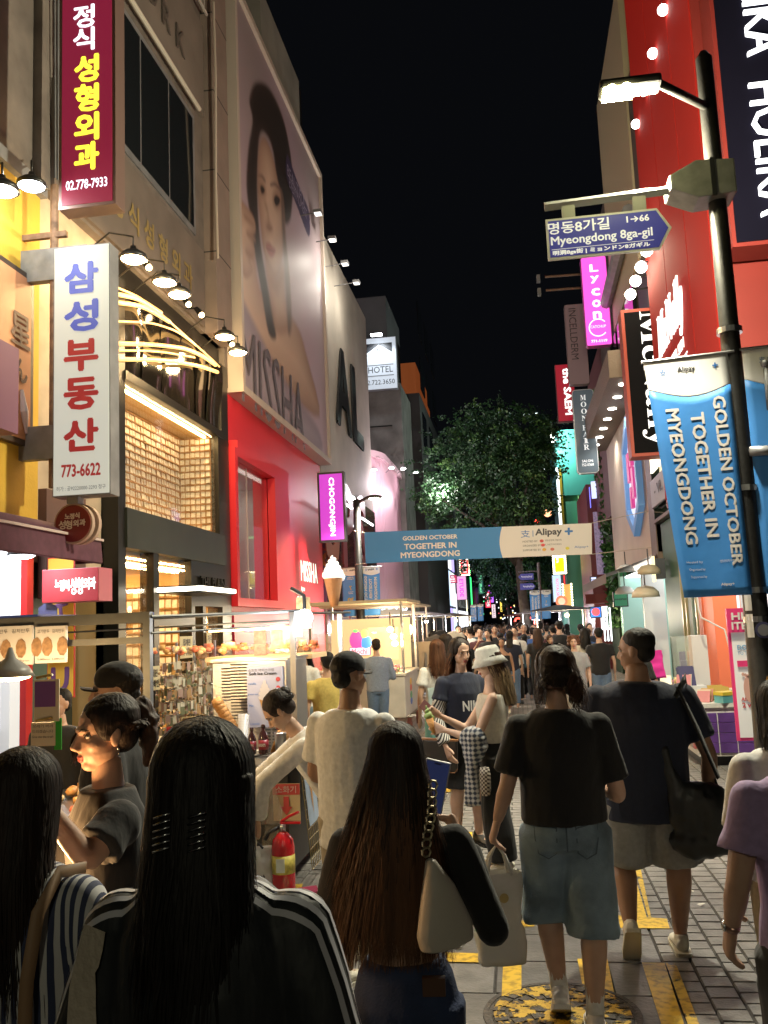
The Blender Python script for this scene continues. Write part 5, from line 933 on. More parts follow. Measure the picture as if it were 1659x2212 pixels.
far = [('muted pink vertical sign with white letters on the pink building', 888, 1117, 919, 1206, 45, 'dusty pink box', (.45, .2, .26), .45, [('BANILA', .0, .05, .8, .42, W_, dict(rot=90, style='b'))]),
       ('small red sign with three lines of white words', 969, 1242, 987, 1260, 70, 'crimson box', (.5, .02, .08), .8, [('ALL', 0, .28, .4, .18, W_, dict(style='b')), ('MASK', 0, 0, .6, .18, W_, dict(style='b')), ('STORY', 0, -.28, .65, .18, W_, dict(style='b'))]),
       ('red vertical sign with white letters and a rim of bulbs', 994, 1208, 1013, 1242, 66, 'bright red box', (.85, .02, .04), 1., [('YSKIN.', 0, 0, .8, .5, W_, dict(rot=90, style='b'))]),
       ('tall pale pink sign with magenta letters', 986, 1244, 1008, 1296, 72, 'candy pink box', (.8, .35, .6), .8, [('ETUDE', 0, 0, .75, .4, glow('hot magenta', (.9, .05, .5), 1.), dict(rot=90, style='b'))]),
       ('teal vertical sign on the navy block', 1032, 1232, 1044, 1284, 90, 'teal box', (.03, .12, .1), .6, [('NATURE REPUBLIC', 0, 0, .9, .4, glow('green letter', (.2, .8, .4), 1.), dict(rot=90, style='b'))]),
       ('red lightbox with pale letters far down the left side', 1048, 1278, 1060, 1313, 110, 'red far box', (.9, .05, .1), 1.2, [('INNERSI', 0, 0, .8, .5, W_, dict(rot=90, style='b'))]),
       ('purple lightbox far down the left side', 1055, 1262, 1066, 1302, 114, 'purple far box', (.4, .12, .8), 1.3, []), ('pale vertical sign with dark letters far ahead', 1062, 1305, 1071, 1335, 105, 'pink white far box', (.9, .7, .75), .9, [('MARU', 0, 0, .8, .5, mat('dark red letter', (.3, .02, .05), .5), dict(rot=90))]),
       ('small yellow vertical sign far ahead', 1080, 1297, 1085, 1322, 120, 'amber far box', (.8, .6, .1), 1.2, []),
       ('yellow square sign rimmed with bulbs on the green building', 1196, 1202, 1221, 1238, 40, 'yellow box', (.85, .75, .0), 1., [('in', -.12, .3, .35, .25, W_, dict(rot=90, style='b'))]),
       ('pale blue vertical sign with pink letters under the yellow sign', 1193, 1241, 1214, 1301, 42, 'pale blue box', (.55, .75, .95), .8, [('ROYALSKIN', .05, -.05, .8, .3, glow('rose letter', (.9, .3, .45), .8), dict(rot=90, style='b'))]),
       ('small red sign behind the pale blue sign', 1216, 1241, 1222, 1268, 44, 'red slim box', (.8, .05, .05), 1., []),
       ('blue square sign with a red disc beside the maroon building', 1274, 1310, 1300, 1335, 30, 'azure box', (.03, .2, .75), .9, []),
       ('dark green square sign over the shop door', 1325, 1278, 1357, 1311, 26, 'forest box', (.02, .13, .06), .7, [('INNISFREE', 0, 0, .8, .12, BKV, dict(style='b'))]),
       ('small lit sign with blue edge low on the maroon building', 1275, 1245, 1290, 1262, 28.6, 'ice box', (.6, .65, .95), 1., [('tetra', 0, 0, .7, .5, BKV, {})])]
for lab, x0, y0, x1, y1, Yd, mk, rgb, s, tx in far:
    t = fsign('hanging_sign', lab, 'sign', x0, y0, x1, y1, Yd, .25, glow(mk, rgb, s), DK, tx, edge=.03)
    if 'bulbs' in lab:
        w = (onY(x1, y0, Yd) - onY(x0, y0, Yd)).x; h = (onY(x0, y0, Yd) - onY(x0, y1, Yd)).z; BU = glow('sign rim bulb', (1, .85, .5), 6); k = 0
        for i in range(9):
            for px, pz in ((-w / 2, h * i / 8), (w / 2, h * i / 8), (-w / 2 + w * i / 8, 0), (-w / 2 + w * i / 8, h)): b = MB(); b.add(*ball((px, -.06, pz), .05, 6)); b.build('rim_bulb', BU, t, True)
t = [o for o in col.objects if o.get('label', '').startswith('blue square sign with a red')][0]; b = MB(); b.lathe([(.13, 0), (.13, .01)], n=20, M=Matrix.Translation((0, -.012, .2)) @ Mx); b.build('red_disc', glow('red disc', (.85, .08, .1), 1.), t)
c = onY(1213, 1299, 41); t = empty('round_sign', c, 0, 'round orange sign below the pale blue vertical sign', 'sign'); b = MB(); b.lathe([(.26, 0), (.26, .1)], n=24, M=Mx); b.build('disc', glow('orange disc', (.85, .22, .1), .8), t); b = MB(); b.lathe([(.16, 0), (.16, .11)], n=20, M=Mx); b.build('inner_disc', glow('peach disc', (.9, .6, .4), .8), t)
c = onY(1226, 1285, 43); t = empty('bulb_frame_sign', c, 0, 'slanted shop sign framed with rows of warm bulbs', 'sign'); fb = MB().box((-.2, 0, -.5), (.2, .1, .5)).build('board', glow('warm board', (.9, .5, .15), .5), t)
for i in range(9):
    for px in (-.2, .2): b = MB(); b.add(*ball((px, -.05, -.5 + i * .125), .045, 6)); b.build('bulb', glow('sign rim bulb'), t, True)
# right: teal and green building, maroon building, ivy wall
TEAL = mat('teal cladding', (.1, .5, .44), .5, bump=(20, .3, (1, .3, 6))); GRB = mat('green cladding', (.12, .42, .3), .5, bump=(20, .3, (1, .3, 6)))
tx0 = onY(1203, 1000, 46).x; zt_ = onY(1230, 928, 46).z; zm_ = onY(1230, 1070, 46).z
t = empty('teal_building', (tx0 + 2, 48, 0), 0, 'teal over green building lit by rooftop floodlights at the right', 'building')
T(MB().box((tx0, 46, zm_), (10, 54, zt_)).build('teal_upper', TEAL)); T(MB().box((tx0 + .1, 46.1, 0), (10, 54, zm_ - .03)).build('green_lower', GRB))
fbox('neon_window', 1251, 1072, 1272, 1119, 45.95, .1, mat('green dark pane', (.03, .15, .08), .2), t)
for a in ((1249, 1070, 1252, 1121), (1271, 1070, 1274, 1121), (1249, 1118, 1274, 1122)): fbox('neon_frame', *a, 45.9, .06, glow('pale green neon', (.4, .95, .35), 1.1), t)
fbox('yellow_edge', 1212, 1012, 1219, 1200, 45.9, .3, mat('yellow pipe', (.5, .33, .03), .4), t); fbox('white_neon_edge', 1206, 1010, 1210, 1150, 45.9, .2, glow('white neon', (.9, .98, 1), 2.), t)
fbox('lit_shelves', 1259, 1200, 1284, 1273, 45.85, .1, mat('amber wall', (.5, .25, .05), .5, emit=(.7, .32, .05), es=.35), t)
for j in range(11): fbox('shelf', 1259, 1203 + 6.4 * j, 1284, 1205 + 6.4 * j, 45.75, .1, mat('dark shelf', (.08, .04, .02), .6), t)
fbox('amber_lamp', 1272, 1275, 1278, 1281, 40, .1, glow('amber lamp', (1, .75, .35), 12), t)
for k in range(3):
    q = onY(1192 + k * 1.5, 938 + 7 * k, 45.5); tt = empty('roof_floodlight', q, 0, ['topmost', 'middle', 'lowest'][k] + ' of three floodlights beside the teal building', 'lamp', 'floodlights beside the teal building'); b = MB(); b.add(*ball((0, 0, 0), .1, 8)); b.build('lens', glow('flood lens'), tt, True); b = MB(); b.tube([(0, .05, 0), (.5, .3, .1)], .03, 5); b.build('arm', GREY, tt)
    if k == 1: lamp('lamp_light', (-.2, -.5, 0), 520, (.8, 1, .88), .1, 'POINT', tt)
t = empty('maroon_building', (3.2, 31, 0), 0, 'maroon shop building with a tall sparkling window', 'building'); MAR = mat('maroon cladding', (.16, .02, .028), .5, var=(1, .1)); xm = onY(1272, 1150, 33).x
T(MB().box((xm, 33, 0), (9, 38, onY(1290, 1045, 33).z)).build('wall', MAR)); fbox('sparkle_window', 1281, 1106, 1308, 1240, 32.9, .15, mat('violet glass', (.2, .15, .24), .3, emit=(.3, .22, .36), es=.35, var=(14, .6)), t); fbox('white_sign', 1277, 1040, 1290, 1075, 32.6, .2, glow('ice box'), t); fbox('blue_sign_edge', 1273, 1052, 1277, 1096, 32.6, .2, glow('blue edge', (.2, .2, .95), 1.2), t)
fbox('red_awning', 1264, 1284, 1320, 1302, 31.8, .9, mat('red awning', (.2, .03, .03), .6), t); fbox('lit_doorway', 1296, 1310, 1320, 1360, 32.95, .1, glow('white pane'), t)
for k in range(3): fbox('neon_tube', 1304 + 7 * k, 1312, 1306.5 + 7 * k, 1385, 28 - .2 * k, .05, glow('white neon'), t)
t = empty('ivy_wall', (3.4, 30, 0), 0, 'wall covered in dark green ivy between maroon building and beige shop', 'plant'); xi = onY(1312, 1100, 30).x
T(MB().box((xi + .1, 30, 0), (8, 32.5, 9.6)).build('wall', mat('ivy backing', (.02, .04, .02), .9)))
LF1 = mat('ivy leaf', (.035, .11, .03), .6); LF2 = mat('bright ivy leaf', (.07, .2, .05), .6)
for m_, nn in ((LF1, 1800), (LF2, 900)):
    b = MB()
    for k in range(nn):
        fr_f = random.random() < .6; p = Vector((random.uniform(xi, xi + 1.6), 29.95 - random.uniform(0, .18), random.uniform(1.5, 9.7))) if fr_f else Vector((xi + .1 - random.uniform(0, .18), random.uniform(29.9, 32.5), random.uniform(1.5, 9.7))); s = random.uniform(.07, .14)
        a = Vector((random.uniform(-1, 1), random.uniform(-1, .2), random.uniform(-1, 1))).normalized() * s; c_ = a.cross(Vector((random.uniform(-1, 1), random.uniform(-1, 1), random.uniform(-1, 1)))).normalized() * s * .7
        b.add([p - a, p + c_, p + a, p - c_], [(0, 1, 2, 3)])
    o = T(b.build('ivy_leaves', m_)); o['kind'] = 'stuff'
t = empty('green_column', (3.1, 28.5, 0), 0, 'bright green painted column beside the ivy wall', 'pillar'); fbox('column', 1335, 1000, 1352, 1420, 28.2, .5, mat('kelly green paint', (.03, .25, .09), .5), t)
# road signs and banners on the middle post
pm = onY(1168, 1300, 36); t = empty('lamp_post', (pm.x, 36, 0), 0, 'grey post in mid street carrying two blue direction signs', 'post'); b = MB(); b.tube([(0, 0, 0), (0, 0, onY(1168, 1215, 36).z)], .06, 8); b.build('post', GREY, t)
for k, (x0, x1, yy) in enumerate(((1120, 1152, 1246), (1124, 1156, 1267))):
    q = onY((x0 + x1) / 2, yy, 35.9) - Vector((pm.x, 36, 0)); w = (x1 - x0) * 36 / GF; h = .25; pp = [(-w / 2 - .0, 0), (-w / 2 + .1, -h / 2), (w / 2, -h / 2), (w / 2, h / 2), (-w / 2 + .1, h / 2)] if k == 0 else [(-w / 2, -h / 2), (w / 2 - .1, -h / 2), (w / 2, 0), (w / 2 - .1, h / 2), (-w / 2, h / 2)]
    b = MB(); b.prism(pp, q, (1, 0, 0), (0, 0, 1), .03); b.build('direction_sign', mat('road sign blue'), t); text('Myeongdong 8na-gil', q + Vector((.03, -.034, 0)), *FRONT, w * .7, .09, WR, t); b = MB(); b.tube([q + Vector((-w / 2, .03, h / 2 + .08)), Vector((0, 0, q.z + h / 2 + .08))], .03, 6); b.build('arm', GREY, t)
banner('blue slogan banner on the mid street post', [onY(1144, 1276, 34), onY(1166, 1275, 34), onY(1147, 1338, 34), onY(1168, 1337, 34)], 'slogan', .01, 1); banner('blue dates banner on the mid street post', [onY(1169, 1275, 34), onY(1190, 1274, 34), onY(1171, 1337, 34), onY(1190, 1336, 34)], 'dates', .01, 2)
banner('small blue banner far down the left side, left of a pair', [onY(1016, 1307, 44), onY(1029, 1306, 44), onY(1017, 1343, 44), onY(1030, 1342, 44)], 'slogan', .01, 1); banner('small blue banner far down the left side, right of a pair', [onY(1031, 1306, 44), onY(1044, 1305, 44), onY(1032, 1342, 44), onY(1045, 1341, 44)], 'dates', .01, 2)
# skyline far behind
t = empty('far_tower', (-12, 180, 0), 0, 'distant dark tower with rows of tiny lit windows above the pink building', 'building'); fbox('tower', 893, 1000, 925, 1200, 180, 10, mat('night tower', (.012, .012, .018), .7), t)
for i in range(7):
    for j in range(14):
        if random.random() < .55: fbox('lit_window', 896 + 4 * i, 1004 + 8 * j, 898 + 4 * i, 1008 + 8 * j, 179.8, .1, glow('tower window', (.75, .85, 1), .45), t)
t = empty('far_hotel_sign_tower', (-10, 150, 0), 0, 'distant tower with blue-white vertical hotel letters and a red top light', 'building'); fbox('tower', 926, 985, 945, 1200, 150, 8, mat('night tower'), t); fbox('crown_sign', 926, 994, 944, 1007, 149.8, .1, glow('cool crown', (.55, .75, 1.), .8), t); fbox('red_beacon', 928, 984, 933, 992, 149.8, .1, glow('red beacon', (1, .15, .05), 1.5), t)
for k, ch in enumerate('GRAND HOTEL'):
    if ch != ' ': T(text(ch, onY(934, 1018 + 10 * k, 149.7), *FRONT, None, .55, glow('cool crown')))
t = empty('street_end_block', (0, 230, 0), 0, 'dark block with scattered lights closing the far end of the street', 'building'); fbox('block', 1060, 1200, 1190, 1345, 230, 10, mat('night tower'), t)
for k in range(46): fbox('far_light', *(lambda x, y, s: (x, y, x + s, y + s))(random.uniform(1062, 1185), random.uniform(1290, 1338), random.uniform(1.2, 4)), 229.5 - k * .05, .05, glow(*random.choice((('amber far light',), ('white far light',), ('white far light',), ('red far light',)) ) if False else (('amber far light', (1, .7, .2), 1.5), ('white far light', (.9, .95, 1), 1.5), ('red far light', (.95, .1, .12), 1.5))[random.choice((0, 0, 1, 1, 2))]), t)

# ---------------------------------------------------------------- trees
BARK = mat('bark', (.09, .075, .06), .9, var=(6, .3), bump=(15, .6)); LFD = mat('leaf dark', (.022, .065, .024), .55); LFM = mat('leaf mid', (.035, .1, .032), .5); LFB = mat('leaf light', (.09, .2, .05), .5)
def tree(loc, label, trunk_h, clumps, nleaf, ls, seed):
    rs = random.Random(seed); t = empty('street_tree', loc, 0, label, 'tree', 'street trees'); b = MB()
    b.tube([(0, 0, 0), (.1, 0, trunk_h * .5), (-.05, .1, trunk_h)], [.28, .22, .17], 10)
    b.build('trunk', BARK, t, True); 
    for c, r in clumps:
        b = MB(); c = Vector(c); b.tube([(-.05, .1, trunk_h - .3), Vector((0, 0, trunk_h)).lerp(c, .5) + Vector((rs.uniform(-.3, .3), rs.uniform(-.3, .3), .2)), c], [.12, .08, .02], 6); b.build('limb', BARK, t, True)
    cr = MB(), MB(), MB(); tot = sum(r[0] * r[2] for c, r in clumps)
    for c, r in clumps:
        c = Vector(c); nt_ = int(nleaf * r[0] * r[2] / tot / 26)
        for k in range(nt_):                        # twigs, each carrying leaves
            d = Vector((rs.gauss(0, 1), rs.gauss(0, 1), rs.gauss(0, 1))).normalized(); rad = rs.uniform(.2, 1.) ** .55 * rs.choice((1, 1, 1.05, 1.18, 1.35)); p = c + Vector((d.x * r[0], d.y * r[1], d.z * r[2])) * rad; ax = (d + Vector((rs.uniform(-.5, .5), rs.uniform(-.5, .5), rs.uniform(-.9, .1)))).normalized(); L = rs.uniform(.25, .7); lay_ = cr[min(2, int(rs.random() * 2.2 + (.5 if d.x > .3 else 0)))]  # right-hand twigs get lighter leaves more often: side light painted into the colour
            for q in range(26):
                s = rs.uniform(.5, 1.1) * ls; pp = p + ax * (L * q / 26) + Vector((rs.gauss(0, .09), rs.gauss(0, .09), rs.gauss(0, .07))); a = (ax * .6 + Vector((rs.uniform(-1, 1), rs.uniform(-1, 1), rs.uniform(-1, .4)))).normalized() * s; n_ = a.cross(Vector((rs.uniform(-1, 1), rs.uniform(-1, 1), rs.uniform(-.3, 1)))).normalized() * s * .45
                lay_.add([pp, pp + a * .5 + n_, pp + a, pp + a * .5 - n_], [(0, 1, 2, 3)])
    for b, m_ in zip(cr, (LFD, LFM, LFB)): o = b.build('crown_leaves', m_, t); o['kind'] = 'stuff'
    return t
TY = 40.; tb = onY(1130, 1340, TY)
def tc_(x, y, dy, rx, ry, rz): p = onY(x, y, TY + dy); return (p - Vector((tb.x, TY, 0)), (rx, ry, rz))
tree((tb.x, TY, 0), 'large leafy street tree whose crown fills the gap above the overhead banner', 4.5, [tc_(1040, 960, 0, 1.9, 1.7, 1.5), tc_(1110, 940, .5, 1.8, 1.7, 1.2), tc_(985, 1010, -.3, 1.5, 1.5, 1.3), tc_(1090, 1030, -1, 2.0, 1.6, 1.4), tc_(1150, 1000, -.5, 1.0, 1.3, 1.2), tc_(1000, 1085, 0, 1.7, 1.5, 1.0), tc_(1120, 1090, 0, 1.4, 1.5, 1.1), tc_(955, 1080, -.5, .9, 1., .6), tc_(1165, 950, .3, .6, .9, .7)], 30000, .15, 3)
TY = 64.; tb = onY(1128, 1340, TY)
tree((tb.x, TY, 0), 'darker street tree farther off under the overhead banner', 4.0, [tc_(1070, 1170, 0, 2.4, 2, 2.), tc_(1140, 1180, 0, 2.2, 2, 2.), tc_(1100, 1230, -.6, 2.4, 2, 1.4), tc_(1175, 1230, 0, 1.4, 1.5, 1.3)], 14000, .2, 4)
TY = 90.; tb = onY(1100, 1340, TY)
tree((tb.x, TY, 0), 'far street tree closing the view between the shop signs', 4.0, [tc_(1080, 1210, 0, 3., 2, 2.6), tc_(1150, 1220, 0, 3., 2, 2.4), tc_(1110, 1270, -.6, 3.4, 2, 1.4)], 9000, .28, 5)
for k, (x, y, m_, s) in enumerate(((1183, 1108, 'orange lantern', .22), (1160, 1126, 'red lantern', .12), (986, 1049, 'white far light', .08), (1175, 1012, 'white far light', .1))):
    q = onY(x, y, 48); o = MB().add(*ball((0, 0, 0), (s, s * .6, s), 12)).build('lantern_globe', glow(m_, {'o': (1, .4, .2), 'r': (1, .06, .04), 'w': (.95, 1, 1)}[m_[0]], 2.2), None, True); o.location = q; tag(o, ['glowing orange lantern hanging in the tree gap near the yellow pipe', 'small red glowing lantern below the orange lantern', 'tiny white light shining through the left of the tree', 'white light shining through the right edge of the tree'][k], 'light')

# added lamp post, unseen behind the camera, to light the foreground backs
t = dup(POST); t.location = (2.1, -9.5, 0); t['label'] = 'added black street lamp post, unseen behind the camera, lighting the walkers from behind'
for o in t.children:
    if o.type == 'LIGHT': o.data = o.data.copy(); o.data.energy = 300 if o.data.type == 'POINT' else 60
# ================================================================== stalls
# --- dumpling stall at the far left
t = empty('food_stall', (-2.9, 5.2, 0), 0, 'street food stall frame with grey beam and blue tarp at the far left', 'stall')
SY = 5.2; q0, q1 = onY(-40, 1346, SY), onY(323, 1332, SY); BEAM = mat('dull grey beam', (.12, .12, .115), .5, .3, var=(6, .2))
T(MB().box((q0.x, SY, q1.z - .035), (q1.x, SY + .05, q1.z + .03)).build('beam', BEAM)); T(MB().box((q0.x, SY + .02, q1.z - .16), (q1.x - .05, SY + .05, q1.z - .12)).build('lower_beam', BEAM)); T(MB().box((q1.x - .045, SY, 0), (q1.x, SY + .05, q1.z - .035)).build('post', BEAM))
T(MB().box((q0.x, SY - .02, q1.z + .032), (onY(85, 1326, SY).x, SY + 1.4, q1.z + .045)).build('tarp', mat('blue tarp', (.03, .06, .3), .5, bump=(9, .4)))); T(MB().box((q0.x, SY + .052, q1.z + .01), (q1.x, SY + .07, q1.z + .028)).build('tarp_edge', mat('blue tarp')))
T(MB().box((q0.x, SY - 1.6, .0), (-2.0, SY + .3, .85)).build('cart_body', mat('stall panel', (.3, .27, .24), .5))); T(MB().box((q0.x, SY - 1.7, .85), (-1.95, SY + .35, .89)).build('counter', STEEL))
T(MB().tube([(q1.x, SY + .02, q1.z), (-1.62, SY + 1.35, q1.z + .02)], .011, 6).build('rail', BEAM)); T(MB().tube([(q1.x, SY + .02, q1.z - .1), (-1.62, SY + 1.4, q1.z - .08)], .008, 6).build('rail', BEAM))
for k, (x0, x1, y1) in enumerate(((-30, 70, 1437), (75, 143, 1432))):
    tt = fsign('menu_sheet', ['hanging laminated menu sheet with fried snacks at the left edge', 'hanging laminated menu sheet with dumplings beside the stall post'][k], 'menu', x0, 1352, x1, y1, SY - .03, .004, mat('laminated paper', (.62, .6, .62), .2, coat=.4), mat('laminated paper'), [('고기만두', -.22, .36, .38, .1, BDK, {}), ('김치만두', .25, .36, .38, .1, BDK, {}), ('5,000won', -.2, -.4, .4, .06, BDK, {}), ('5,000won', .25, -.4, .38, .06, BDK, {})], edge=.002)
    for i in range(3): b = MB(); b.prism([(.035 * math.cos(a) , .06 * math.sin(a)) for a in np.linspace(0, 5.7, 9)], (-.09 + i * .07 + (.03 if i == 2 else 0), -.003, .1), (1, 0, 0), (0, 0, 1), .003); b.build('food_photo', mat('fried food print', (.3, .18, .1), .5, var=(30, .4)), tt)
tt = fsign('notice_cards', 'clipped notice cards with Korean and purple print hanging at the stall', 'notice', 66, 1560, 120, 1612, 4.4, .004, mat('paper card', (.7, .62, .48), .6), mat('paper card'), [('쓰레기 버려', 0, .34, .8, .13, BDK, {}), ('드리겠습니다', 0, .12, .85, .13, BDK, {}), ('Give me the trash', 0, -.1, .85, .1, BDK, {})], edge=.002)
b = MB(); b.box((-.045, -.006, .2), (.07, 0, .33)); b.build('purple_card', mat('purple card', (.2, .08, .3), .6), tt); b = MB(); b.box((-.05, -.004, .125), (.09, .002, .34)); b.build('back_card', mat('paper card'), tt); b = MB(); b.box((.06, .004, -.02), (.1, .008, .14)); b.build('green_card', mat('green print'), tt)
for z in (.35, .13): b = MB(); b.tube([(-.03, -.015, z), (.06, -.02, z + .015)], .008, 6); b.build('clip', mat('brass strip'), tt)
wl = onY(22, 1462, 4.6); t = empty('hanging_lamp', wl, 0, 'warm shaded lamp low over the food stall at the left edge', 'lamp'); b = MB(); b.lathe([(.13, 0), (.1, .05), (.03, .1), (.01, .16)], n=18); b.build('shade', mat('grey lamp shade', (.3, .3, .3), .4), t, True); b = MB(); b.add(*ball((0, 0, .0), (.11, .11, .025), 12)); b.build('bulb', glow('stall bulb', (1, .72, .38), 16), t, True); lamp('lamp_light', (0, 0, -.06), 45, (1, .66, .3), .08, 'POINT', t)
# low warm lamp over the griddle that lights the customers
gl = Vector((-1.5, 2.42, 1.12)); t = empty('griddle_lamp', gl, 0, 'low warm lamp glowing over the food counter behind the ponytailed woman', 'lamp'); b = MB(); b.lathe([(.09, 0), (.07, .04), (.02, .07)], n=14); b.build('shade', mat('grey lamp shade'), t, True); b = MB(); b.add(*ball((0, 0, -.01), (.07, .07, .025), 12)); b.build('bulb', glow('stall bulb'), t, True); lamp('lamp_light', (.05, .1, .06), 14, (1, .55, .22), .06, 'POINT', t)

# --- soft ice cream cart
t = empty('ice_cream_cart', (-2.4, 6.9, 0), 0, 'dark soft ice cream cart with steel machine and counter', 'cart'); CX0, CX1, CY0, CY1 = -3.5, -1.72, 6.35, 8.2
T(MB().box((CX0, CY0 + .12, .12), (CX1, CY1, .86)).build('cart_body', mat('charcoal cart panel', (.03, .028, .026), .5, var=(5, .3)))); T(MB().box((CX0, CY0 - .05, .86), (CX1 + .05, CY1 + .05, .9)).build('counter', STEEL)); T(MB().box((-2.55, CY0 - .14, .955), (-1.95, CY0 + .25, .975)).build('serving_board', mat('pale board', (.55, .45, .32), .5)))
m0, m1 = onY(457, 1432, 6.75), onY(625, 1640, 6.75); mz0, mz1 = .905, m0.z
T(MB().box((m0.x, 6.75, mz0), (m1.x, 7.4, mz1)).build('machine_body', STEEL, bevel=.01)); T(MB().box((m0.x - .01, 6.74, mz1 + .002), (m1.x + .01, 7.42, mz1 + .02)).build('machine_lid', STEEL))
T(MB().box((m0.x + .001, 6.742, mz0 + .02), (m0.x + .14, 6.7485, mz0 + .22)).build('red_sticker', mat('red enamel')))
LV = mat('louvre steel', (.7, .7, .7), .2, 1.)
for cx_, z0_, z1_ in ((.19, .42, .68), (.31, .28, .69), (.42, .28, .69), (.19, .06, .25), (.7, .02, .2), (.84, .02, .2)):
    z = z0_
    while z < z1_: b = MB(); xx = m0.x + cx_ * .98 * (m1.x - m0.x) / .6 * .62; b.add([(xx - .036, 6.748, mz0 + z), (xx + .036, 6.748, mz0 + z), (xx + .036, 6.737, mz0 + z + .012), (xx - .036, 6.737, mz0 + z + .012)], [(0, 1, 2, 3)]); T(b.build('louvre', LV)); z += .024
mp = sign('menu_poster', 'soft ice cream poster with a cone picture on the steel machine', 'poster', (onY(573, 1505, 6.73).x, 6.73, onY(573, 1505, 6.73).z), .29, .46, .004, mat('lavender poster', (.5, .5, .62), .3, coat=.3), mat('lavender poster'), [('소프트 아이스크림', -.1, .44, .7, .05, BDK, {}), ('Soft Ice Cream', -.05, .385, .75, .05, BDK, dict(style='b')), ('vanilla', -.35, .22, .22, .035, BLT, {}), ('green tea', -.33, .04, .28, .035, BLT, {}), ('Mix', -.38, -.14, .12, .035, BLT, {}), ('3,000원', -.3, -.44, .25, .035, BLT, {})], edge=.002)
b = MB(); b.prism([(-.045, 0), (.0, -.15), (.045, 0)], (0, -.004, .21), (1, 0, 0), (0, 0, 1), .002); b.build('printed_cone', mat('cone print', (.5, .26, .08), .6), mp)
for k, (w, z) in enumerate(((.055, .225), (.05, .255), (.04, .285), (.028, .31), (.014, .335))): b = MB(); b.prism([(w * math.cos(a), .022 * math.sin(a)) for a in np.linspace(0, 5.9, 12)], (0, -.006 - .001 * k, z), (1, 0, 0), (0, 0, 1), .001); b.build('printed_swirl', mat('cream print', (.68, .6, .55), .6), mp)
for k in range(5): b = MB(); b.prism([(.018 * math.cos(a), .018 * math.sin(a)) for a in np.linspace(0, 5.6, 8)], (.105, -.004, .36 - .065 * k), (1, 0, 0), (0, 0, 1), .001); b.build('red_badge', mat('red print', (.6, .08, .08), .6), mp)
for x_, y_ in ((632, 6.42), (735, 8.1)):
    q = onY(x_, 1400, y_); T(MB().box((q.x - .02, y_, .9 if y_ < 7 else .0), (q.x + .02, y_ + .04, 1.98)).build('post', STEEL))
T(MB().tube([(CX0, 6.44, 1.97), (-1.55, 6.44, 1.99)], .011, 6).build('rail', BEAM)); T(MB().tube([(CX0, 6.44, 1.9), (-1.6, 6.44, 1.92)], .008, 6).build('rail', BEAM)); T(MB().tube([(-1.62, 6.44, 1.97), (-1.56, 8.3, 1.99)], .011, 6).build('rail', BEAM))
T(MB().box((-2.7, 7.5, 1.6), (-1.75, 8.1, 1.64)).build('hot_plate', mat('lit plate', (.7, .5, .3), .4))); T(MB().box((-2.75, 7.46, 1.64), (-1.72, 7.48, 1.74)).build('glass_guard', GLASS))
T(MB().box((-2.7, 7.6, 1.86), (-1.8, 7.7, 1.89)).build('heat_lamp', glow('heat lamp', (1, .68, .3), 16))); lamp('lamp_light', (.1, .2, 1.8), 28, (1, .7, .36), .2, 'POINT', t)
lamp('counter_light', (.25, -.6, 1.8), 9, (1, .78, .48), .12, 'POINT', t)
T(panel('fire_sign', (onY(618, 1690, 6.44).x, 6.44, .62), .2, .26, .006, mat('cream board', (.62, .52, .32), .5))); 
c_ = Vector((onY(618, 1690, 6.44).x, 6.43, .62)); T(panel('fire_sign_header', c_ + Vector((0, 0, .09)), .2, .075, .004, mat('red print'))); T(text('소화기', c_ + Vector((0, -.001, .09)), *FRONT, .15, .05, mat('white print'))); b = MB(); b.prism([(-.02, .04), (-.02, -.03), (-.045, -.03), (0, -.09), (.045, -.03), (.02, -.03), (.02, .04)], c_, (1, 0, 0), (0, 0, 1), .002); T(b.build('down_arrow', mat('red print')))
def thing(name, label, cat, loc, parts, group=None, rz=0.):
    """small thing from (part name, MB, material, smooth)"""
    t = empty(name, loc, rz, label, cat, group)
    for nm, b, m_, sm in parts: b.build(nm, m_, t, sm)
    return t
BROWN = mat('syrup brown', (.045, .012, .012), .25, coat=.5); LBL = mat('maroon label', (.25, .02, .03), .4)
for k, (x, yy, s) in enumerate(((545, 6.34, .88), (570, 6.3, 1.))):
    q = onY(x, 1640, yy); z = .976; h = .21 * s; b = MB(); b.lathe([(.03 * s, 0), (.036 * s, .01), (.036 * s, h * .55), (.028 * s, h * .7), (.013 * s, h * .82), (.013 * s, h * .92)], n=16); lb = MB(); lb.lathe([(.0368 * s, h * .18), (.0368 * s, h * .5)], n=16); cp = MB(); cp.lathe([(.016 * s, h * .9), (.015 * s, h), (.01 * s, h * 1.02)], n=12)
    tt = thing('syrup_bottle', ['brown syrup bottle with maroon label, the left and smaller of two', 'brown syrup bottle with maroon label, the right and taller of two'][k], 'bottle', (q.x, yy, z), [('bottle', b, BROWN, True), ('label', lb, LBL, True), ('cap', cp, BROWN, True)], 'syrup bottles on the cart'); text("HERSHEY'S", (0, -.0375 * s, h * .34), *FRONT, .05 * s, .022 * s, mat('white print'), tt, 'b', lift=.001)
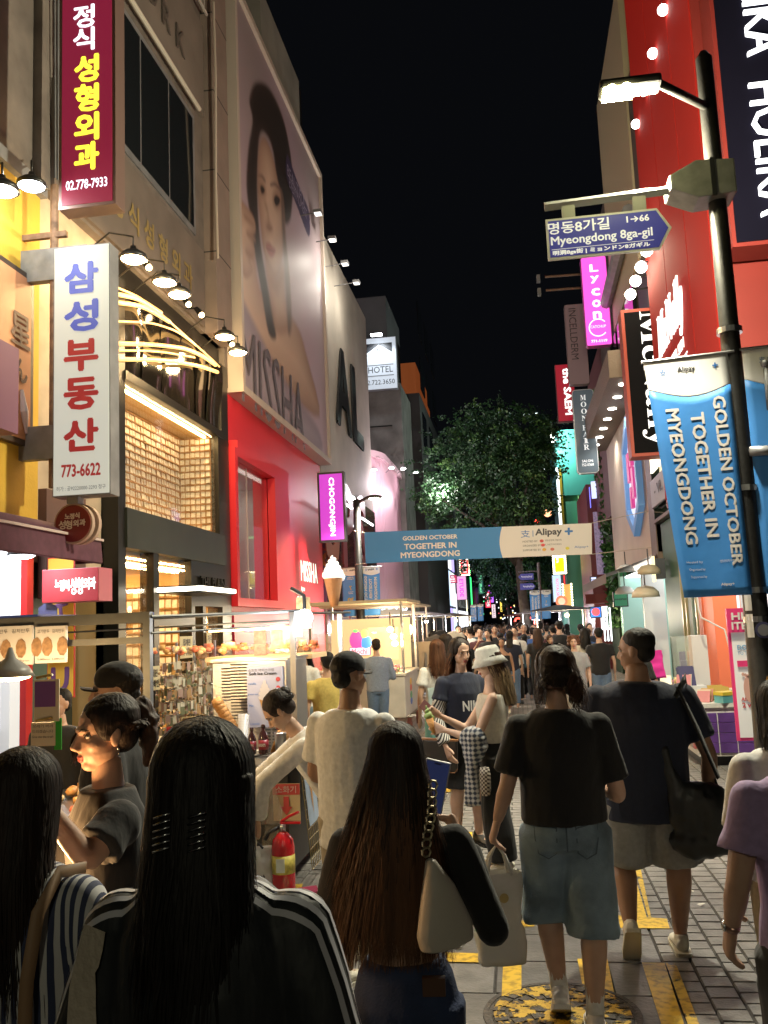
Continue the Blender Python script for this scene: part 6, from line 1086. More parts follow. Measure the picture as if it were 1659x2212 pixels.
# cup stacks, cone stacks
CUP = mat('clear cup', (.75, .72, .68), .15, alpha=.55); CON = mat('wafer cone', (.62, .30, .09), .6, bump=(80, .4))
def cone_stack(loc, label, n, tilt, m_, r0, r1, L, step, group):
    t = empty(('cone_stack' if m_ is CON else 'cup_stack'), loc, 0, label, 'cones' if m_ is CON else 'cups', group)
    for k in range(n):
        d = Vector((math.sin(tilt), 0, math.cos(tilt))); b = MB(); p = d * (k * step); b.tube([p, p + d * L], [r0, r1], 14); b.build('cone' if m_ is CON else 'cup', m_, t, True)
    return t
cone_stack((onY(508, 1585, 6.38).x, 6.4, 1.12), 'leaning stack of orange wafer cones in clear wrap', 8, -.55, CON, .045, .034, .055, .034, 'cone and cup stacks')
cone_stack((onY(521, 1620, 6.4).x, 6.42, 1.02), 'upright stack of clear plastic cups in a dark holder', 9, .08, CUP, .036, .042, .09, .018, 'cone and cup stacks')
hd = MB(); hd.tube([(0, 0, 0), (0, 0, .17)], [.05, .052], 14); thing('cup_holder', 'dark round holder below the clear cup stack', 'holder', (onY(519, 1625, 6.4).x, 6.42, .905), [('holder', hd, mat('smoked plastic', (.03, .03, .03), .2), True)])
for k in range(5): bb_ = MB(); a = .45 + .06 * k; bb_.tube([(0, 0, 0), (math.sin(a) * .2, 0, math.cos(a) * .2)], [.006, .025], 10); thing('wafer_cone', ['first', 'second', 'third', 'fourth', 'fifth'][k] + ' slim wafer cone fanned behind the syrup bottles', 'cone', (onY(585, 1600, 6.6).x + .012 * k, 6.6 + .005 * k, .95), [('cone', bb_, CON, True)], 'fanned wafer cones')
sk = MB(); sk.lathe([(.035, 0), (.045, .19), (.046, .2)], n=18); thing('steel_shaker', 'tall steel shaker cup beside the cart post', 'shaker', (onY(607, 1640, 6.5).x, 6.5, .905), [('cup', sk, STEEL, True)])
pp_ = MB()
for k in range(14): pp_.add([(random.uniform(-.2, .2), random.uniform(-.1, .1), .0 + k * .002), (random.uniform(0, .25), random.uniform(-.1, .1), .01 + k * .003), (random.uniform(0, .2), random.uniform(0, .14), .02 + .003 * k)], [(0, 1, 2)])
thing('crumpled_napkins', 'crumpled white napkins on the cart counter', 'napkins', (onY(600, 1655, 6.4).x, 6.42, .92), [('napkin_heap', pp_, mat('napkin', (.7, .62, .52), .8), False)])
# big plastic cone on the cart post
q = onY(722, 1310, 8.1); t = empty('ice_cream_cone_model', q, 0, 'large plastic soft ice cream cone model on the cart post', 'cone model'); b = MB(); b.lathe([(.035, 0), (.06, .12), (.085, .25), (.088, .26)], n=24); b.build('cone', mat('plastic wafer', (.55, .3, .17), .5, bump=(60, .4)), t, True)
sw_ = [];  
for k in range(90): a = k * .34; f_ = k / 89; r = .062 * (1 - f_) ** .8 + .004; sw_.append((r * math.cos(a), r * math.sin(a), .27 + .2 * f_))
b = MB(); b.tube(sw_, [.042 * (1 - k / 89) ** .8 + .006 for k in range(90)], 8); b.lathe([(.08, .25), (.098, .27), (.09, .3), (.05, .34)], n=24); b.build('swirl', glow('lit cream swirl', (1, .97, .93), .55, (.8, .78, .75)), t, True)
q = onY(658, 1328, 6.42); t = empty('bulb_lamp', q, 0, 'bright white round bulb on the ice cream cart rail', 'lamp'); b = MB(); b.add(*ball((0, 0, -.02), .06, 14)); b.build('bulb', glow('cool bulb', (.9, .95, 1), 26), t, True); b = MB(); b.tube([(0, 0, .04), (0, 0, .14), (-.1, 0, .2)], .015, 6); b.build('socket', DK, t); lamp('lamp_light', (.0, -.15, -.1), 16, (.9, .95, 1), .08, 'POINT', t)
# papers pinned on the cart rails
for k, (x0, y0, x1, y1, Yd, c_) in enumerate(((548, 1360, 575, 1420, 7.6, (.4, .15, .15)), (585, 1350, 610, 1400, 7.6, (.6, .5, .4)), (640, 1290, 670, 1350, 7.7, (.5, .5, .45)), (636, 1320, 652, 1375, 6.4, (.55, .6, .65)))): fsign('pinned_sheet', ['dark red', 'cream', 'pale', 'bluish'][k] + ' printed sheet pinned on the ice cream cart rails', 'sheet', x0, y0, x1, y1, Yd, .003, mat('sheet %d' % k, c_, .4, var=(20, .5)), mat('sheet %d' % k), [], edge=.002)
# leaning board with blue posters on the street side of the cart
t = empty('leaning_board', (-1.6, 6.9, 0), 0, 'wire board with pale blue ice cream posters leaning on the cart side', 'board')
def Q(u, v, d=0): return Vector((-1.64 + .09 * (1 - v) + d, 6.45 + .75 * u, .15 + .95 * v))
b = MB()
for k in range(15): b.tube([Q(k / 14, 0), Q(k / 14, 1)], .004, 4); b.tube([Q(0, k / 14), Q(1, k / 14)], .004, 4)
T(b.build('wire_grid', mat('brass strip')))
for k in range(2): T(pydata('poster', [Q(.05 + .48 * k, .3, .008), Q(.47 + .48 * k, .3, .008), Q(.47 + .48 * k, .97, .008), Q(.05 + .48 * k, .97, .008)], [(0, 1, 2, 3)], mat('pale blue poster', (.35, .45, .58), .4, var=(6, .25)))); T(pydata('printed_cone', [Q(.2 + .48 * k, .65, .011), Q(.26 + .48 * k, .36, .011), Q(.32 + .48 * k, .65, .011), Q(.26 + .48 * k, .85, .011)], [(0, 1, 2, 3)], mat('cone print')))
# fire extinguisher
q = onY(613, 1890, 6.2); q.z = 0; R_ = mat('extinguisher red', (.5, .01, .015), .25, coat=.5); b = MB(); b.lathe([(.078, 0), (.08, .02), (.08, .37), (.07, .42), (.035, .46), (.022, .47)], n=24); lb = MB(); lb.lathe([(.0808, .2), (.0808, .32)], n=24); nk = MB(); nk.lathe([(.022, .47), (.022, .52)], n=12); hd = MB(); hd.box((-.015, -.01, .52), (.13, .01, .535)); hd.tube([(-.01, 0, .535), (.05, 0, .57), (.12, 0, .6)], .009, 6); hs_ = MB(); hs_.tube([(-.02, 0, .5), (-.09, -.02, .47), (-.12, -.02, .42)], .013, 8); bs = MB(); bs.lathe([(.1, 0), (.1, .06), (.086, .062)], n=24)
t = thing('fire_extinguisher', 'red fire extinguisher with yellow label standing beside the cart', 'extinguisher', (q.x, q.y, 0), [('cylinder', b, R_, True), ('label', lb, mat('yellow label', (.62, .5, .1), .5, var=(40, .3)), True), ('neck', nk, STEEL, True), ('handle', hd, R_, False), ('hose', hs_, DK, True), ('base_ring', bs, R_, True)]); b = MB(); b.box((-.03, -.083, .215), (.03, -.0812, .305)); b.build('white_panel', mat('white print'), t)
b = MB(); b.box((-.08, -.035, 0), (.08, .035, .09), Matrix.Rotation(.5, 4, 'Z') @ Matrix.Rotation(.35, 4, 'X')); t = thing('snack_packet', 'shiny pink snack packet lying against the extinguisher', 'packet', (q.x + .16, q.y - .05, .02), [('packet', b, mat('pink foil', (.5, .08, .15), .15, .5), False)]); text('DAP', (0, -.06, .06), (math.cos(.5), math.sin(.5), 0), (0, -.34, .94), .11, .05, mat('white print'), t, 'b', lift=.01)
def bag_mesh(w, d, h, seed, crumple=.012, taper=.9):
    """upright carrier bag: gusseted box with crumpled sides"""
    rs = wob(seed, 16, crumple); v = []; f = []; n, m_ = 28, 14
    for j in range(m_ + 1):
        z = h * j / m_; s = 1 - (1 - taper) * (j / m_)
        for k in range(n):
            a = 2 * PI * k / n; c_, s_ = math.cos(a), math.sin(a); x = math.copysign(abs(c_) ** .35, c_) * w / 2 * s; y = math.copysign(abs(s_) ** .35, s_) * d / 2 * (1 - .45 * (j / m_)); v.append((x, y, z))
    for j in range(m_):
        for k in range(n): f.append((j * n + k, j * n + (k + 1) % n, (j + 1) * n + (k + 1) % n, (j + 1) * n + k))
    f.append(tuple(range(n - 1, -1, -1))); v = np.array(v, float); v += np.stack([rs(v), rs(v + 3.1), rs(v + 7.7) * .3], 1); return v, f
q = onY(560, 1905, 6.22); v, f = bag_mesh(.22, .12, .36, 5); t = empty('shopping_bag', (q.x, q.y, 0), .2, 'white carrier bag with small dark print standing by the extinguisher', 'bag'); pydata('bag', v, f, mat('white plastic', (.62, .6, .58), .35), t, True); b = MB(); b.tube([(-.04, -.03, .34), (-.035, -.04, .39), (.0, -.04, .4), (.035, -.04, .36)], .008, 6); b.build('handle', BKV, t); text('No.694', (.0, -.068, .17), *FRONT, .1, .025, BKV, t, 'b', rot=-20, lift=.01)
CLR = mat('clear plastic film', (.6, .57, .52), .12, alpha=.16)
for k, (x, y, zt2, hh) in enumerate(((575, 1700, .78, .3), (582, 1800, .72, .58))):
    q = onY(x, 1750, 6.3); b = MB(); pr = [(.02, hh), (.07, hh * .8), (.12, hh * .4), (.15, .08), (.1, .0)]; v, f = bag_mesh(.2, .06, hh, 20 + k, .02, .25); t = empty('clear_bag', (q.x, 6.4, zt2 - hh), 0, ['crumpled clear plastic bag hanging from the cart counter', 'long clear plastic bag hanging above the white carrier bag'][k], 'bag'); pydata('film', v, f, CLR, t, True)

# --- white dessert cart with lit panels
t = empty('dessert_cart', (-2.6, 16.0, 0), 0, 'white dessert cart with lit panels and wheels farther along', 'cart'); WC = mat('white cart panel', (.6, .57, .52), .4, var=(4, .12)); ca, cb = 15.2, 17.2; cx0, cx1 = -3.6, -1.95
T(MB().box((cx0, ca, .3), (cx1, cb, 1.0)).build('body', WC, bevel=.02)); T(MB().box((cx0, ca - .03, 1.0), (cx1 + .03, cb, 1.04)).build('counter', WC)); T(MB().box((cx0, ca + .3, 1.05), (cx1 - .5, cb, 1.75)).build('glass_case', GLASS)); T(MB().box((cx0, cb - .1, 1.05), (cx1 - .1, cb - .06, 2.0)).build('lit_back_panel', glow('warm panel', (1, .75, .38), .5)))
q = onY(828, 1390, 16.4); T(MB().box((q.x - .28, 16.4, q.z - .3), (q.x + .28, 16.44, q.z + .3)).build('lit_side_panel', glow('warm panel')))
for x_ in (cx0, cx1 - .04):
    for y_ in (ca + .05, cb - .05): T(MB().box((x_, y_ - .02, 1.04), (x_ + .04, y_ + .02, 2.25)).build('post', STEEL))
T(MB().box((cx0 - .1, ca - .1, 2.25), (cx1 + .1, cb + .1, 2.3)).build('roof', mat('beige tarp', (.4, .32, .22), .7)))
for y_ in (ca + .35, cb - .3): b = MB(); b.lathe([(.13, -.03), (.13, .03)], n=18, M=Matrix.Translation((cx1 + .01, y_, .135)) @ Matrix.Rotation(PI / 2, 4, 'Y')); T(b.build('wheel', mat('red brown tyre', (.12, .03, .02), .6)))
for z_, c_ in ((.75, (.7, .15, .1)), (.62, (.15, .4, .2)), (.52, (.1, .2, .6)), (.85, (.8, .5, .1))): b = MB(); b.add(*ball((cx1 + .004, ca + .8, z_), (.006, .14, .07), 10)); T(b.build('logo_blob', mat('logo %.2f' % z_, c_, .5)))
lamp('lamp_light', (.1, -.2, 1.9), 30, (1, .76, .42), .2, 'POINT', t)
sg = fsign('dessert_sign', 'glowing strawberry shaped dessert sign standing on the white cart', 'sign', 755, 1398, 800, 1416, 15.25, .06, glow('white sign board', (.85, .8, .95), .9), mat('pink enamel', (.7, .1, .35), .4), [('Mochi', -.02, 0, .75, .7, glow('coral letter', (.9, .25, .3), .8), dict(style='b'))], edge=.01)
for x_, z_, rx, rz, c_, nm in ((-.06, .26, .12, .16, (.95, .08, .35), 'pink'), (.11, .22, .1, .12, (.1, .35, .9), 'blue'), (.09, .36, .07, .09, (.95, .75, .2), 'yellow')): b = MB(); b.add(*ball((x_, .02, z_), (rx, .04, rz), 16)); b.build('fruit_shape', glow(nm + ' fruit', c_, .9), sg, True)
b = MB(); b.add(*ball((-.06, -.02, .42), (.05, .03, .03), 8)); b.build('leaf', glow('leaf green', (.2, .8, .2), .9), sg, True)
for k, (x, y) in enumerate(((885, 1360), (850, 1375), (853, 1390), (843, 1360))): q = onY(x, y, 15.3 if k else 17.4); tt = empty('hanging_bulb', q, 0, ['amber lantern bulb at the end of the dessert cart', 'warm bulb over the dessert counter, higher of a pair', 'warm bulb over the dessert counter, lower of a pair', 'small warm bulb near the dessert cart roof'][k], 'lamp', 'bulbs around the dessert cart'); b = MB(); b.add(*ball((0, 0, 0), (.06, .06, .1 if k == 0 else .05), 12)); b.build('bulb', glow('amber bulb', (1, .7, .3), 14), tt, True); b = MB(); b.tube([(0, 0, .08), (0, 0, .3)], .01, 5); b.build('cord', DK, tt); lamp('lamp_light', (.1, -.1, 0), 14, (1, .7, .35), .08, 'POINT', tt)

# --- clothes stall
t = empty('clothes_stall', (-3.0, 19.4, 0), 0, 'clothes stall frame with hanging rails beside the dessert cart', 'stall')
for x_ in (-3.9, -2.1):
    for y_ in (18.1, 20.8): T(MB().tube([(x_, y_, 0), (x_, y_, 2.25)], .025, 6).build('post', STEEL))
T(MB().box((-4.0, 17.9, 2.25), (-2.0, 21.0, 2.29)).build('roof', mat('beige tarp'))); T(MB().tube([(-3.9, 18.1, 1.55), (-2.0, 18.1, 1.55)], .018, 6).build('rail', STEEL)); T(MB().tube([(-2.05, 18.1, 1.95), (-2.05, 20.8, 1.95)], .018, 6).build('rail', STEEL)); lamp('lamp_light', (.2, .0, 2.1), 60, (1, .8, .5), .2, 'POINT', t)
def cloth_prims_pants(h=1.0): return [loft([((0, 0, 0), .15, .03), ((0, 0, -.2 * h), .17, .035)], 14), loft([((-.08, 0, -.15 * h), .085, .032), ((-.09, 0, -.6 * h), .07, .03), ((-.1, 0, -h), .07, .028)], 12), loft([((.08, 0, -.15 * h), .085, .032), ((.09, 0, -.6 * h), .07, .03), ((.1, 0, -h), .07, .028)], 12)]
pm_ = npmesh('trousers', [fuse(cloth_prims_pants(), .014, 2, wob(3, 14, .006))], [mat('khaki grey cloth', (.2, .18, .16), .85, bump=(60, .2))]); pm_.hide_render = True
for k in range(5):
    q = onY(872 + 15 * k, 1390, 18.05); o = pm_ if k == 0 else pm_.copy(); o.hide_render = False
    if k: col.objects.link(o); o.material_slots[0].link = 'OBJECT'; o.material_slots[0].material = mat(*((('slate cloth', (.13, .13, .14), .85)), ('khaki grey cloth',), ('sand cloth', (.27, .22, .17), .85), ('slate cloth',))[k - 1])
    o.location = (q.x, 18.05 - .04 * (k % 2), 1.5); o.rotation_euler = (0, 0, (.3, -.25, .1, -.1, .4)[k]); tag(o, ['first', 'second', 'third', 'fourth', 'fifth'][k] + ' pair of hanging trousers from the left on the clothes stall', 'trousers', 'trousers on the clothes stall')
def tee_prims(): return [loft([((0, 0, 0), .07, .04), ((0, 0, -.06), .2, .05), ((0, 0, -.3), .2, .06), ((0, 0, -.62), .21, .06)], 16), loft([((-.15, 0, -.06), .07, .045), ((-.3, 0, -.3), .06, .04)], 10), loft([((.15, 0, -.06), .07, .045), ((.3, 0, -.3), .06, .04)], 10)]
tm_ = fuse(tee_prims(), .014, 2, wob(9, 10, .008))
for k, (x, y, c_) in enumerate(((952, 1362, (.015, .015, .018)), (979, 1364, (.6, .58, .54)), (940, 1372, (.1, .09, .085)))):
    q = onY(x, y, 18.9 - .2 * k); o = npmesh('tee_on_hanger', [tm_], [mat('hung top %d' % k, c_, .85, bump=(40, .2))]); o.location = (q.x, q.y, q.z); o.rotation_euler = (0, 0, .5); tag(o, ['black', 'white', 'grey'][k] + ' top on a hanger at the clothes stall', 'top', 'tops on the clothes stall')
for k in range(7): q = onZ(895 + 8 * (k % 5), 1532 - 2 * (k // 3), 0); b = MB(); v, f = ball((0, 0, 0), (.28, .2, .09), 18); w_ = wob(30 + k, 14, .03); va = np.array([tuple(p) for p in v]); va += va * (w_(va) / .2)[:, None]; o = pydata('folded_sack', va, f, mat('pale sack cloth', (.5, .42, .36), .9), None, True); o.location = (-2.45 + .12 * (k % 3), 18.2 + .15 * (k % 4), .12 + .11 * (k // 2)); tag(o, ['first', 'second', 'third', 'fourth', 'fifth', 'sixth', 'topmost'][k] + ' pale cloth bundle from the ground up, in the heap under the trousers', 'bundle', 'heap of pale bundles')

# --- right display tables
t = empty('display_table', (2.75, 12.3, 0), 0, 'white display table with purple product packs on its front', 'table'); TX0, TX1, TZ = 2.2, 3.2, .78; WT = mat('white laminate', (.68, .68, .67), .35)
a0 = onZ(1512, 1655, 0); fy = 11.5; fx0, fx1 = onY(1507, 1590, fy).x, onY(1605, 1590, fy).x; zt3 = onY(1550, 1528, fy).z
T(MB().box((fx0, fy, .12), (fx1 + .4, fy + .05, zt3)).build('front_board', WT)); T(MB().box((fx0 - .02, fy - .03, zt3), (fx1 + .42, fy + 1.3, zt3 + .05)).build('table_top', WT)); T(MB().box((fx0, fy + .05, .12), (fx0 + .04, fy + 1.25, zt3)).build('side_board', WT)); T(MB().box((fx0 + .05, fy + .1, 0), (fx1 + .3, fy + 1.1, .12)).build('plinth', DK))
PUR = mat('purple pack', (.12, .05, .25), .3, var=(5, .25)); 
for i in range(3):
    for j in range(4): w = (fx1 - fx0 - .06) / 2.2; T(MB().box((fx0 + .04 + i * w, fy - .02, .16 + j * (zt3 - .22) / 4), (fx0 + .035 + (i + 1) * w - .008, fy - .002, .155 + (j + 1) * (zt3 - .22) / 4)).build('purple_pack', PUR, bevel=.004))
for k in range(9): T(MB().box((fx0 - .03, fy + .1 + .12 * k, .2), (fx0 - .002, fy + .2 + .12 * k, .2 + (.5 if k % 2 else .44))).build('side_pack', mat('side pack %d' % (k % 3), ((.45, .12, .12), (.3, .28, .3), (.35, .2, .12))[k % 3], .35)))
def packs(loc, n, label, cols, w, h, ang, seed, group):
    rs = random.Random(seed); t = empty('sachet_row', loc, ang, label, 'packets', group); M_ = Matrix.Rotation(-.45, 4, 'X')
    for k in range(n): b = MB(); b.box((-w / 2, -.004, 0), (w / 2, .004, h * rs.uniform(.9, 1.05)), Matrix.Translation((rs.uniform(-.01, .01), k * .035, 0)) @ M_); b.build('sachet', mat(*cols[k % len(cols)]), t)
    return t
CA = (('sachet rose', (.6, .25, .28), .25), ('sachet cream', (.65, .58, .45), .25), ('sachet gold', (.5, .35, .1), .25)); CB = (('sachet green', (.06, .16, .1), .25), ('sachet deep green', (.04, .1, .07), .25)); CC = (('sachet yellow', (.65, .55, .08), .3), ('sachet aqua', (.2, .5, .55), .3))
tz = zt3 + .052
packs((fx0 + .12, fy + .15, tz), 7, 'row of rose and cream sachets at the near end of the display table', CA, .16, .16, -.5, 1, 'sachet rows'); packs((fx0 + .75, fy + .15, tz), 7, 'row of dark green sachets on the display table', CB, .2, .2, -.3, 2, 'sachet rows'); packs((fx0 + .42, fy + .35, tz), 6, 'row of gold sachets behind the yellow box', CA[2:], .2, .18, .2, 3, 'sachet rows')
b = MB(); b.box((-.11, -.08, 0), (.11, .08, .09)); lid = MB(); lid.box((-.115, -.085, .09), (.115, .085, .13)); thing('gift_box', 'small aqua box with yellow lid on the display table', 'box', (fx0 + .38, fy + .05, tz), [('box', b, mat('aqua card', (.12, .4, .45), .4), False), ('lid', lid, mat('yellow card', (.65, .52, .06), .4), False)], rz=.5)
t = empty('display_counter', (2.6, 14.2, 0), 0, 'white counter with pillar and coloured front tiles behind the display table', 'counter'); gy = 13.4; gx0, gx1 = onY(1425, 1500, gy).x, onY(1512, 1500, gy).x; gz = onY(1470, 1483, gy).z
T(MB().box((gx0, gy, .1), (gx1 + .1, gy + 1.4, gz)).build('counter', WT)); T(MB().box((gx1 - .0, gy + .3, .0), (gx1 + .22, gy + .6, onY(1530, 1373, gy).z)).build('pillar', mat('white pillar', (.62, .58, .56), .5)))
for k in range(4):
    for j in range(2): T(MB().box((gx1 - .62 + .15 * k, gy - .01, .42 + .15 * j), (gx1 - .49 + .15 * k, gy - .002, .55 + .15 * j)).build('front_tile', mat('tile %d' % ((k + j) % 4), ((.6, .5, .1), (.15, .4, .6), (.6, .25, .1), (.5, .5, .5))[(k + j) % 4], .4)))
packs((gx0 + .35, gy + .1, gz), 7, 'row of gold and rose sachets on the far counter', CA, .2, .17, -.4, 5, 'sachet rows'); packs((gx0 + .1, gy + .15, gz), 7, 'row of cream sachets at the far end of the counter', CA[1:], .18, .15, -.2, 6, 'sachet rows')
ax0, ax1, az_ = onY(1468, 1450, 13.9).x, onY(1532, 1450, 13.9).x, onY(1490, 1375, 13.9).z; t = empty('acrylic_case', ((ax0 + ax1) / 2, 14.1, gz), 0, 'clear acrylic case with product boxes on the far counter', 'case')
T(MB().box((ax0, 13.95, gz), (ax1, 14.4, az_)).build('acrylic_box', mat('acrylic', (.8, .9, .85), .05, alpha=.22)));
for k in range(9): T(MB().box((ax0 + .06 + .12 * (k % 3), 14.05 + .06 * (k // 3), gz + .01 + .12 * (k // 3)), (ax0 + .15 + .12 * (k % 3), 14.1 + .06 * (k // 3), gz + .2 + .13 * (k // 3))).build('product_box', mat('box %d' % (k % 3), ((.12, .1, .22), (.5, .3, .2), (.55, .48, .42))[k % 3], .35)))
packs((gx1 - .12, gy + .1, gz), 6, 'block of navy sachets in front of the acrylic case', (('sachet navy', (.05, .045, .12), .25),), .22, .3, .0, 7, 'sachet rows')
b = MB(); q = onY(1510, 1370, 13.2); b.tube([(q.x, 13.2, 2.7), (q.x + .02, 13.2, 1.9), (q.x + .05, 13.2, 1.78), (q.x + .35, 13.2, 1.6), (q.x + .4, 13.2, 1.3)], .012, 6); o = b.build('bent_tube', mat('white tube', (.6, .58, .55), .4)); tag(o, 'thin white bent tube hanging over the acrylic case', 'tube')
lamp('shop_light', (.0, .0, 2.2), 60, (1, .97, .92), .3, 'POINT', t)
# hit item poster stand
c0, c1 = onY(1562, 1332, 9.4), onY(1650, 1570, 9.4); xl = onY(1567, 1332, 9.4).x
PKF = mat('pink poster frame', (.62, .04, .16), .4, emit=(.6, .05, .15), es=.12)  # frame emits a little, in place of light falling on it
t = sign('poster_stand', 'pink framed product poster stand half hidden by the lamp post', 'poster', (xl + .32, 9.4, 1.23), .62, 1.3, .03, mat('white poster', (.72, .7, .7), .4, emit=(.7, .68, .68), es=.12), PKF, [('DON\'T BE', -.16, .2, .44, .04, mat('soft blue print', (.2, .4, .65), .5), dict(style='b')), ('TO TURN CLEAN', -.13, .155, .5, .025, mat('soft blue print'), {}), ('After', -.3, -.19, .18, .03, mat('red print'), dict(style='b')), ('2 weeks', -.2, -.235, .36, .038, mat('red print'), dict(style='b')), ('When using', -.18, .08, .3, .02, mat('white print'), {})], edge=.03)  # poster paper also given a slight glow for the light on it
hd_ = Vector((0, -.012, 1.22)); b = MB(); b.box((-.31, -.022, 1.06), (.31, -.008, 1.3)); b.build('pink_header', PKF, t); text('HIT', (-.17, -.023, 1.22), *FRONT, .2, .075, mat('white print'), t, 'b'); text('ITEM', (-.16, -.023, 1.125), *FRONT, .23, .075, mat('white print'), t, 'b'); text('FOOT', (.1, -.023, 1.225), *FRONT, .2, .055, mat('soft blue print'), t, 'b')
b = MB(); b.prism([(.05 * math.cos(a), .13 * math.sin(a)) for a in np.linspace(0, 6., 18)], (-.16, -.01, .5), (1, 0, 0), (0, 0, 1), .004)
for k in range(5): b.prism([(.014 * math.cos(a) - .045 + .022 * k, .018 * math.sin(a)) for a in np.linspace(0, 5.6, 8)], (-.16, -.01, .645 - .008 * k), (1, 0, 0), (0, 0, 1), .004)
b.build('printed_foot', mat('foot print pink', (.62, .35, .3), .5), t); b = MB(); b.box((-.3, .03, -.58), (.3, .3, -.5)); b.box((-.02, .03, -.5), (.02, .06, .2)); b.build('stand_foot', DK, t); b = MB(); b.box((-.25, -.012, .72), (.1, -.009, .78)); b.build('speech_tag', PKF, t)
# --- farther carts with canopies on both sides
for k, (x, y, s, c_, lab) in enumerate(((-3.4, 24, 1, (.42, .36, .28), 'beige canopied street cart beyond the clothes stall'), (-3.3, 31, 1, (.3, .28, .26), 'grey canopied street cart far down the left'), (1.4, 30, 1, (.08, .08, .09), 'dark canopied street cart on the right of the far crowd'), (1.0, 38, 1, (.35, .3, .3), 'pale canopied street cart in the middle distance'), (-2.9, 40, 1, (.3, .25, .2), 'brown canopied street cart at the far left of the crowd'), (.4, 50, 1, (.3, .06, .05), 'far red lit street cart at the end of the crowd'))):
    t = empty('street_cart', (x, y, 0), 0, lab, 'cart', 'canopied carts down the street'); MB().box((-.8, -.5, .2), (.8, .8, .95)).build('body', mat('cart body %d' % k, c_, .5), t); MB().add([(-1.1, -.9, 2.12), (1.1, -.9, 2.12), (1.1, 1., 2.12), (-1.1, 1., 2.12), (-.1, .05, 2.3), (.1, .05, 2.3)], [(0, 1, 5, 4), (1, 2, 5), (2, 3, 4, 5), (3, 0, 4), (3, 2, 1, 0)]).build('canopy', mat('cart canopy %d' % k, tuple(v * .8 for v in c_), .7), t)
    for px in (-.78, .78):
        for py in (-.5, .8): MB().tube([(px, py, .2), (px, py, 2.12)], .02, 5).build('post', STEEL, t)
    b = MB(); b.add(*ball((.2, -.3, 1.95), .07, 8)); b.build('bulb', glow('cool bulb') if k % 2 else glow('amber bulb'), t, True); lamp('lamp_light', (.2, -.4, 1.8), 170, (1, .8, .5) if k % 2 == 0 else (.9, .95, 1), .1, 'POINT', t)
    if k == 5: b = MB(); b.tube([(.55 * math.cos(a) , -.6, 1.75 + .22 * math.sin(2 * a)) for a in np.linspace(0, 6.28, 26)], .05, 6); b.build('red_neon', glow('red neon', (1, .06, .04), 4), t, True)

# goods heaped on the counters
def heap(parent, box, n, cols, sz, seed, name):
    """loose goods on a counter: parent-local box x0,x1,y0,y1,z"""
    rs = random.Random(seed); x0, x1, y0, y1, z = box
    for ci, c_ in enumerate(cols):
        b = MB()
        for k in range(n):
            p = (rs.uniform(x0, x1), rs.uniform(y0, y1), z + rs.uniform(.0, sz)); s_ = sz * rs.uniform(.5, 1.)
            if (k + ci) % 3: b.add(*ball(p, (s_, s_, s_ * .8), 8))
            else: M_ = Matrix.Translation(p) @ Matrix.Rotation(rs.uniform(0, 3), 4, 'Z'); b.box((-s_, -s_ * .7, 0), (s_, s_ * .7, s_ * 1.6), M_)
        o = b.build(name, mat('goods %.2f %.2f %.2f' % c_, c_, .45, var=(30, .2)), parent, True); o['kind'] = 'stuff'
def ob(lab): return [o for o in col.objects if o.get('label', '').startswith(lab)][0]
heap(ob('dark soft ice cream cart'), (-.9, .62, .65, 1.2, 1.68), 26, ((.6, .35, .12), (.65, .5, .3), (.55, .15, .08)), .035, 1, 'fried_snacks'); heap(ob('dark soft ice cream cart'), (-.95, -.35, -.45, -.05, .9), 14, ((.55, .5, .45), (.4, .12, .1), (.2, .3, .4)), .045, 2, 'cart_goods'); heap(ob('white dessert cart'), (-.9, .55, -.7, .2, 1.06), 40, ((.7, .6, .55), (.65, .3, .35), (.35, .5, .25), (.7, .55, .2)), .05, 3, 'sweets')
heap(ob('street food stall'), (-.3, .8, -1.3, .2, .9), 40, ((.5, .25, .08), (.6, .42, .2), (.4, .1, .06)), .04, 4, 'street_snacks'); heap(ob('clothes stall'), (-.8, .7, -1.0, .8, .75), 30, ((.4, .36, .3), (.12, .12, .14), (.5, .48, .44)), .09, 5, 'folded_clothes')
for k in range(6): heap([o for o in col.objects if o.get('group') == 'canopied carts down the street'][k], (-.7, .7, -.4, .6, .96), 16, ((.6, .4, .2), (.5, .15, .12), (.3, .4, .2)), .06, 10 + k, 'cart_goods')
heap(ob('white counter with pillar'), (-.45, .2, -.5, .2, .0 + gz), 12, ((.6, .3, .35), (.6, .5, .2), (.2, .35, .3)), .045, 20, 'cosmetics'); heap(ob('white display table'), (-.1, .6, -.3, .5, tz), 12, ((.55, .25, .3), (.25, .4, .25), (.6, .55, .5)), .045, 21, 'cosmetics')
v, f = bag_mesh(.5, .2, .42, 55, .006, .98); t = empty('shopping_bag', (onY(408, 1600, 9.6).x, 9.6, .42), .2, 'large red paper bag standing near the accessory shop', 'bag'); pydata('bag', v, f, mat('red paper', (.45, .03, .02), .5), t, True); MB().tube([(-.1, -.03, .4), (-.06, -.03, .52), (.06, -.03, .52), (.1, -.03, .4)], .01, 6).build('handle', mat('tan cord', (.4, .3, .15), .7), t, True); MB().box((-.3, -.15, -.42), (.3, .15, -.005)).build('crate', mat('dark shelf', (.08, .04, .02), .6), t)
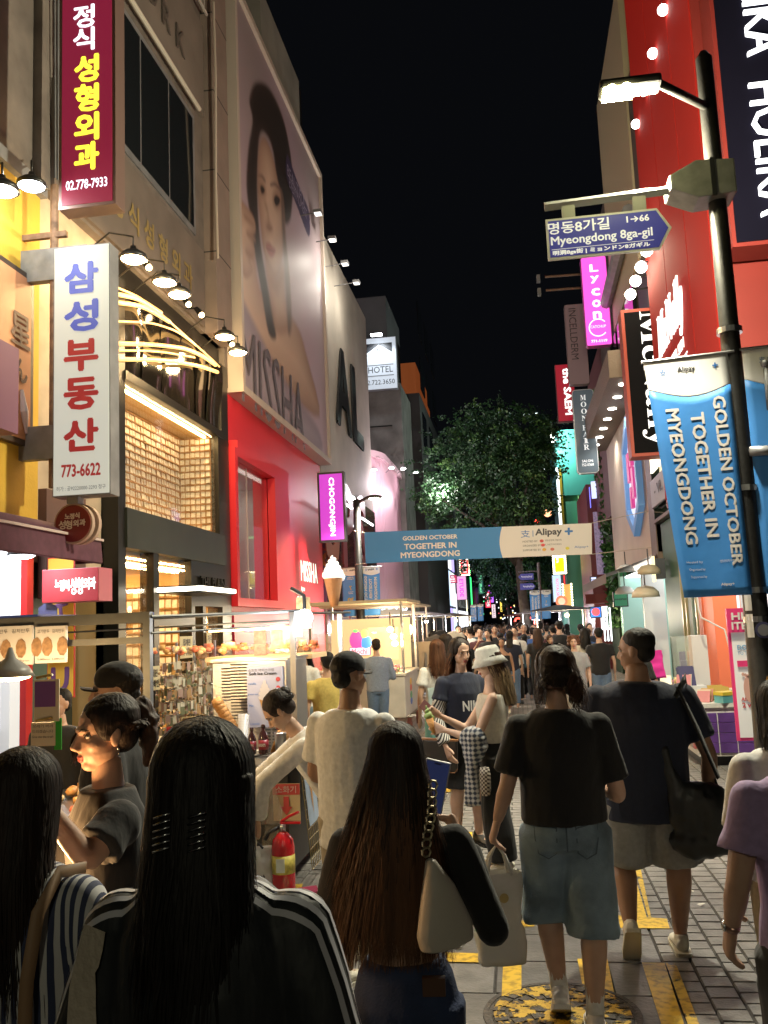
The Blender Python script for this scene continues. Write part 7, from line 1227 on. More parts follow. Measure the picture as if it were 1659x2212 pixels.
# ================================================================== people
def skin_mat(key, rgb): return mat(key, rgb, .5, var=(14, .08), bump=(120, .06))
SKINS = {'fair': skin_mat('fair skin', (.50, .31, .22)), 'tan': skin_mat('tan skin', (.36, .20, .125)), 'light': skin_mat('light skin', (.56, .37, .28))}
LIPM = mat('lips', (.36, .09, .08), .4); EYEW = mat('eye white', (.6, .57, .53), .3); IRIS = mat('iris', (.02, .012, .01), .15); BROW = mat('brow hair', (.03, .02, .015), .8)
def hair_mat(key, rgb): return mat(key, rgb, .6, var=(30, .5, (1, 1, .08)), bump=(90, .35, (1, 1, .06)), spec=.3)
HAIRS = {'black': hair_mat('black hair', (.008, .0065, .006)), 'brown': hair_mat('brown hair', (.05, .024, .014)), 'dark': hair_mat('dark brown hair', (.017, .009, .006)), 'auburn': hair_mat('auburn hair', (.09, .035, .015)), 'blonde': hair_mat('blonde hair', (.35, .22, .1)), 'grey': hair_mat('grey hair', (.2, .19, .18)), 'tips': hair_mat('light hair tips', (.22, .15, .08))}
def cloth(key, rgb, rough=.9): return mat(key, rgb, rough, var=(40, .12), bump=(9, .75, (1, 1, .4)), sheen=.1)
_H = {}
def head_geo(sex, vox):
    k = (sex, vox)
    if k in _H: return _H[k]
    m = 1.0 if sex == 'f' else 1.06; n = 18
    P = [ball((0, -.012, .028), (.074, .093, .083), 22), ball((0, .018, -.035), (.058 * m, .070, .072), 20), ball((0, .05, -.09), (.027 * m, .03, .022 * m), 14), ball((0, .076, .02), (.044, .012, .012), 14),
         loft([((0, .078, .012), .008, .008), ((0, .093, -.014), .0095, .010), ((0, .104, -.034), .0125, .011)], 10), ball((-.012, .09, -.038), (.0085, .010, .0075), 10), ball((.012, .09, -.038), (.0085, .010, .0075), 10),
         ball((0, .083, -.0615), (.021, .0095, .0055), 12), ball((0, .081, -.072), (.018, .0095, .0062), 12)]
    for s in (-1, 1): P += [ball((s * .035, .046, -.024), (.025, .029, .026), 14), ball((s * .073, -.008, -.012), (.009, .017, .029), 12), ball((s * .078, -.016, .0), (.006, .012, .02), 10)]
    co, f = fuse(P, vox, 2 if vox < .006 else 1)
    for s in (-1, 1):
        d2 = ((co - np.array([s * .031, .08, .002])) ** 2 * np.array([1, .3, 1.7])).sum(1); co[:, 1] -= (.0065 * np.exp(-d2 / (2 * .011 ** 2))).astype(np.float32) * (co[:, 1] > .03)
    c = co[f].mean(1); lip = (np.abs(c[:, 0]) < .021) & (c[:, 1] > .079) & (c[:, 2] < -.0565) & (c[:, 2] > -.0785)
    _H[k] = (co, f[~lip], f[lip]); return _H[k]
def xf(M, co): a = np.array(M); return co @ a[:3, :3].T + a[:3, 3]
BASE = {'f': [(.47, .09, .068), (.52, .096, .07), (.60, .074, .056), (.68, .083, .062), (.735, .092, .066), (.785, .094, .054), (.812, .076, .043), (.838, .042, .036)],
        'm': [(.47, .088, .066), (.52, .09, .066), (.60, .084, .061), (.68, .093, .067), (.735, .104, .07), (.785, .11, .058), (.812, .088, .047), (.838, .046, .04)]}
class Person:
    def __init__(s, label, loc, face, h, sex='f', build=1., vox=.011, lean=0., head=(0, 0, 0), arms=None, legs=None, skin='fair', group=None, seed=1, name='person'):
        s.h, s.sex, s.b, s.vox, s.seed = h, sex, build, vox, seed; s.lean = math.radians(lean); s.sk = SKINS[skin]; s.face = math.radians(face)
        s.t = empty(name, (loc[0], loc[1], 0), s.face, label, 'person', group); sw = (.1 if sex == 'f' else .116) * (1 + (build - 1) * .55); s.sw = sw
        arms = arms or {}; legs = legs or {}; s.arm = {}; s.leg = {}
        for k, sd in (('L', -1), ('R', 1)):
            sh = s.L((sd * sw, 0, .79)); a = arms.get(k) or ((sd * (sw + .035), -.02, .62), (sd * (sw + .04), .03, .475))
            s.arm[k] = (sh, Vector(a[0]) * h, Vector(a[1]) * h, a[2] if len(a) > 2 else .5)
            l = legs.get(k) or ((sd * .056, .012, .275), (sd * .06, -.012, .045))
            s.leg[k] = (Vector((sd * .05 * (1 + (build - 1) * .6), 0, .5)) * h, Vector(l[0]) * h, Vector(l[1]) * h, l[2] if len(l) > 2 else 0.)
        s.hs = h * .132 / .225; hc = s.L((0, .006, .936)); yw, pt, rl = (math.radians(v) for v in head)
        s.HM = Matrix.Translation(hc) @ Matrix.Rotation(yw, 4, 'Z') @ Matrix.Rotation(-pt - s.lean * .7, 4, 'X') @ Matrix.Rotation(rl, 4, 'Y') @ Matrix.Scale(s.hs, 4); s.WM = Matrix.Translation((loc[0], loc[1], 0)) @ Matrix.Rotation(s.face, 4, 'Z')
    def L(s, p):
        p = Vector(p) * s.h
        if s.lean and p.z > .52 * s.h: c = Vector((0, 0, .52 * s.h)); p = c + Matrix.Rotation(-s.lean, 3, 'X') @ (p - c)
        return p
    def W(s, p): return s.WM @ Vector(p)
    def hand(s, k):
        sh, el, wr, curl = s.arm[k]; d = (wr - el).normalized(); sd = -1 if k == 'L' else 1; h = s.h
        side = Vector((sd, 0, 0)); n = (side - d * side.dot(d)); n = n.normalized() if n.length > .2 else Vector((0, 0, -1)); pn = -n; ac = d.cross(pn).normalized()   # palm normal faces the body
        fw = ac if ac.y > 0 or abs(ac.y) < .2 and ac.z > 0 else -ac; P = [loft([(wr - d * .01 * h, .014 * h, .011 * h), (wr + d * .02 * h, .021 * h, .011 * h), (wr + d * .05 * h, .024 * h, .010 * h), (wr + d * .056 * h, .023 * h, .008 * h)], 12, ref=fw)]
        for i, (o, L_) in enumerate(((.018, .042), (.006, .047), (-.006, .044), (-.0175, .034))):
            p = wr + d * (.052 * h) + fw * (o * h); q = d; pts = [p - d * .008 * h]; a = curl * (.55 + .12 * i)
            for j, fr in enumerate((.45, .32, .23)): q = (Matrix.Rotation(a, 3, ac if fw == ac else ac) @ q) if False else (q * math.cos(a) + pn * math.sin(a)).normalized(); pts.append(pts[-1] + q * (L_ * fr * h * 1.15)); a *= 1.05
            P.append(loft([(p_, .0062 * h, .0058 * h) for p_ in pts], 8, .9))
        tp = wr + d * .018 * h + fw * .018 * h; td = (d * .75 + fw * .55 + pn * .35 * curl).normalized(); P.append(loft([(tp - td * .006 * h, .008 * h, .007 * h), (tp + td * .022 * h, .0072 * h, .0066 * h), (tp + td * .022 * h + (td * .6 + d * .5).normalized() * .02 * h, .006 * h, .0055 * h)], 8, .9)); return P
    def skin(s, show_face=True, hands='LR'):
        h, b = s.h, s.b; P = []; al = 1 + (b - 1) * .6
        P.append(loft([(s.L((0, 0, z)), rx * h * b * .82, ry * h * b * .78) for z, rx, ry in BASE[s.sex][:-1]] + [(s.L((0, -.002, .838)), (.03 if s.sex == 'f' else .034) * h * al, .031 * h * al), (s.L((0, .002, .89)), (.0255 if s.sex == 'f' else .03) * h * al, .028 * h * al)], 18))
        for k in 'LR':
            sh, el, wr, c = s.arm[k]; m = (el + wr) / 2; P += [loft([(sh, .025 * h * al, .025 * h * al), (sh.lerp(el, .4), .0265 * h * al, .0265 * h * al), (el, .0215 * h * al, .0215 * h * al)], 12, .9), loft([(el, .0215 * h * al, .0215 * h * al), (el.lerp(wr, .3), .0225 * h * al, .022 * h * al), (el.lerp(wr, .75), .017 * h * al, .0155 * h * al), (wr, .0145 * h, .0125 * h)], 12, .9)]
            hp, kn, an, fp = s.leg[k]; P.append(loft([(hp, .054 * h * al, .058 * h * al), (hp.lerp(kn, .5), .045 * h * al, .048 * h * al), (kn, .033 * h * al, .034 * h * al), (kn.lerp(an, .28) + Vector((0, -.008 * h, 0)), .034 * h * al, .036 * h * al), (kn.lerp(an, .65), .026 * h * al, .027 * h * al), (an, .0195 * h, .021 * h)], 14))
            P.append(loft([(an + Vector((0, -.02 * h, -.02 * h)), .02 * h, .02 * h), (an + Vector((0, .05 * h, -.022 * h)), .022 * h, .016 * h), (an + Vector((0, .09 * h, -.028 * h)), .02 * h, .01 * h)], 10, ref=(1, 0, 0)))
        hv = s.vox < .016
        if not hv:
            for k in 'LR': sh, el, wr, c = s.arm[k]; d = (wr - el).normalized(); P.append(loft([(wr, .015 * h, .013 * h), (wr + d * .05 * h, .022 * h, .014 * h), (wr + d * .09 * h, .014 * h, .012 * h)], 8))
        parts = [fuse(P, max(s.vox, .0135), 3)]; mi = [0]
        if hv:
            for k in hands: parts.append(fuse(s.hand(k), .0042, 2)); mi.append(0)
        hd = head_geo(s.sex, .0042 if s.vox < .012 else (.0075 if s.vox < .02 else .014)); hc = xf(s.HM, hd[0]); parts += [(hc, hd[1]), (hc, hd[2])]; mi += [0, 1]
        bo = npmesh('body', parts, [s.sk, LIPM], s.t, mi)
        if show_face:
            for e in (-1, 1):
                n_ = 12 if hv else 8; b_ = MB(); b_.add(*ball((e * .031, .0645, .002), (.0135, .009, .0062), n_)); b_.v = [s.HM @ p for p in b_.v]; ey = b_.build('eye', EYEW, bo, True)
                b_ = MB(); b_.add(*ball((e * .0305, .0695, .002), (.0062, .0052, .006), n_)); b_.v = [s.HM @ p for p in b_.v]; b_.build('iris', IRIS, bo, True)
                b_ = MB(); b_.tube([(e * .017, .0715, .005), (e * .03, .076, .0095), (e * .044, .066, .006)], [.0012, .0022, .0012], 6); b_.v = [s.HM @ p for p in b_.v]; b_.build('eyelid', BROW if s.sex == 'f' else s.sk, bo, True)
                b_ = MB(); b_.tube([(e * .014, .085, .019), (e * .032, .083, .0265), (e * .05, .066, .022)], [.0022, .003, .0012], 6); b_.v = [s.HM @ p for p in b_.v]; b_.build('eyebrow', BROW, bo, True)
    def top(s, m, hem=.5, sleeve=.55, fit=.012, loose=.5, neck=.838, name='shirt', wr=.006, hemk=1., sl_flare=1.2, up=None):
        h, b = s.h, s.b; al = 1 + (b - 1) * .6; ch = BASE[s.sex][4]; S = []
        zs = [hem] + [z for z, _, _ in BASE[s.sex] if hem + .02 < z < neck] + ([neck] if neck < .83 else [.832])
        for z in zs:
            B = BASE[s.sex]; i = max(0, min(len(B) - 2, sum(1 for q in B if q[0] <= z) - 1)); u = min(1, max(0, (z - B[i][0]) / (B[i + 1][0] - B[i][0]))); rx = B[i][1] + (B[i + 1][1] - B[i][1]) * u; ry = B[i][2] + (B[i + 1][2] - B[i][2]) * u
            if z < ch[0]: rx = rx + (max(rx, ch[1]) - rx) * loose; ry = ry + (max(ry, ch[2]) - ry) * loose; w = (ch[0] - z) / max(.01, ch[0] - hem); rx *= 1 + (hemk - 1) * w; ry *= 1 + (hemk - 1) * w
            S.append((s.L((0, 0, z)), rx * h * b + fit, ry * h * b * (1.05 if b > 1.1 else 1) + fit))
        P = [loft(S, 22, .0 if neck < .83 else .1)]
        if sleeve > 0:
            for k in 'LR':
                sh, el, wr_, c = s.arm[k]; pts = [(sh.lerp(el, .02), .0285), (sh.lerp(el, .35), .029)]; lo = []
                if sleeve <= 1: pts.append((sh.lerp(el, sleeve), .028 * sl_flare))
                else: pts += [(sh.lerp(el, .7), .027), (el, .026)]; lo = [(el, .026), (el.lerp(wr_, .4), .025), (el.lerp(wr_, sleeve - 1), .022 * sl_flare)]
                P += [loft([(p, r * h * al + fit * .8, r * h * al + fit * .8) for p, r in q_], 14, .0 if q_ is pts and not lo or q_ is lo else .8) for q_ in (pts, lo) if q_]; P.append(ball(sh + Vector((0, 0, -.006 * h)), .031 * h * al + fit * .7, 14))
                if lo: P.append(ball(el, .0265 * h * al + fit * .8, 12))
        f0 = wob(s.seed * 7 + 1, 7 / s.h, wr, (1.3, 1.3, .55)); fo = lambda co: np.maximum(f0(co), -.35 * wr); return npmesh(name, [fuse(P, s.vox, 3, fo)], [m], s.t)
    def pants(s, m, to=1.9, fit=.012, flare=1., waist=.605, name='trousers', wr=.005, wk=1.):
        h, b = s.h, s.b; al = 1 + (b - 1) * .6; B = BASE[s.sex]; P = [loft([(s.L((0, 0, waist)), B[2][1] * h * b * wk + fit * .3, B[2][2] * h * b + fit * .3), (s.L((0, 0, .56)), .087 * h * b + fit * .4, .064 * h * b + fit * .4), (Vector((0, 0, .51 * h)), B[1][1] * h * b + fit, B[1][2] * h * b + fit), (Vector((0, 0, .465 * h)), .09 * h * b + fit, .062 * h * b + fit)], 20, .1)]
        for k in 'LR':
            hp, kn, an, fp = s.leg[k]; pts = [(hp + Vector((0, 0, .01 * h)), .056, 1), (hp.lerp(kn, .5), .048, 1)]
            if to <= 1: pts.append((hp.lerp(kn, to), .045 * flare, flare))
            else: pts += [(kn, .036 * (1 + (flare - 1) * .5), 1), (kn.lerp(an, min(.5, (to - 1) * .5)), .036 * (1 + (flare - 1) * .7), 1), (kn.lerp(an, to - 1), .028 * flare, 1)]
            P.append(loft([(p, r * h * al + fit, r * h * al * 1.04 + fit) for p, r, _ in pts], 16, .0))
        return npmesh(name, [fuse(P, s.vox, 3, lambda co: (lambda d: np.where(co[:, 2] > .46 * h, np.minimum(d, 0), d))(wob(s.seed * 5 + 2, 8 / s.h, wr, (1.2, 1.2, .7))(co)))], [m], s.t)
    def skirt(s, m, zb=.3, fit=.012, flare=1.15, waist=.61):
        h, b = s.h, s.b; return npmesh('skirt', [fuse([loft([(Vector((0, 0, waist * h)), .074 * h * b + fit, .056 * h * b + fit), (Vector((0, 0, .52 * h)), .096 * h * b + fit, .072 * h * b + fit), (Vector((0, 0, (.52 + zb) / 2 * h)), .098 * h * b * (flare + 1) / 2 + fit, .08 * h * b + fit), (Vector((0, 0, zb * h)), .098 * h * b * flare + fit, .08 * h * b * flare + fit)], 22, .0)], s.vox, 3, wob(s.seed, 9, .006, (1.5, 1.5, .3)))], [m], s.t)
    def shoes(s, m, sole=None, socks=None):
        h = s.h
        for k in 'LR':
            hp, kn, an, fp = s.leg[k]; R = Matrix.Rotation(-math.radians(fp), 3, 'X'); G = lambda p: an + R @ Vector(p); z0 = -.045 * h
            P = [loft([(G((0, -.036 * h, z0 + .026 * h)), .019 * h, .02 * h), (G((0, -.015 * h, z0 + .03 * h)), .0225 * h, .025 * h), (G((0, .03 * h, z0 + .024 * h)), .025 * h, .02 * h), (G((0, .075 * h, z0 + .017 * h)), .027 * h, .013 * h), (G((0, .105 * h, z0 + .014 * h)), .02 * h, .01 * h)], 14, .4, (1, 0, 0)), loft([(G((0, -.012 * h, z0 + .03 * h)), .024 * h, .026 * h), (G((0, -.01 * h, z0 + .056 * h)), .0215 * h, .024 * h)], 12, .0, (1, 0, 0))]
            o = npmesh('shoe', [fuse(P, max(.006, s.vox * .5), 2)], [m], s.t)
            ol = [(-.024, -.05), (-.018, -.056), (.018, -.056), (.024, -.05), (.0285, .06), (.026, .095), (.012, .112), (-.012, .112), (-.026, .095), (-.0285, .06)]; b = MB(); b.add([G((x * h, y * h, z0 + dz * h)) for dz in (0., .012) for x, y in ol], [tuple(range(9, -1, -1)), tuple(range(10, 20))] + [(i, (i + 1) % 10, 10 + (i + 1) % 10, 10 + i) for i in range(10)]); b.build('sole', sole or m, o)
            if socks: b = MB(); b.tube([an + Vector((0, -.002 * h, 0)), an.lerp(kn, .16), an.lerp(kn, socks[1])], [.024 * h, .0235 * h, .0275 * h], 14); b.build('sock', socks[0], s.t, True)
    def cap_shell(s, m, grow=1., front=0., nape=True, vox=None):
        P = [ball((0, -.029, .045), (.083 * grow, .096 * grow, .081 * grow), 20), ball((0, -.058, -.012), (.068 * grow, .054 * grow, .062), 16)]
        if front: P += [ball((sx * .058, .0, .03), (.026 * grow, .05, .055), 14) for sx in (-1, 1)]
        if not nape: P = P[:1]
        P = [([s.HM @ p for p in v], f) for v, f in P]; return npmesh('hair', [fuse(P, vox or max(.007, s.vox * .6), 2, wob(s.seed, 30 / s.hs, .0025))], [m], s.t)
    def hairs(s, m, n, ph0, ph1, length, seed=1, wave=.01, spread=1.0, width=.006, lift=.006, jit=.12, back=-.03, fall=None, tipm=None, part=0., name='hair_strands', flat=1.):
        """ribbon locks that leave the crown, run over the skull and hang; phi 0 = back, +-pi = front"""
        rs = np.random.RandomState(seed); v = []; f = []; mi = []; N = 15; HM = s.HM
        for i in range(n):
            ph = rs.uniform(ph0, ph1); Ln = length * (1 + rs.uniform(-jit, jit * .5)); r = 1 + lift * rs.uniform(.2, 2.2) / .09; px = math.sin(ph); py = -math.cos(ph); fz = rs.uniform(-1, 1); w0 = width * rs.uniform(.6, 1.4); wp = rs.uniform(0, 6.28); wa = wave * rs.uniform(.4, 1.5); drift = rs.normal(0, .012); pts = []
            for j in range(N):
                u = j / (N - 1); a = min(1., u / .42)
                if u <= .42:
                    th = .08 + a * 1.5; x = px * math.sin(th) * .079 * r + part * (1 - a); y = -.016 + py * math.sin(th) * .093 * r; z = .034 + math.cos(th) * .082 * r
                else:
                    q = (u - .42) / .58; k_ = 1 + (spread - 1) * q; x = px * .079 * r * k_ + drift * q; y = -.016 + py * .093 * r * (1 - q * (1 - flat)) + back * min(1, q * 2.2); z = .034 - q * Ln; x += wa * math.sin(q * 9 + wp) * q; y += wa * math.cos(q * 8 + wp) * q
                    if fall: x += fall[0] * q; y += fall[1] * q
                pts.append(Vector((x, y, z)))
            b0 = len(v); T0 = Vector((math.cos(ph), math.sin(ph), .25 * fz)).normalized()
            for j, p in enumerate(pts): w = w0 * (1 if j < N - 4 else (N - j) / 4.5); v += [HM @ (p - T0 * w), HM @ (p + T0 * w)]
            for j in range(N - 1): f.append((b0 + 2 * j, b0 + 2 * j + 1, b0 + 2 * j + 3, b0 + 2 * j + 2)); mi.append(1 if tipm and j > N * .55 + rs.uniform(-2, 2) else 0)
        o = npmesh(name, [(np.array([tuple(p) for p in v], np.float32), np.array(f, np.int32))], [m] + ([tipm] if tipm else []), s.t); o.data.polygons.foreach_set('material_index', mi); o['kind'] = 'stuff'; return o
    def shell_long(s, m, length, w=(.1, .1), d=(.07, .06), back=-.03, waves=.006, top=.03, fall=(0, 0)):
        """solid mass of long hair behind and beside the head"""
        S = []
        for j in range(9): q = j / 8; S.append((s.HM @ Vector((fall[0] * q, -.02 + back * min(1, q * 2.2) - .012 + fall[1] * q, top - length * .97 * q)), (w[0] + (w[1] - w[0]) * q) * s.hs * (1 if q < .85 else 1 - (q - .85) * 2), (d[0] + (d[1] - d[0]) * q) * s.hs * (1 if q < .85 else 1 - (q - .85) * 3)))
        P = [([s.HM @ p for p in v], f) for v, f in (ball((0, -.018, .036), (.084, .1, .085), 20),)] + [loft(S, 20, .3)]
        return npmesh('hair', [fuse(P, max(.009, s.vox), 3, wob(s.seed, 22, waves, (1.6, 1.6, .18)))], [m], s.t)
    def strap(s, pts, w, m, name='strap', th=.004):
        """flat strap through local points"""
        pts = [Vector(p) * s.h for p in pts]; v = []; f = []
        for i, p in enumerate(pts):
            tn = (pts[min(i + 1, len(pts) - 1)] - pts[max(i - 1, 0)]).normalized(); out = Vector((p.x, p.y, 0)); out = (p - Vector((0, 0, p.z))).normalized() if out.length > 1e-4 else Vector((0, 1, 0)); sd = tn.cross(out); sd = sd.normalized() * w / 2 if sd.length > 1e-4 else Vector((w / 2, 0, 0)); o_ = out * th; v += [p - sd, p + sd, p + sd + o_, p - sd + o_]
        for i in range(len(pts) - 1):
            for a, b in ((0, 1), (1, 2), (2, 3), (3, 0)): f.append((4 * i + a, 4 * i + b, 4 * i + 4 + b, 4 * i + 4 + a))
        return pydata(name, v, f, m, s.t, True)
    def cap(s, m, brim=True):
        P = [ball((0, -.014, .05), (.086, .1, .078), 22)]; 
        if True: P = [([Vector((p.x, p.y, max(p.z, .018 + .02 * (p.y < -.02)))) for p in v], f) for v, f in P]
        o = npmesh('cap', [fuse([([s.HM @ p for p in v], f) for v, f in P], .006, 2)], [m], s.t)
        if brim: b = MB(); r = [(math.sin(a) * .078, .045 + math.cos(a) * .095 if abs(a) < 1.3 else .06, .022 - abs(math.sin(a)) * .018) for a in np.linspace(-1.45, 1.45, 13)]; n_ = len(r); b.add([s.HM @ Vector(p) for p in r] + [s.HM @ Vector((p[0], p[1], p[2] + .007)) for p in r], [tuple(range(n_)), tuple(range(2 * n_ - 1, n_ - 1, -1))] + [(i, i + 1, n_ + i + 1, n_ + i) for i in range(n_ - 1)] + [(n_ - 1, 0, n_, 2 * n_ - 1)]); b.build('cap_brim', m, s.t)
def at_head(x, y, Yd): p = onY(x, y, Yd); return (p.x, Yd), p.z
BLACKC = cloth('black cotton', (.009, .009, .01)); NAVYC = cloth('navy cotton', (.012, .016, .035)); WHITEC = cloth('white cotton', (.74, .73, .71)); DENIM = mat('faded denim', (.17, .24, .30), .9, var=(5, .5), bump=(160, .25)); DENIMB = mat('dark blue denim', (.018, .032, .085), .85, var=(7, .35), bump=(160, .25)); GREYC = cloth('grey cotton', (.26, .255, .25)); WSHOE = mat('white shoe', (.68, .65, .55), .5, bump=(50, .2)); KHAKI = cloth('khaki cotton', (.38, .32, .23)); LAV = cloth('lavender knit', (.36, .26, .46)); BSHOE = mat('black shoe', (.015, .015, .015), .45)
STRW = {'L': ((-.052, .03, .28), (-.05, .015, .052)), 'R': ((.055, .02, .275), (.06, -.02, .045))}
# A: walker in black tee and denim shorts
(lx, ly), z = at_head(1186, 1403, 4.4); A = Person('woman in oversized black tee and baggy denim shorts walking away with a white bag', (lx + .02, ly), 0, z, 'f', 1.12, .0125, arms={'L': ((-.15, -.03, .635), (-.185, .0, .53), .9), 'R': ((.15, -.01, .60), (.12, .1, .60), .6)}, legs={'L': ((-.06, .07, .29), (-.04, .03, .075), 25), 'R': ((.06, .0, .275), (.045, -.05, .045))}, skin='fair', seed=3, head=(8, 6, 0))
A.skin(False); A.top(BLACKC, .535, .8, .024, .9, wr=.009, hemk=1.04, sl_flare=1.15); A.pants(DENIM, 1.2, .03, 1.75, .6, 'denim_shorts', .009, 1.1); A.shoes(mat('white clog', (.7, .68, .66), .4), None, (WHITEC, .42)); A.cap_shell(HAIRS['dark'], 1.04)
A.hairs(HAIRS['dark'], 700, -2.6, 2.6, .1, 5, .012, .8, .006, .006, .3, -.02)
hm = A.HM; P = [ball((.03, -.1, -.02), (.05, .045, .05), 14), ball((.055, -.105, -.075), (.045, .035, .05), 14), ball((.075, -.095, -.115), (.03, .025, .035), 12)]; npmesh('hair_bun', [fuse([([hm @ p for p in v], f) for v, f in P], .007, 2, wob(4, 40, .006))], [HAIRS['dark']], A.t); A.hairs(HAIRS['brown'], 160, -2.4, -1.3, .17, 8, .02, .9, .004, .01, .4, .0, name='loose_locks'); A.hairs(HAIRS['brown'], 200, .5, 1.3, .2, 9, .025, 1.25, .004, .012, .4, -.03, name='loose_locks')
# white shopping bag in her hand
wr = A.W(A.arm['L'][2] + Vector((0, .0, -.09 * A.h))); v, f = bag_mesh(.22, .11, .4, 41, .012, .95); t = empty('shopping_bag', (wr.x - .01, wr.y + .02, wr.z - .48), .25, 'white plastic shopping bag held by the woman in denim shorts', 'bag'); pydata('bag', v, f, mat('glossy white plastic', (.62, .6, .55), .25, bump=(10, .3)), t, True)
for y_ in (-.025, .025): b = MB(); b.tube([(-.06, y_, .39), (-.035, y_ * .5, .48), (0, 0, .525), (.035, y_ * .5, .48), (.06, y_, .39)], [.012, .008, .006, .008, .012], 6); b.build('handle', mat('glossy white plastic'), t, True)
b = MB(); b.lathe([(.022, 0), (.022, .002)], n=12, M=Matrix.Translation((.01, -.062, .3)) @ Mx); b.build('gold_emblem', mat('gold foil', (.5, .38, .16), .3, .6), t)
# B: big man in navy tee
(lx, ly), z = at_head(1330, 1363, 5.3); B = Person('large man in navy tee and grey shorts walking away, face turned left', (lx + .1, ly), 0, z, 'm', 1.26, .0135, head=(62, 4, 0), arms={'L': ((-.19, -.01, .6), (-.15, .09, .55)), 'R': ((.2, -.02, .6), (.19, .02, .46))}, legs={'L': ((-.085, .035, .275), (-.085, -.07, .1), 48), 'R': ((.085, .02, .28), (.075, .03, .045), 0)}, skin='tan', seed=5)
B.skin(); B.top(NAVYC, .41, .72, .02, .85, wr=.008, sl_flare=1.12); B.pants(GREYC, .98, .028, 1.35, .58, 'shorts', .011); B.shoes(WSHOE, mat('cream sole', (.6, .55, .42), .5)); B.cap_shell(HAIRS['black'], .98)
B.strap([(.1, -.075, .79), (.13, -.06, .835), (.15, .0, .845), (.16, .06, .8), (.2, .05, .6), (.215, -.03, .5)], .045, BLACKC); B.strap([(.11, -.07, .82), (.15, -.115, .7), (.2, -.12, .55)], .045, BLACKC)
# black shoulder bag on his right hip
q = onY(1512, 1745, 5.15); P = [loft([((-.16, 0, -.17), .05, .07), ((-.05, 0, -.19), .1, .085), ((.1, 0, -.16), .09, .075), ((.17, 0, -.02), .03, .05)], 16, .6, (0, 0, 1)), ball((0, 0, -.02), (.19, .09, .17), 18), loft([((-.12, 0, .05), .06, .06), ((-.16, 0, .32), .025, .03)], 12)]
o = npmesh('shoulder_bag', [fuse(P, .012, 3, wob(77, 9, .014))], [mat('black nylon', (.014, .015, .016), .5, bump=(12, .3))]); o.location = (q.x, q.y, q.z); tag(o, 'slouchy black bag hanging at the right hip of the man in navy', 'bag')
for k, (xx, yy, m_) in enumerate(((-.05, .0, 0),)): b = MB(); b.box((-.01, -.012, 0), (.01, .0, .09)); st = b.build('sleeve_mark', mat('yellow mark', (.5, .4, .08), .6), B.t); st.location = (-.2 * B.h, -.075 * B.h, .63 * B.h); st.rotation_euler = (0, .5, 0)

(lx, ly), z = at_head(838, 1570, 2.66); C = Person('woman with very long brown hair in black crop top and jeans holding up a phone', (lx + .02, ly), 4, z, 'f', 1.0, .009, arms={'L': ((-.15, .04, .62), (-.1, .15, .66)), 'R': ((.165, -.01, .635), (.115, .07, .765), 1.0)}, seed=9)
C.skin(False); C.top(BLACKC, .645, 1.92, .012, .3, wr=.006, name='crop_top'); C.pants(DENIMB, 1.95, .006, 1.0, .585, 'jeans', .004); C.shoes(WSHOE)
C.shell_long(HAIRS['brown'], .52, (.088, .16), (.062, .05), -.035, .003, fall=(-.03, 0)); C.hairs(HAIRS['brown'], 7000, -2.3, 2.3, .56, 11, .008, 2.05, .0016, .006, .3, -.045, (-.03, 0), hair_mat('chestnut hair tips', (.1, .045, .022)), flat=.62); C.hairs(HAIRS['dark'], 2200, -2.6, 2.6, .45, 12, .008, 1.9, .0016, .007, .25, -.045, (-.03, 0), flat=.6)
b = MB(); b.box((.035 * C.h, -.062 * C.h, .545 * C.h), (.075 * C.h, -.07 * C.h - .012, .575 * C.h)); b.build('belt_patch', mat('brown leather', (.07, .03, .015), .6), C.t)
for sx in (-1, 1): # stitched pocket lines
    b = MB(); z_ = .47 * C.h; b.tube([(sx * .028 * C.h, -.082 * C.h, z_), (sx * .055 * C.h, -.085 * C.h, z_ - .006), (sx * .08 * C.h, -.066 * C.h, z_ + .012)], .003, 5); b.build('pocket_seam', mat('pale stitching', (.16, .17, .2), .8), C.t)
q = onY(924, 1700, 2.78); t = empty('smartphone', (q.x, q.y, q.z - .075), 0, 'smartphone with dark blue screen held up by the long-haired woman', 'phone'); t.rotation_euler = (.1, .24, .05); MB().box((-.039, 0, 0), (.039, .009, .16)).build('case', mat('pale phone case', (.5, .5, .52), .3), t, bevel=.006); MB().box((-.0355, -.0012, .004), (.0355, 0, .156)).build('screen', glow('phone screen', (.03, .045, .14), .25, (.01, .01, .02)), t); MB().box((-.01, -.002, .148), (.01, -.001, .152)).build('camera_notch', DK, t)
q = onY(948, 1960, 2.56); P = [loft([((-.02, 0, .13), .012, .02), ((0, 0, .05), .05, .035), ((.015, 0, -.06), .085, .045), ((.02, 0, -.1), .08, .045)], 18, .3)]; o = npmesh('shoulder_bag', [fuse(P, .007, 3)], [mat('ivory leather', (.5, .46, .4), .45, bump=(60, .1))]); o.location = (q.x, q.y, q.z); o.rotation_euler = (0, 0, .5); tag(o, 'small ivory leather shoulder bag under the arm of the phone-holding woman', 'bag')
for k in range(9): b = MB(); a = k * .9; c_ = Vector((-.03 + .004 * k, 0, .15 + .022 * k)); b.tube([c_ + Vector((.013 * math.cos(i * .9), .005 * math.sin(k), .013 * math.sin(i * .9))) for i in range(8)], .0035, 5); b.build('chain_link', mat('pale gold', (.5, .43, .28), .3, .8), o)
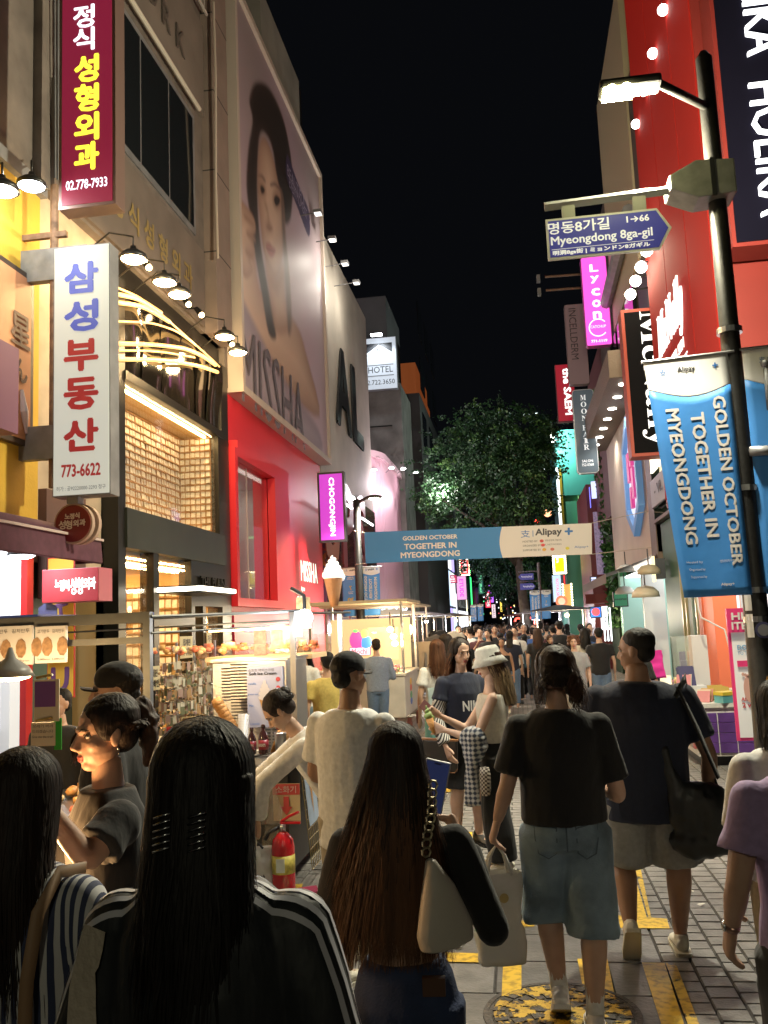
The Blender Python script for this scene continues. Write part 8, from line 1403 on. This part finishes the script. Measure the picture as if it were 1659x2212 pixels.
# D: black hair with two clips, track jacket
(lx, ly), z = at_head(428, 1580, 1.68); D = Person('woman with long black hair, two silver clips and striped black track jacket', (lx + .01, ly), 2, z, 'f', 1.0, .009, arms={'L': ((-.15, -.01, .61), (-.14, .06, .5)), 'R': ((.155, -.01, .61), (.15, .06, .5))}, seed=13)
JK = cloth('black track jacket', (.008, .011, .014), .6); D.skin(False); jk = D.top(JK, .5, 1.95, .026, .8, wr=.008, name='track_jacket', neck=.838); D.pants(BLACKC, 1.95, .02); D.shoes(WSHOE)
D.shell_long(HAIRS['black'], .5, (.105, .085), (.085, .05), -.03, .003); D.hairs(HAIRS['black'], 5000, -2.9, 2.9, .55, 15, .012, 1.05, .0017, .012, .2, -.05, flat=.7)
SLV = mat('silver clip', (.6, .62, .64), .2, 1.)
for sx, x0 in ((-1, -.034), (1, .03)):
    for k in range(6): b = MB(); b.tube([D.HM @ Vector((x0 - .017, -.146 - .0015 * k, -.028 - .0115 * k)), D.HM @ Vector((x0 + .016, -.149 - .0015 * k, -.018 - .0115 * k))], .0019, 6); b.build('hair_clip_bar', SLV, D.t, True)
bv = BVHTree.FromPolygons([v.co.copy() for v in jk.data.vertices], [tuple(p.vertices) for p in jk.data.polygons])
def decal(P, path, w, m, name, bv, lift=.002):
    """strip laid on the garment surface along a path of (point, outward direction)"""
    v = []; f = []
    for i, (p, n_) in enumerate(path):
        p = Vector(p) * P.h; n_ = Vector(n_).normalized(); q, nn, _, _ = bv.ray_cast(p + n_ * .4, -n_)
        if q is None: continue
        p1 = Vector(path[min(i + 1, len(path) - 1)][0]) - Vector(path[max(i - 1, 0)][0]); sd = p1.cross(nn).normalized() * w / 2; v += [q - sd + nn * lift, q + sd + nn * lift]
    n_ = len(v) // 2; f = [(2 * i, 2 * i + 1, 2 * i + 3, 2 * i + 2) for i in range(n_ - 1)]; return pydata(name, v, f, m, P.t, True)
so = [o for o in A.t.children if o.name.startswith('denim_shorts')][0]; bv2 = BVHTree.FromPolygons([v.co.copy() for v in so.data.vertices], [tuple(p.vertices) for p in so.data.polygons]); SEAM = mat('denim seam', (.07, .1, .13), .9); BKW = (0, -1, 0)
for pth in ([((0, 0, .58 - .012 * i), BKW) for i in range(10)], *[[((sx * x, 0, z_), BKW) for x, z_ in ((.025, .535), (.026, .5), (.028, .465), (.05, .448), (.075, .462), (.082, .5), (.083, .54), (.05, .535), (.025, .53))] for sx in (-1, 1)]): decal(A, pth, .006, SEAM, 'denim_seam', bv2, .003)
STW = mat('white stripe tape', (.55, .55, .6), .6)
for sd in (-1, 1):
    for k in (-1, 0, 1):
        pth = []
        for i in range(22): u = i / 21; x = .035 + .15 * u; zz3 = .82 - .03 * u - max(0, u - .62) * .62; nx = max(0., (u - .45)) * 2.2; pth.append(((sd * min(x, .172 + .01 * u), -.008 + .017 * k, zz3 - .02), (sd * nx, -.25 + .0 * k, 1 - .8 * min(1, u))))
        decal(D, pth, .0125, STW, 'sleeve_stripe', bv)
SB = mat('cream quilted strap', (.46, .4, .32), .6, bump=(50, .5)); decal(D, [((-.115 - .012 * math.sin(i * .3), -.06 - .0 * i, .81 - .0185 * i), (-.15, -1, .6 if i < 3 else .0)) for i in range(16)], .052, SB, 'quilted_strap', bv, .008)
# E: striped shirt, very long dark hair at the left edge
(lx, ly), z = at_head(52, 1632, 2.1); E_ = Person('woman in navy and white striped shirt with long dark hair at the left edge', (lx - .0, ly), -8, z, 'f', 1.05, .011, seed=17, arms={'R': ((.17, .0, .62), (.12, .12, .58))}); E_.skin(False, ''); E_.top(stripes('blue white stripes', (.03, .04, .09), (.55, .55, .55), 14., (0, 0, .0), .5), .46, 1.9, .02, .7, wr=.006); E_.pants(BLACKC, 1.9); E_.shell_long(HAIRS['dark'], .5, (.095, .1), (.075, .055), -.03, .003); E_.hairs(HAIRS['dark'], 3800, -2.6, 2.6, .52, 19, .006, 1.2, .0018, .01, .1, -.05, flat=.7); E_.strap([(.07, -.085, .6), (.075, -.085, .7), (.085, -.075, .79), (.088, -.03, .835), (.09, .03, .825)], .03, mat('tan strap', (.28, .17, .09), .6))
# F: ponytailed woman in profile at the stall
(lx, ly), z = at_head(206, 1500, 2.72); F = Person('ponytailed woman in black shirt seen in profile, reaching over the food stall', (lx + .04, ly), 126, z - .015, 'f', 1.0, .008, head=(10, 4, 0), arms={'L': ((-.15, .06, .74), (-.15, .145, .865), .9), 'R': ((.11, .1, .62), (.06, .2, .66), .8)}, skin='fair', seed=21)
F.skin(True); F.top(BLACKC, .48, .66, .018, .6, wr=.007); F.pants(BLACKC, 1.9); F.shoes(BSHOE); F.cap_shell(HAIRS['dark'], 1.03, 1.); F.hairs(HAIRS['brown'], 900, -1.6, 1.6, .03, 23, .004, .6, .0035, .004, .4, -.03)
P = [loft([((0, -.085, .06), .03, .03), ((0, -.125, .07), .035, .035), ((0, -.15, .02), .042, .036), ((0, -.15, -.06), .04, .03), ((0, -.14, -.13), .022, .016)], 14)]; npmesh('ponytail', [fuse([([F.HM @ p for p in v], f) for v, f in P], .008, 2, wob(8, 40, .006))], [HAIRS['brown']], F.t)
F.hairs(HAIRS['dark'], 60, 1.85, 2.3, .12, 26, .006, 1., .0038, .004, .2, .035, name='face_framing_locks')
b = MB(); b.add(*ball(F.HM @ Vector((-.083, -.012, -.045)), .004, 8)); b.add(*ball(F.HM @ Vector((-.084, -.012, -.06)), .0028, 8)); b.build('earring', SLV, F.t, True)
# G: man in black cap
(lx, ly), z = at_head(252, 1437, 3.7); G = Person('man in black cap and black tee facing left behind the ponytailed woman', (lx, ly), 106, z, 'm', 1.1, .012, skin='fair', seed=25); G.skin(False); G.top(BLACKC, .48, .7, .02, .7); G.pants(BLACKC); G.shoes(BSHOE); G.cap_shell(HAIRS['black'], .95); G.cap(cloth('black cap cotton', (.008, .008, .009)))
# H: man in white tee and dark cap
(lx, ly), z = at_head(752, 1413, 4.75); H_ = Person('man in white tee and dark cap seen from behind beside the ice cream cart', (lx, ly), -22, z, 'm', 1.08, .012, skin='tan', seed=29, head=(-18, 4, 0), arms={'R': ((.17, .02, .62), (.15, .13, .58)), 'L': ((-.16, .02, .62), (-.12, .12, .58))}); H_.skin(False); H_.top(WHITEC, .42, .72, .02, .8, wr=.01); H_.pants(KHAKI, 1.95, .02); H_.shoes(WSHOE); H_.cap_shell(HAIRS['black'], .96); H_.cap(cloth('charcoal cap cotton', (.02, .021, .026)), True)
# I: woman bending over the cart
q = onY(700, 1700, 5.3); I_ = Person('woman in white shirt bending forward at the ice cream cart', (q.x + .13, 5.3), 108, 1.6, 'f', 1., .011, lean=34, head=(-8, 22, 0), skin='fair', seed=31, arms={'L': ((-.1, .31, .62), (-.07, .33, .49), .6), 'R': ((.1, .3, .62), (.08, .36, .52))}); I_.skin(True); I_.top(WHITEC, .47, 1.85, .016, .7, wr=.008); I_.pants(KHAKI, 1.95, .015); I_.shoes(WSHOE); I_.cap_shell(HAIRS['dark'], 1.04, 1.); I_.hairs(HAIRS['dark'], 600, -1.7, 1.7, .04, 33, .01, .6, .0035, .005, .4, -.02)
b = MB(); P = [ball((0, -.11, .05), (.04, .035, .04), 12)]; npmesh('hair_bun', [fuse([([I_.HM @ p for p in v], f) for v, f in P], .007, 2, wob(5, 40, .005))], [HAIRS['dark']], I_.t)
w = I_.W(I_.arm['L'][2] + Vector((0, .03, -.11))); o = MB().add(*ball((0, 0, 0), (.035, .025, .05), 12)).build('cleaning_cloth', WHITEC, None, True); o.location = w; tag(o, 'small white cleaning cloth in the bending woman\'s hand', 'cloth')
# K: bucket hat
(lx, ly), z = at_head(1050, 1397, 7.); K = Person('woman in white bucket hat and cream tank top holding a green ice cream cone', (lx + .02, ly), 96, z - .02, 'f', 1.02, .011, skin='light', seed=35, head=(0, 10, 0), arms={'L': ((-.125, .09, .6), (-.07, .235, .645), 1.), 'R': ((.1, .12, .62), (.05, .25, .70), .9)}); K.skin(True); K.top(cloth('cream linen', (.55, .51, .43)), .575, 0, .016, .8, .795, 'tank_top', .006); K.pants(BLACKC, 1.95, .018, 1.7, name='wide_trousers'); K.shoes(WSHOE)
K.shell_long(HAIRS['brown'], .33, (.078, .085), (.062, .05), -.03, .006); K.hairs(HAIRS['brown'], 1300, -2.0, 2.0, .36, 37, .008, 1.1, .0045, .006, .2, -.035, None, HAIRS['tips'])
b = MB(); hp_ = [(.135, -.035), (.105, .018), (.095, .03), (.088, .085), (.07, .112), (.0, .118)]; 
b.lathe([(r, z_) for r, z_ in hp_] , n=26); b.v = [K.HM @ Vector((p.x * .94, p.y * 1.12 - .01, p.z + .02)) for p in b.v]; b.build('bucket_hat', cloth('white hat cotton', (.66, .66, .6)), K.t, True)
w = K.W(K.arm['L'][2] + Vector((.01, .055, .02)) * K.h); t = empty('ice_cream', w, 0, 'green soft ice cream in a cone held by the woman in the bucket hat', 'ice cream'); b = MB(); b.tube([(.02, 0, -.06), (-.01, 0, .05)], [.012, .03], 12); b.build('cone', CON, t, True); b = MB(); b.tube([(-.01 + .02 * (1 - k / 26) * math.cos(k * .7) - .02 * k / 26, .02 * (1 - k / 26) * math.sin(k * .7), .05 + .1 * k / 26) for k in range(27)], [.022 * (1 - k / 27) + .004 for k in range(27)], 8); b.build('swirl', mat('green tea cream', (.3, .42, .14), .5), t, True)
w = K.W(K.arm['R'][2] + Vector((0, .05, .03)) * K.h); t = empty('smartphone', w, .4, 'phone in the hand of the woman in the bucket hat', 'phone'); MB().box((-.036, -.004, -.07), (.036, .004, .07), Matrix.Rotation(-.8, 4, 'Y')).build('case', mat('pink brown case', (.25, .12, .12), .4), t, bevel=.003)
PLAID = stripes('navy plaid', (.03, .04, .07), (.5, .5, .5), 9., (0, 0, .3), checks=True); pl_ = K.W(Vector((-.12, .1, .56)) * K.h); P = [loft([((0, 0, .14), .07, .06), ((.01, 0, .02), .09, .07), ((-.02, 0, -.12), .05, .05), ((-.03, 0, -.4), .06, .035)], 14), ball((.0, 0, .08), (.1, .08, .09), 12)]; o = npmesh('tied_shirt', [fuse(P, .011, 2, wob(6, 16, .014, (1.4, 1.4, .4)))], [PLAID]); o.location = pl_; tag(o, 'navy plaid shirt hanging over the arm of the woman in the bucket hat', 'shirt')
b = MB(); b.lathe([(.03, 0), (.04, .04), (.042, .15), (.035, .2)], n=12); o = b.build('net_pouch', stripes('net pouch weave', (.05, .03, .02), (.5, .45, .38), 16., (.5, .6, .4), checks=True), None, True); o.location = K.W(Vector((-.15, .06, .36)) * K.h); tag(o, 'small dark net pouch hanging below the plaid shirt', 'pouch')
# K2: friend in navy tee and striped sleeves
(lx, ly), z = at_head(992, 1381, 7.75); K2 = Person('woman with long wavy hair in navy tee over striped sleeves, black skirt', (lx, ly), -150, z, 'f', 1., .011, skin='fair', seed=39, head=(6, 8, 0), arms={'R': ((.15, .0, .62), (.14, .08, .49)), 'L': ((-.13, .06, .61), (-.06, .2, .66), .9)}); K2.skin(True); ST2 = stripes('black white stripes', (.02, .02, .02), (.55, .53, .5), 16., (0, .5, 0), .5); K2.top(ST2, .58, 1.9, .014, .4, name='striped_shirt'); K2.top(NAVYC, .52, .5, .021, .6, name='tee', wr=.005); K2.skirt(BLACKC, .28, .014, 1.1); K2.shoes(BSHOE); K2.cap_shell(HAIRS['dark'], 1.03, 1.); K2.hairs(HAIRS['dark'], 1500, -1.85, 1.85, .3, 41, .022, 1.25, .005, .007, .2, -.01, None, HAIRS['auburn'])
text('NIKE', Vector((0, .115, .68)) * K2.h, (-1, 0, 0), (0, 0, 1), .2, .085, mat('white print'), K2.t, 'b', lift=.006)
w = K2.W(Vector((.16, .05, .45)) * K2.h); o = MB().box((-.15, -.02, -.13), (.15, .02, .13)).build('flat_bag', mat('brown black leather', (.03, .025, .022), .4), None, bevel=.018); o.location = w; o.rotation_euler = (0, .05, -.15); tag(o, 'flat black bag with tan edge at the side of the woman in the skirt', 'bag'); b = MB(); b.tube([(-.152, -.02, -.1), (-.13, -.022, -.132), (.13, -.022, -.132), (.152, -.02, -.1)], .004, 5); b.build('tan_edge', mat('tan leather', (.3, .14, .06), .5), o); b = MB(); b.box((-.152, -.021, .12), (.152, .021, .135)); b.build('tan_flap', mat('tan leather'), o)
# T, U: people cut by the right edge
(lx, ly), z = at_head(1722, 1460, 2.95); T_ = Person('person in lavender knit top with wristwatch cut by the right edge', (lx, ly), 2, 1.62, 'f', 1.1, .013, skin='fair', seed=43, arms={'L': ((-.148, -.015, .635), (-.155, .03, .545), .5)}); T_.skin(False); T_.top(LAV, .5, .62, .02, .6, sl_flare=1.3, wr=.006, name='knit_top'); T_.pants(cloth('dark grey twill', (.03, .032, .035)), 1.95, .02, 1.5); T_.shoes(WSHOE); T_.shell_long(HAIRS['black'], .3, (.085, .09), (.07, .05), -.03)
wv = T_.arm['L'][2]; b = MB(); d_ = (T_.arm['L'][2] - T_.arm['L'][1]).normalized(); b.tube([wv - d_ * .022, wv - d_ * .004], .0255, 14); b.build('watch_strap', mat('rose metal', (.4, .25, .2), .3, .8), T_.t, True); b = MB(); b.add(*ball(wv - d_ * .013 + Vector((-.024, 0, 0)), (.007, .017, .017), 12)); b.build('watch_case', SLV, T_.t, True)
(lx, ly), z = at_head(1676, 1476, 3.9); U_ = Person('dark-haired person in loose white shirt at the right edge in front of the display table', (lx, ly), 12, z, 'f', 1.05, .012, seed=47); U_.skin(False); U_.top(WHITEC, .5, .9, .03, .9, wr=.01); U_.pants(KHAKI); U_.shoes(WSHOE); U_.shell_long(HAIRS['black'], .2, (.085, .07), (.075, .05), -.02); U_.hairs(HAIRS['black'], 700, -2.7, 2.7, .22, 49, .01, 1., .0045, .008, .3, -.02)
# stall keeper, shoppers and passers-by in the middle distance
MID = [ # label, head x, y, distance, facing, sex, build, top, rgb, sleeve, bottom, rgb2, hair kind, hair colour, skin, arms
 ('stall keeper in black tee behind the hanging notices', 128, 1490, 5.9, 170, 'm', 1.1, 'black cotton', .6, 'pants', 'black cotton', 'short', 'black', 'fair', None),
 ('blonde woman in white tee and grey shorts browsing at the accessory shop', 434, 1399, 12.6, 40, 'f', 1., 'white cotton', .6, 'shorts', 'grey cotton', 'bun', 'blonde', 'light', None),
 ('dark-haired man beside the blonde woman at the accessory shop', 470, 1400, 12.9, 100, 'm', 1., 'tan tee', .6, 'pants', 'black cotton', 'short', 'dark', 'tan', None),
 ('seller in white tee behind the ice cream cart', 602, 1404, 9.4, 175, 'm', 1., 'white cotton', .6, 'pants', 'black cotton', 'short', 'black', 'tan', None),
 ('woman in white tee standing against the crimson wall', 655, 1393, 11.5, 160, 'f', 1., 'white cotton', .6, 'pants', 'faded denim', 'long', 'black', 'fair', {'R': ((.14, .05, .61), (.06, .16, .66))}),
 ('person in yellow tee with back turned beyond the ice cream cart', 706, 1410, 9.6, 20, 'm', 1., 'yellow tee', .6, 'pants', 'grey cotton', 'short', 'black', 'fair', None),
 ('man in pale blue shirt and jeans standing at the dessert cart', 812, 1381, 14.6, 15, 'm', 1.05, 'pale blue shirt', 1.3, 'pants', 'jeans blue', 'short', 'dark', 'fair', {'R': ((.16, .0, .62), (.08, .13, .64)), 'L': ((-.15, .02, .62), (-.06, .14, .62))}),
 ('short woman with curly auburn hair and checked top walking towards the camera', 1238, 1374, 15.2, 178, 'f', 1.1, 'checked tee', .7, 'pants', 'grey cotton', 'curly', 'auburn', 'fair', None),
 ('man in white tee and dark trousers with a shoulder strap, looking left', 1110, 1355, 20.5, 176, 'm', 1., 'white cotton', .6, 'pants', 'black cotton', 'short', 'black', 'fair', None),
 ('woman in black camisole and glasses walking towards the camera', 1083, 1384, 18.5, 180, 'f', 1.05, 'black cotton', 0, 'skirt', 'black cotton', 'bun', 'dark', 'tan', None),
 ('man in maroon tee drinking from a cup', 1036, 1358, 21.5, 178, 'm', 1.05, 'maroon tee', .6, 'pants', 'black cotton', 'short', 'black', 'fair', {'R': ((.15, .03, .62), (.04, .14, .78))}),
 ('bearded man in black tee among the crowd', 1068, 1352, 23, 182, 'm', 1.1, 'black cotton', .6, 'pants', 'black cotton', 'short', 'dark', 'tan', None),
 ('older man with glasses in dark blue tee', 1131, 1349, 23.5, 176, 'm', 1.1, 'slate tee', .6, 'pants', 'black cotton', 'short', 'grey', 'tan', None),
 ('smiling man in dark shirt left of the drinking man', 1011, 1362, 22, 170, 'm', 1., 'black cotton', .6, 'pants', 'black cotton', 'short', 'black', 'tan', None),
 ('young man in profile near the hanging tops', 990, 1352, 24, 200, 'm', 1., 'tan tee', .6, 'pants', 'black cotton', 'short', 'black', 'fair', None),
 ('woman in white tee with ginger hair and aqua bag, left of the chatting pair', 943, 1384, 10.5, 10, 'f', 1., 'white cotton', .6, 'skirt', 'aqua skirt', 'long', 'auburn', 'fair', None),
 ('long-haired woman in dark clothes seen from behind the chatting pair', 962, 1372, 11, 15, 'f', 1.02, 'black cotton', .6, 'pants', 'black cotton', 'long', 'dark', 'fair', None),
 ('young woman in black tee holding a pink bag by the right shops', 1377, 1366, 10.4, -75, 'f', 1., 'black cotton', .6, 'pants', 'black cotton', 'bun', 'dark', 'fair', {'R': ((.13, .04, .61), (.06, .16, .6)), 'L': ((-.13, .05, .61), (-.06, .16, .6))}),
 ('woman with long ginger hair beside the young woman with the pink bag', 1394, 1374, 11.2, -70, 'f', 1., 'black cotton', .6, 'pants', 'black cotton', 'long', 'auburn', 'fair', None),
 ('man in black tee seen from behind left of the navy man\'s head', 1292, 1357, 17, 5, 'm', 1., 'black cotton', .6, 'pants', 'jeans blue', 'short', 'black', 'fair', None),
 ('woman in cream jacket with long dark hair behind the curly-haired woman', 1262, 1358, 17.5, 0, 'f', 1.05, 'cream linen', .9, 'pants', 'black cotton', 'long', 'black', 'fair', None),
 ('man in teal tee seen from behind in the crowd', 1212, 1350, 21, 2, 'm', 1., 'teal tee', .6, 'pants', 'black cotton', 'short', 'black', 'fair', None),
 ('woman with long brown hair and dark top walking away in mid crowd', 1160, 1358, 19, 0, 'f', 1.05, 'black cotton', .6, 'pants', 'black cotton', 'long', 'brown', 'fair', None)]
for k_, c_ in (('tan tee', (.3, .22, .16)), ('yellow tee', (.55, .42, .12)), ('pale blue shirt', (.2, .24, .32)), ('maroon tee', (.06, .015, .02)), ('slate tee', (.03, .045, .07)), ('aqua skirt', (.15, .4, .42)), ('teal tee', (.03, .07, .09)), ('jeans blue', (.11, .17, .27))): cloth(k_, c_)
stripes('checked tee', (.1, .1, .11), (.5, .5, .48), 20., (0, 0, 0), checks=True)
for i, (lab, hx, hy, Yd, fc, sx, bd, tm2, sl, bot, bm2, hk, hc_, sk, ar) in enumerate(MID):
    (lx, ly), z = at_head(hx, hy, Yd); z = min(max(z, 1.5), 1.8); near = Yd < 16; p = Person(lab, (lx, ly), fc, z, sx, bd, .019 if near else .025, skin=sk, arms=ar, seed=60 + i, legs=STRW); p.skin(abs(fc) > 60); p.top(mat(tm2), .48 if bot != 'skirt' else .5, sl, .018, .6, .838 if sl else .77, wr=.008)
    if bot == 'pants': p.pants(mat(bm2), 1.93, .014)
    elif bot == 'shorts': p.pants(mat(bm2), .75, .016, name='shorts')
    else: p.skirt(mat(bm2), .28 if i != 9 else .1)
    p.shoes(BSHOE if i % 3 else WSHOE); H3 = HAIRS[hc_]
    if hk == 'short': p.cap_shell(H3, .99, vox=.011)
    elif hk == 'bun': p.cap_shell(H3, 1.02, 1., vox=.011); npmesh('hair_bun', [fuse([([p.HM @ q for q in v], f) for v, f in (ball((0, -.1, .04), (.045, .04, .045), 12),)], .011, 1)], [H3], p.t)
    elif hk == 'curly': p.cap_shell(H3, 1.1, 1., vox=.011); npmesh('curls', [fuse([([p.HM @ q for q in v], f) for v, f in [ball((.092 * math.cos(a) * s_, -.03 + .06 * math.sin(a), .03 + dz), .034, 8) for a in np.linspace(-1.2, 4.3, 12) for s_, dz in ((1., -.06), (1.02, .0), (.85, .065))]], .01, 1, wob(3, 60, .006))], [H3], p.t)
    else: p.cap_shell(H3, 1.02, 1., vox=.011); p.shell_long(H3, .36, (.08, .1), (.045, .05), -.055, .008, .0) if near else p.shell_long(H3, .34, (.08, .095), (.04, .045), -.06, .008, .0); p.hairs(H3, 220, -1.7, 1.7, .36, i, .012, 1.2, .006, .008, .2, -.03)
    if i == 8: p.strap([(-.07, .09, .8), (-.09, .1, .7), (-.12, .07, .58), (-.13, .0, .52)], .03, BLACKC)
q = onY(1412, 1435, 10.3); v, f = bag_mesh(.24, .1, .3, 71, .012, .85); t = empty('carrier_bag', (q.x, q.y, q.z - .15), .3, 'bright pink carrier bag held by the young woman at the right shops', 'bag'); pydata('bag', v, f, mat('hot pink plastic', (.75, .05, .35), .35, emit=(.7, .05, .3), es=.08), t, True)  # slight emission brightens the bag as if light fell on it
q = onY(944, 1510, 10.3); v, f = bag_mesh(.22, .08, .28, 72, .01, .95); t = empty('carrier_bag', (q.x, q.y, q.z - .15), .2, 'pale aqua carrier bag beside the ginger-haired woman', 'bag'); pydata('bag', v, f, mat('pale aqua paper', (.4, .5, .52), .5), t, True)
# far crowd: a few built figures, copied
PRO = []
for i, (sx, fc, hk, bot) in enumerate((('m', 0, 'short', 'pants'), ('f', 0, 'long', 'pants'), ('m', 180, 'short', 'shorts'), ('f', 180, 'long', 'skirt'), ('f', 0, 'bun', 'skirt'))):
    p = Person('x', (0, -60, 0), 0, 1.7 if sx == 'm' else 1.6, sx, 1.03, .03, seed=90 + i, legs=STRW); p.skin(False); p.top(BLACKC, .48, .6, .02, .6, wr=.006)
    if bot == 'skirt': p.skirt(BLACKC, .3)
    else: p.pants(BLACKC, 1.9 if bot == 'pants' else .8, .015)
    p.cap_shell(HAIRS['black'], 1., 1. if sx == 'f' else 0., vox=.016)
    if hk == 'long': p.shell_long(HAIRS['black'], .34, (.08, .09), (.04, .045), -.055, .008, .0)
    PRO.append((p.t, sx, fc, hk))
TOPS = [('black', BLACKC), ('white', WHITEC), ('navy', NAVYC), ('grey', GREYC), ('black', BLACKC), ('teal', mat('teal tee')), ('maroon', mat('maroon tee')), ('beige', mat('tan tee')), ('blue', cloth('royal tee', (.03, .08, .25)))]
rs = random.Random(5); spots = []
while len(spots) < 125:
    y = rs.uniform(21, 62) if len(spots) > 30 else rs.uniform(19, 32); x = rs.uniform(-2.0, 1.6 if y > 24 else 1.9)
    if all((x - a) ** 2 + (y - b) ** 2 > .3 for a, b in spots) and not (abs(x - 1.4) < 1.1 and 29 < y < 31.5) and not (abs(x - 1.0) < 1.1 and 37 < y < 39.5) and not (abs(x - .4) < 1.1 and 49 < y < 51.5): spots.append((x, y))
for i, (x, y) in enumerate(spots):
    pt, sx, fc, hk = PRO[rs.choice((0, 0, 1, 1, 2, 3, 4))]; c = dup(pt); c.location = (x, y, 0); c.rotation_euler = (0, 0, math.radians(fc + rs.uniform(-25, 25))); k = rs.uniform(.93, 1.06); c.scale = (k, k, k); tn, tm3 = rs.choice(TOPS); hcn = rs.choice(('black', 'black', 'dark', 'brown'))
    for ch in c.children:
        for sl_ in ch.material_slots:
            if ch.name.startswith('shirt'): sl_.link = 'OBJECT'; sl_.material = tm3
            elif ch.name.startswith('hair'): sl_.link = 'OBJECT'; sl_.material = HAIRS[hcn]
            elif ch.name.startswith(('trousers', 'skirt')) and rs.random() < .35: sl_.link = 'OBJECT'; sl_.material = rs.choice((mat('jeans blue'), GREYC, KHAKI))
    band = 'near rows of the' if y < 30 else ('middle of the' if y < 44 else 'far end of the'); side = 'left side' if x < -.7 else ('right side' if x > .6 else 'centre')
    tag(c, '%s in %s top walking %s, %s crowd, %s' % ({'long': 'long-haired woman', 'bun': 'woman with tied hair', 'short': 'short-haired man'}[hk], tn, 'towards the camera' if fc else 'away', band, side), 'person', 'people in the far crowd')
for pt, *_ in PRO:
    for ch in list(pt.children_recursive): bpy.data.objects.remove(ch)
    bpy.data.objects.remove(pt)
bpy.data.scenes.remove(TMP)
bpy.data.objects.remove(_fo); bpy.data.curves.remove(_fc)
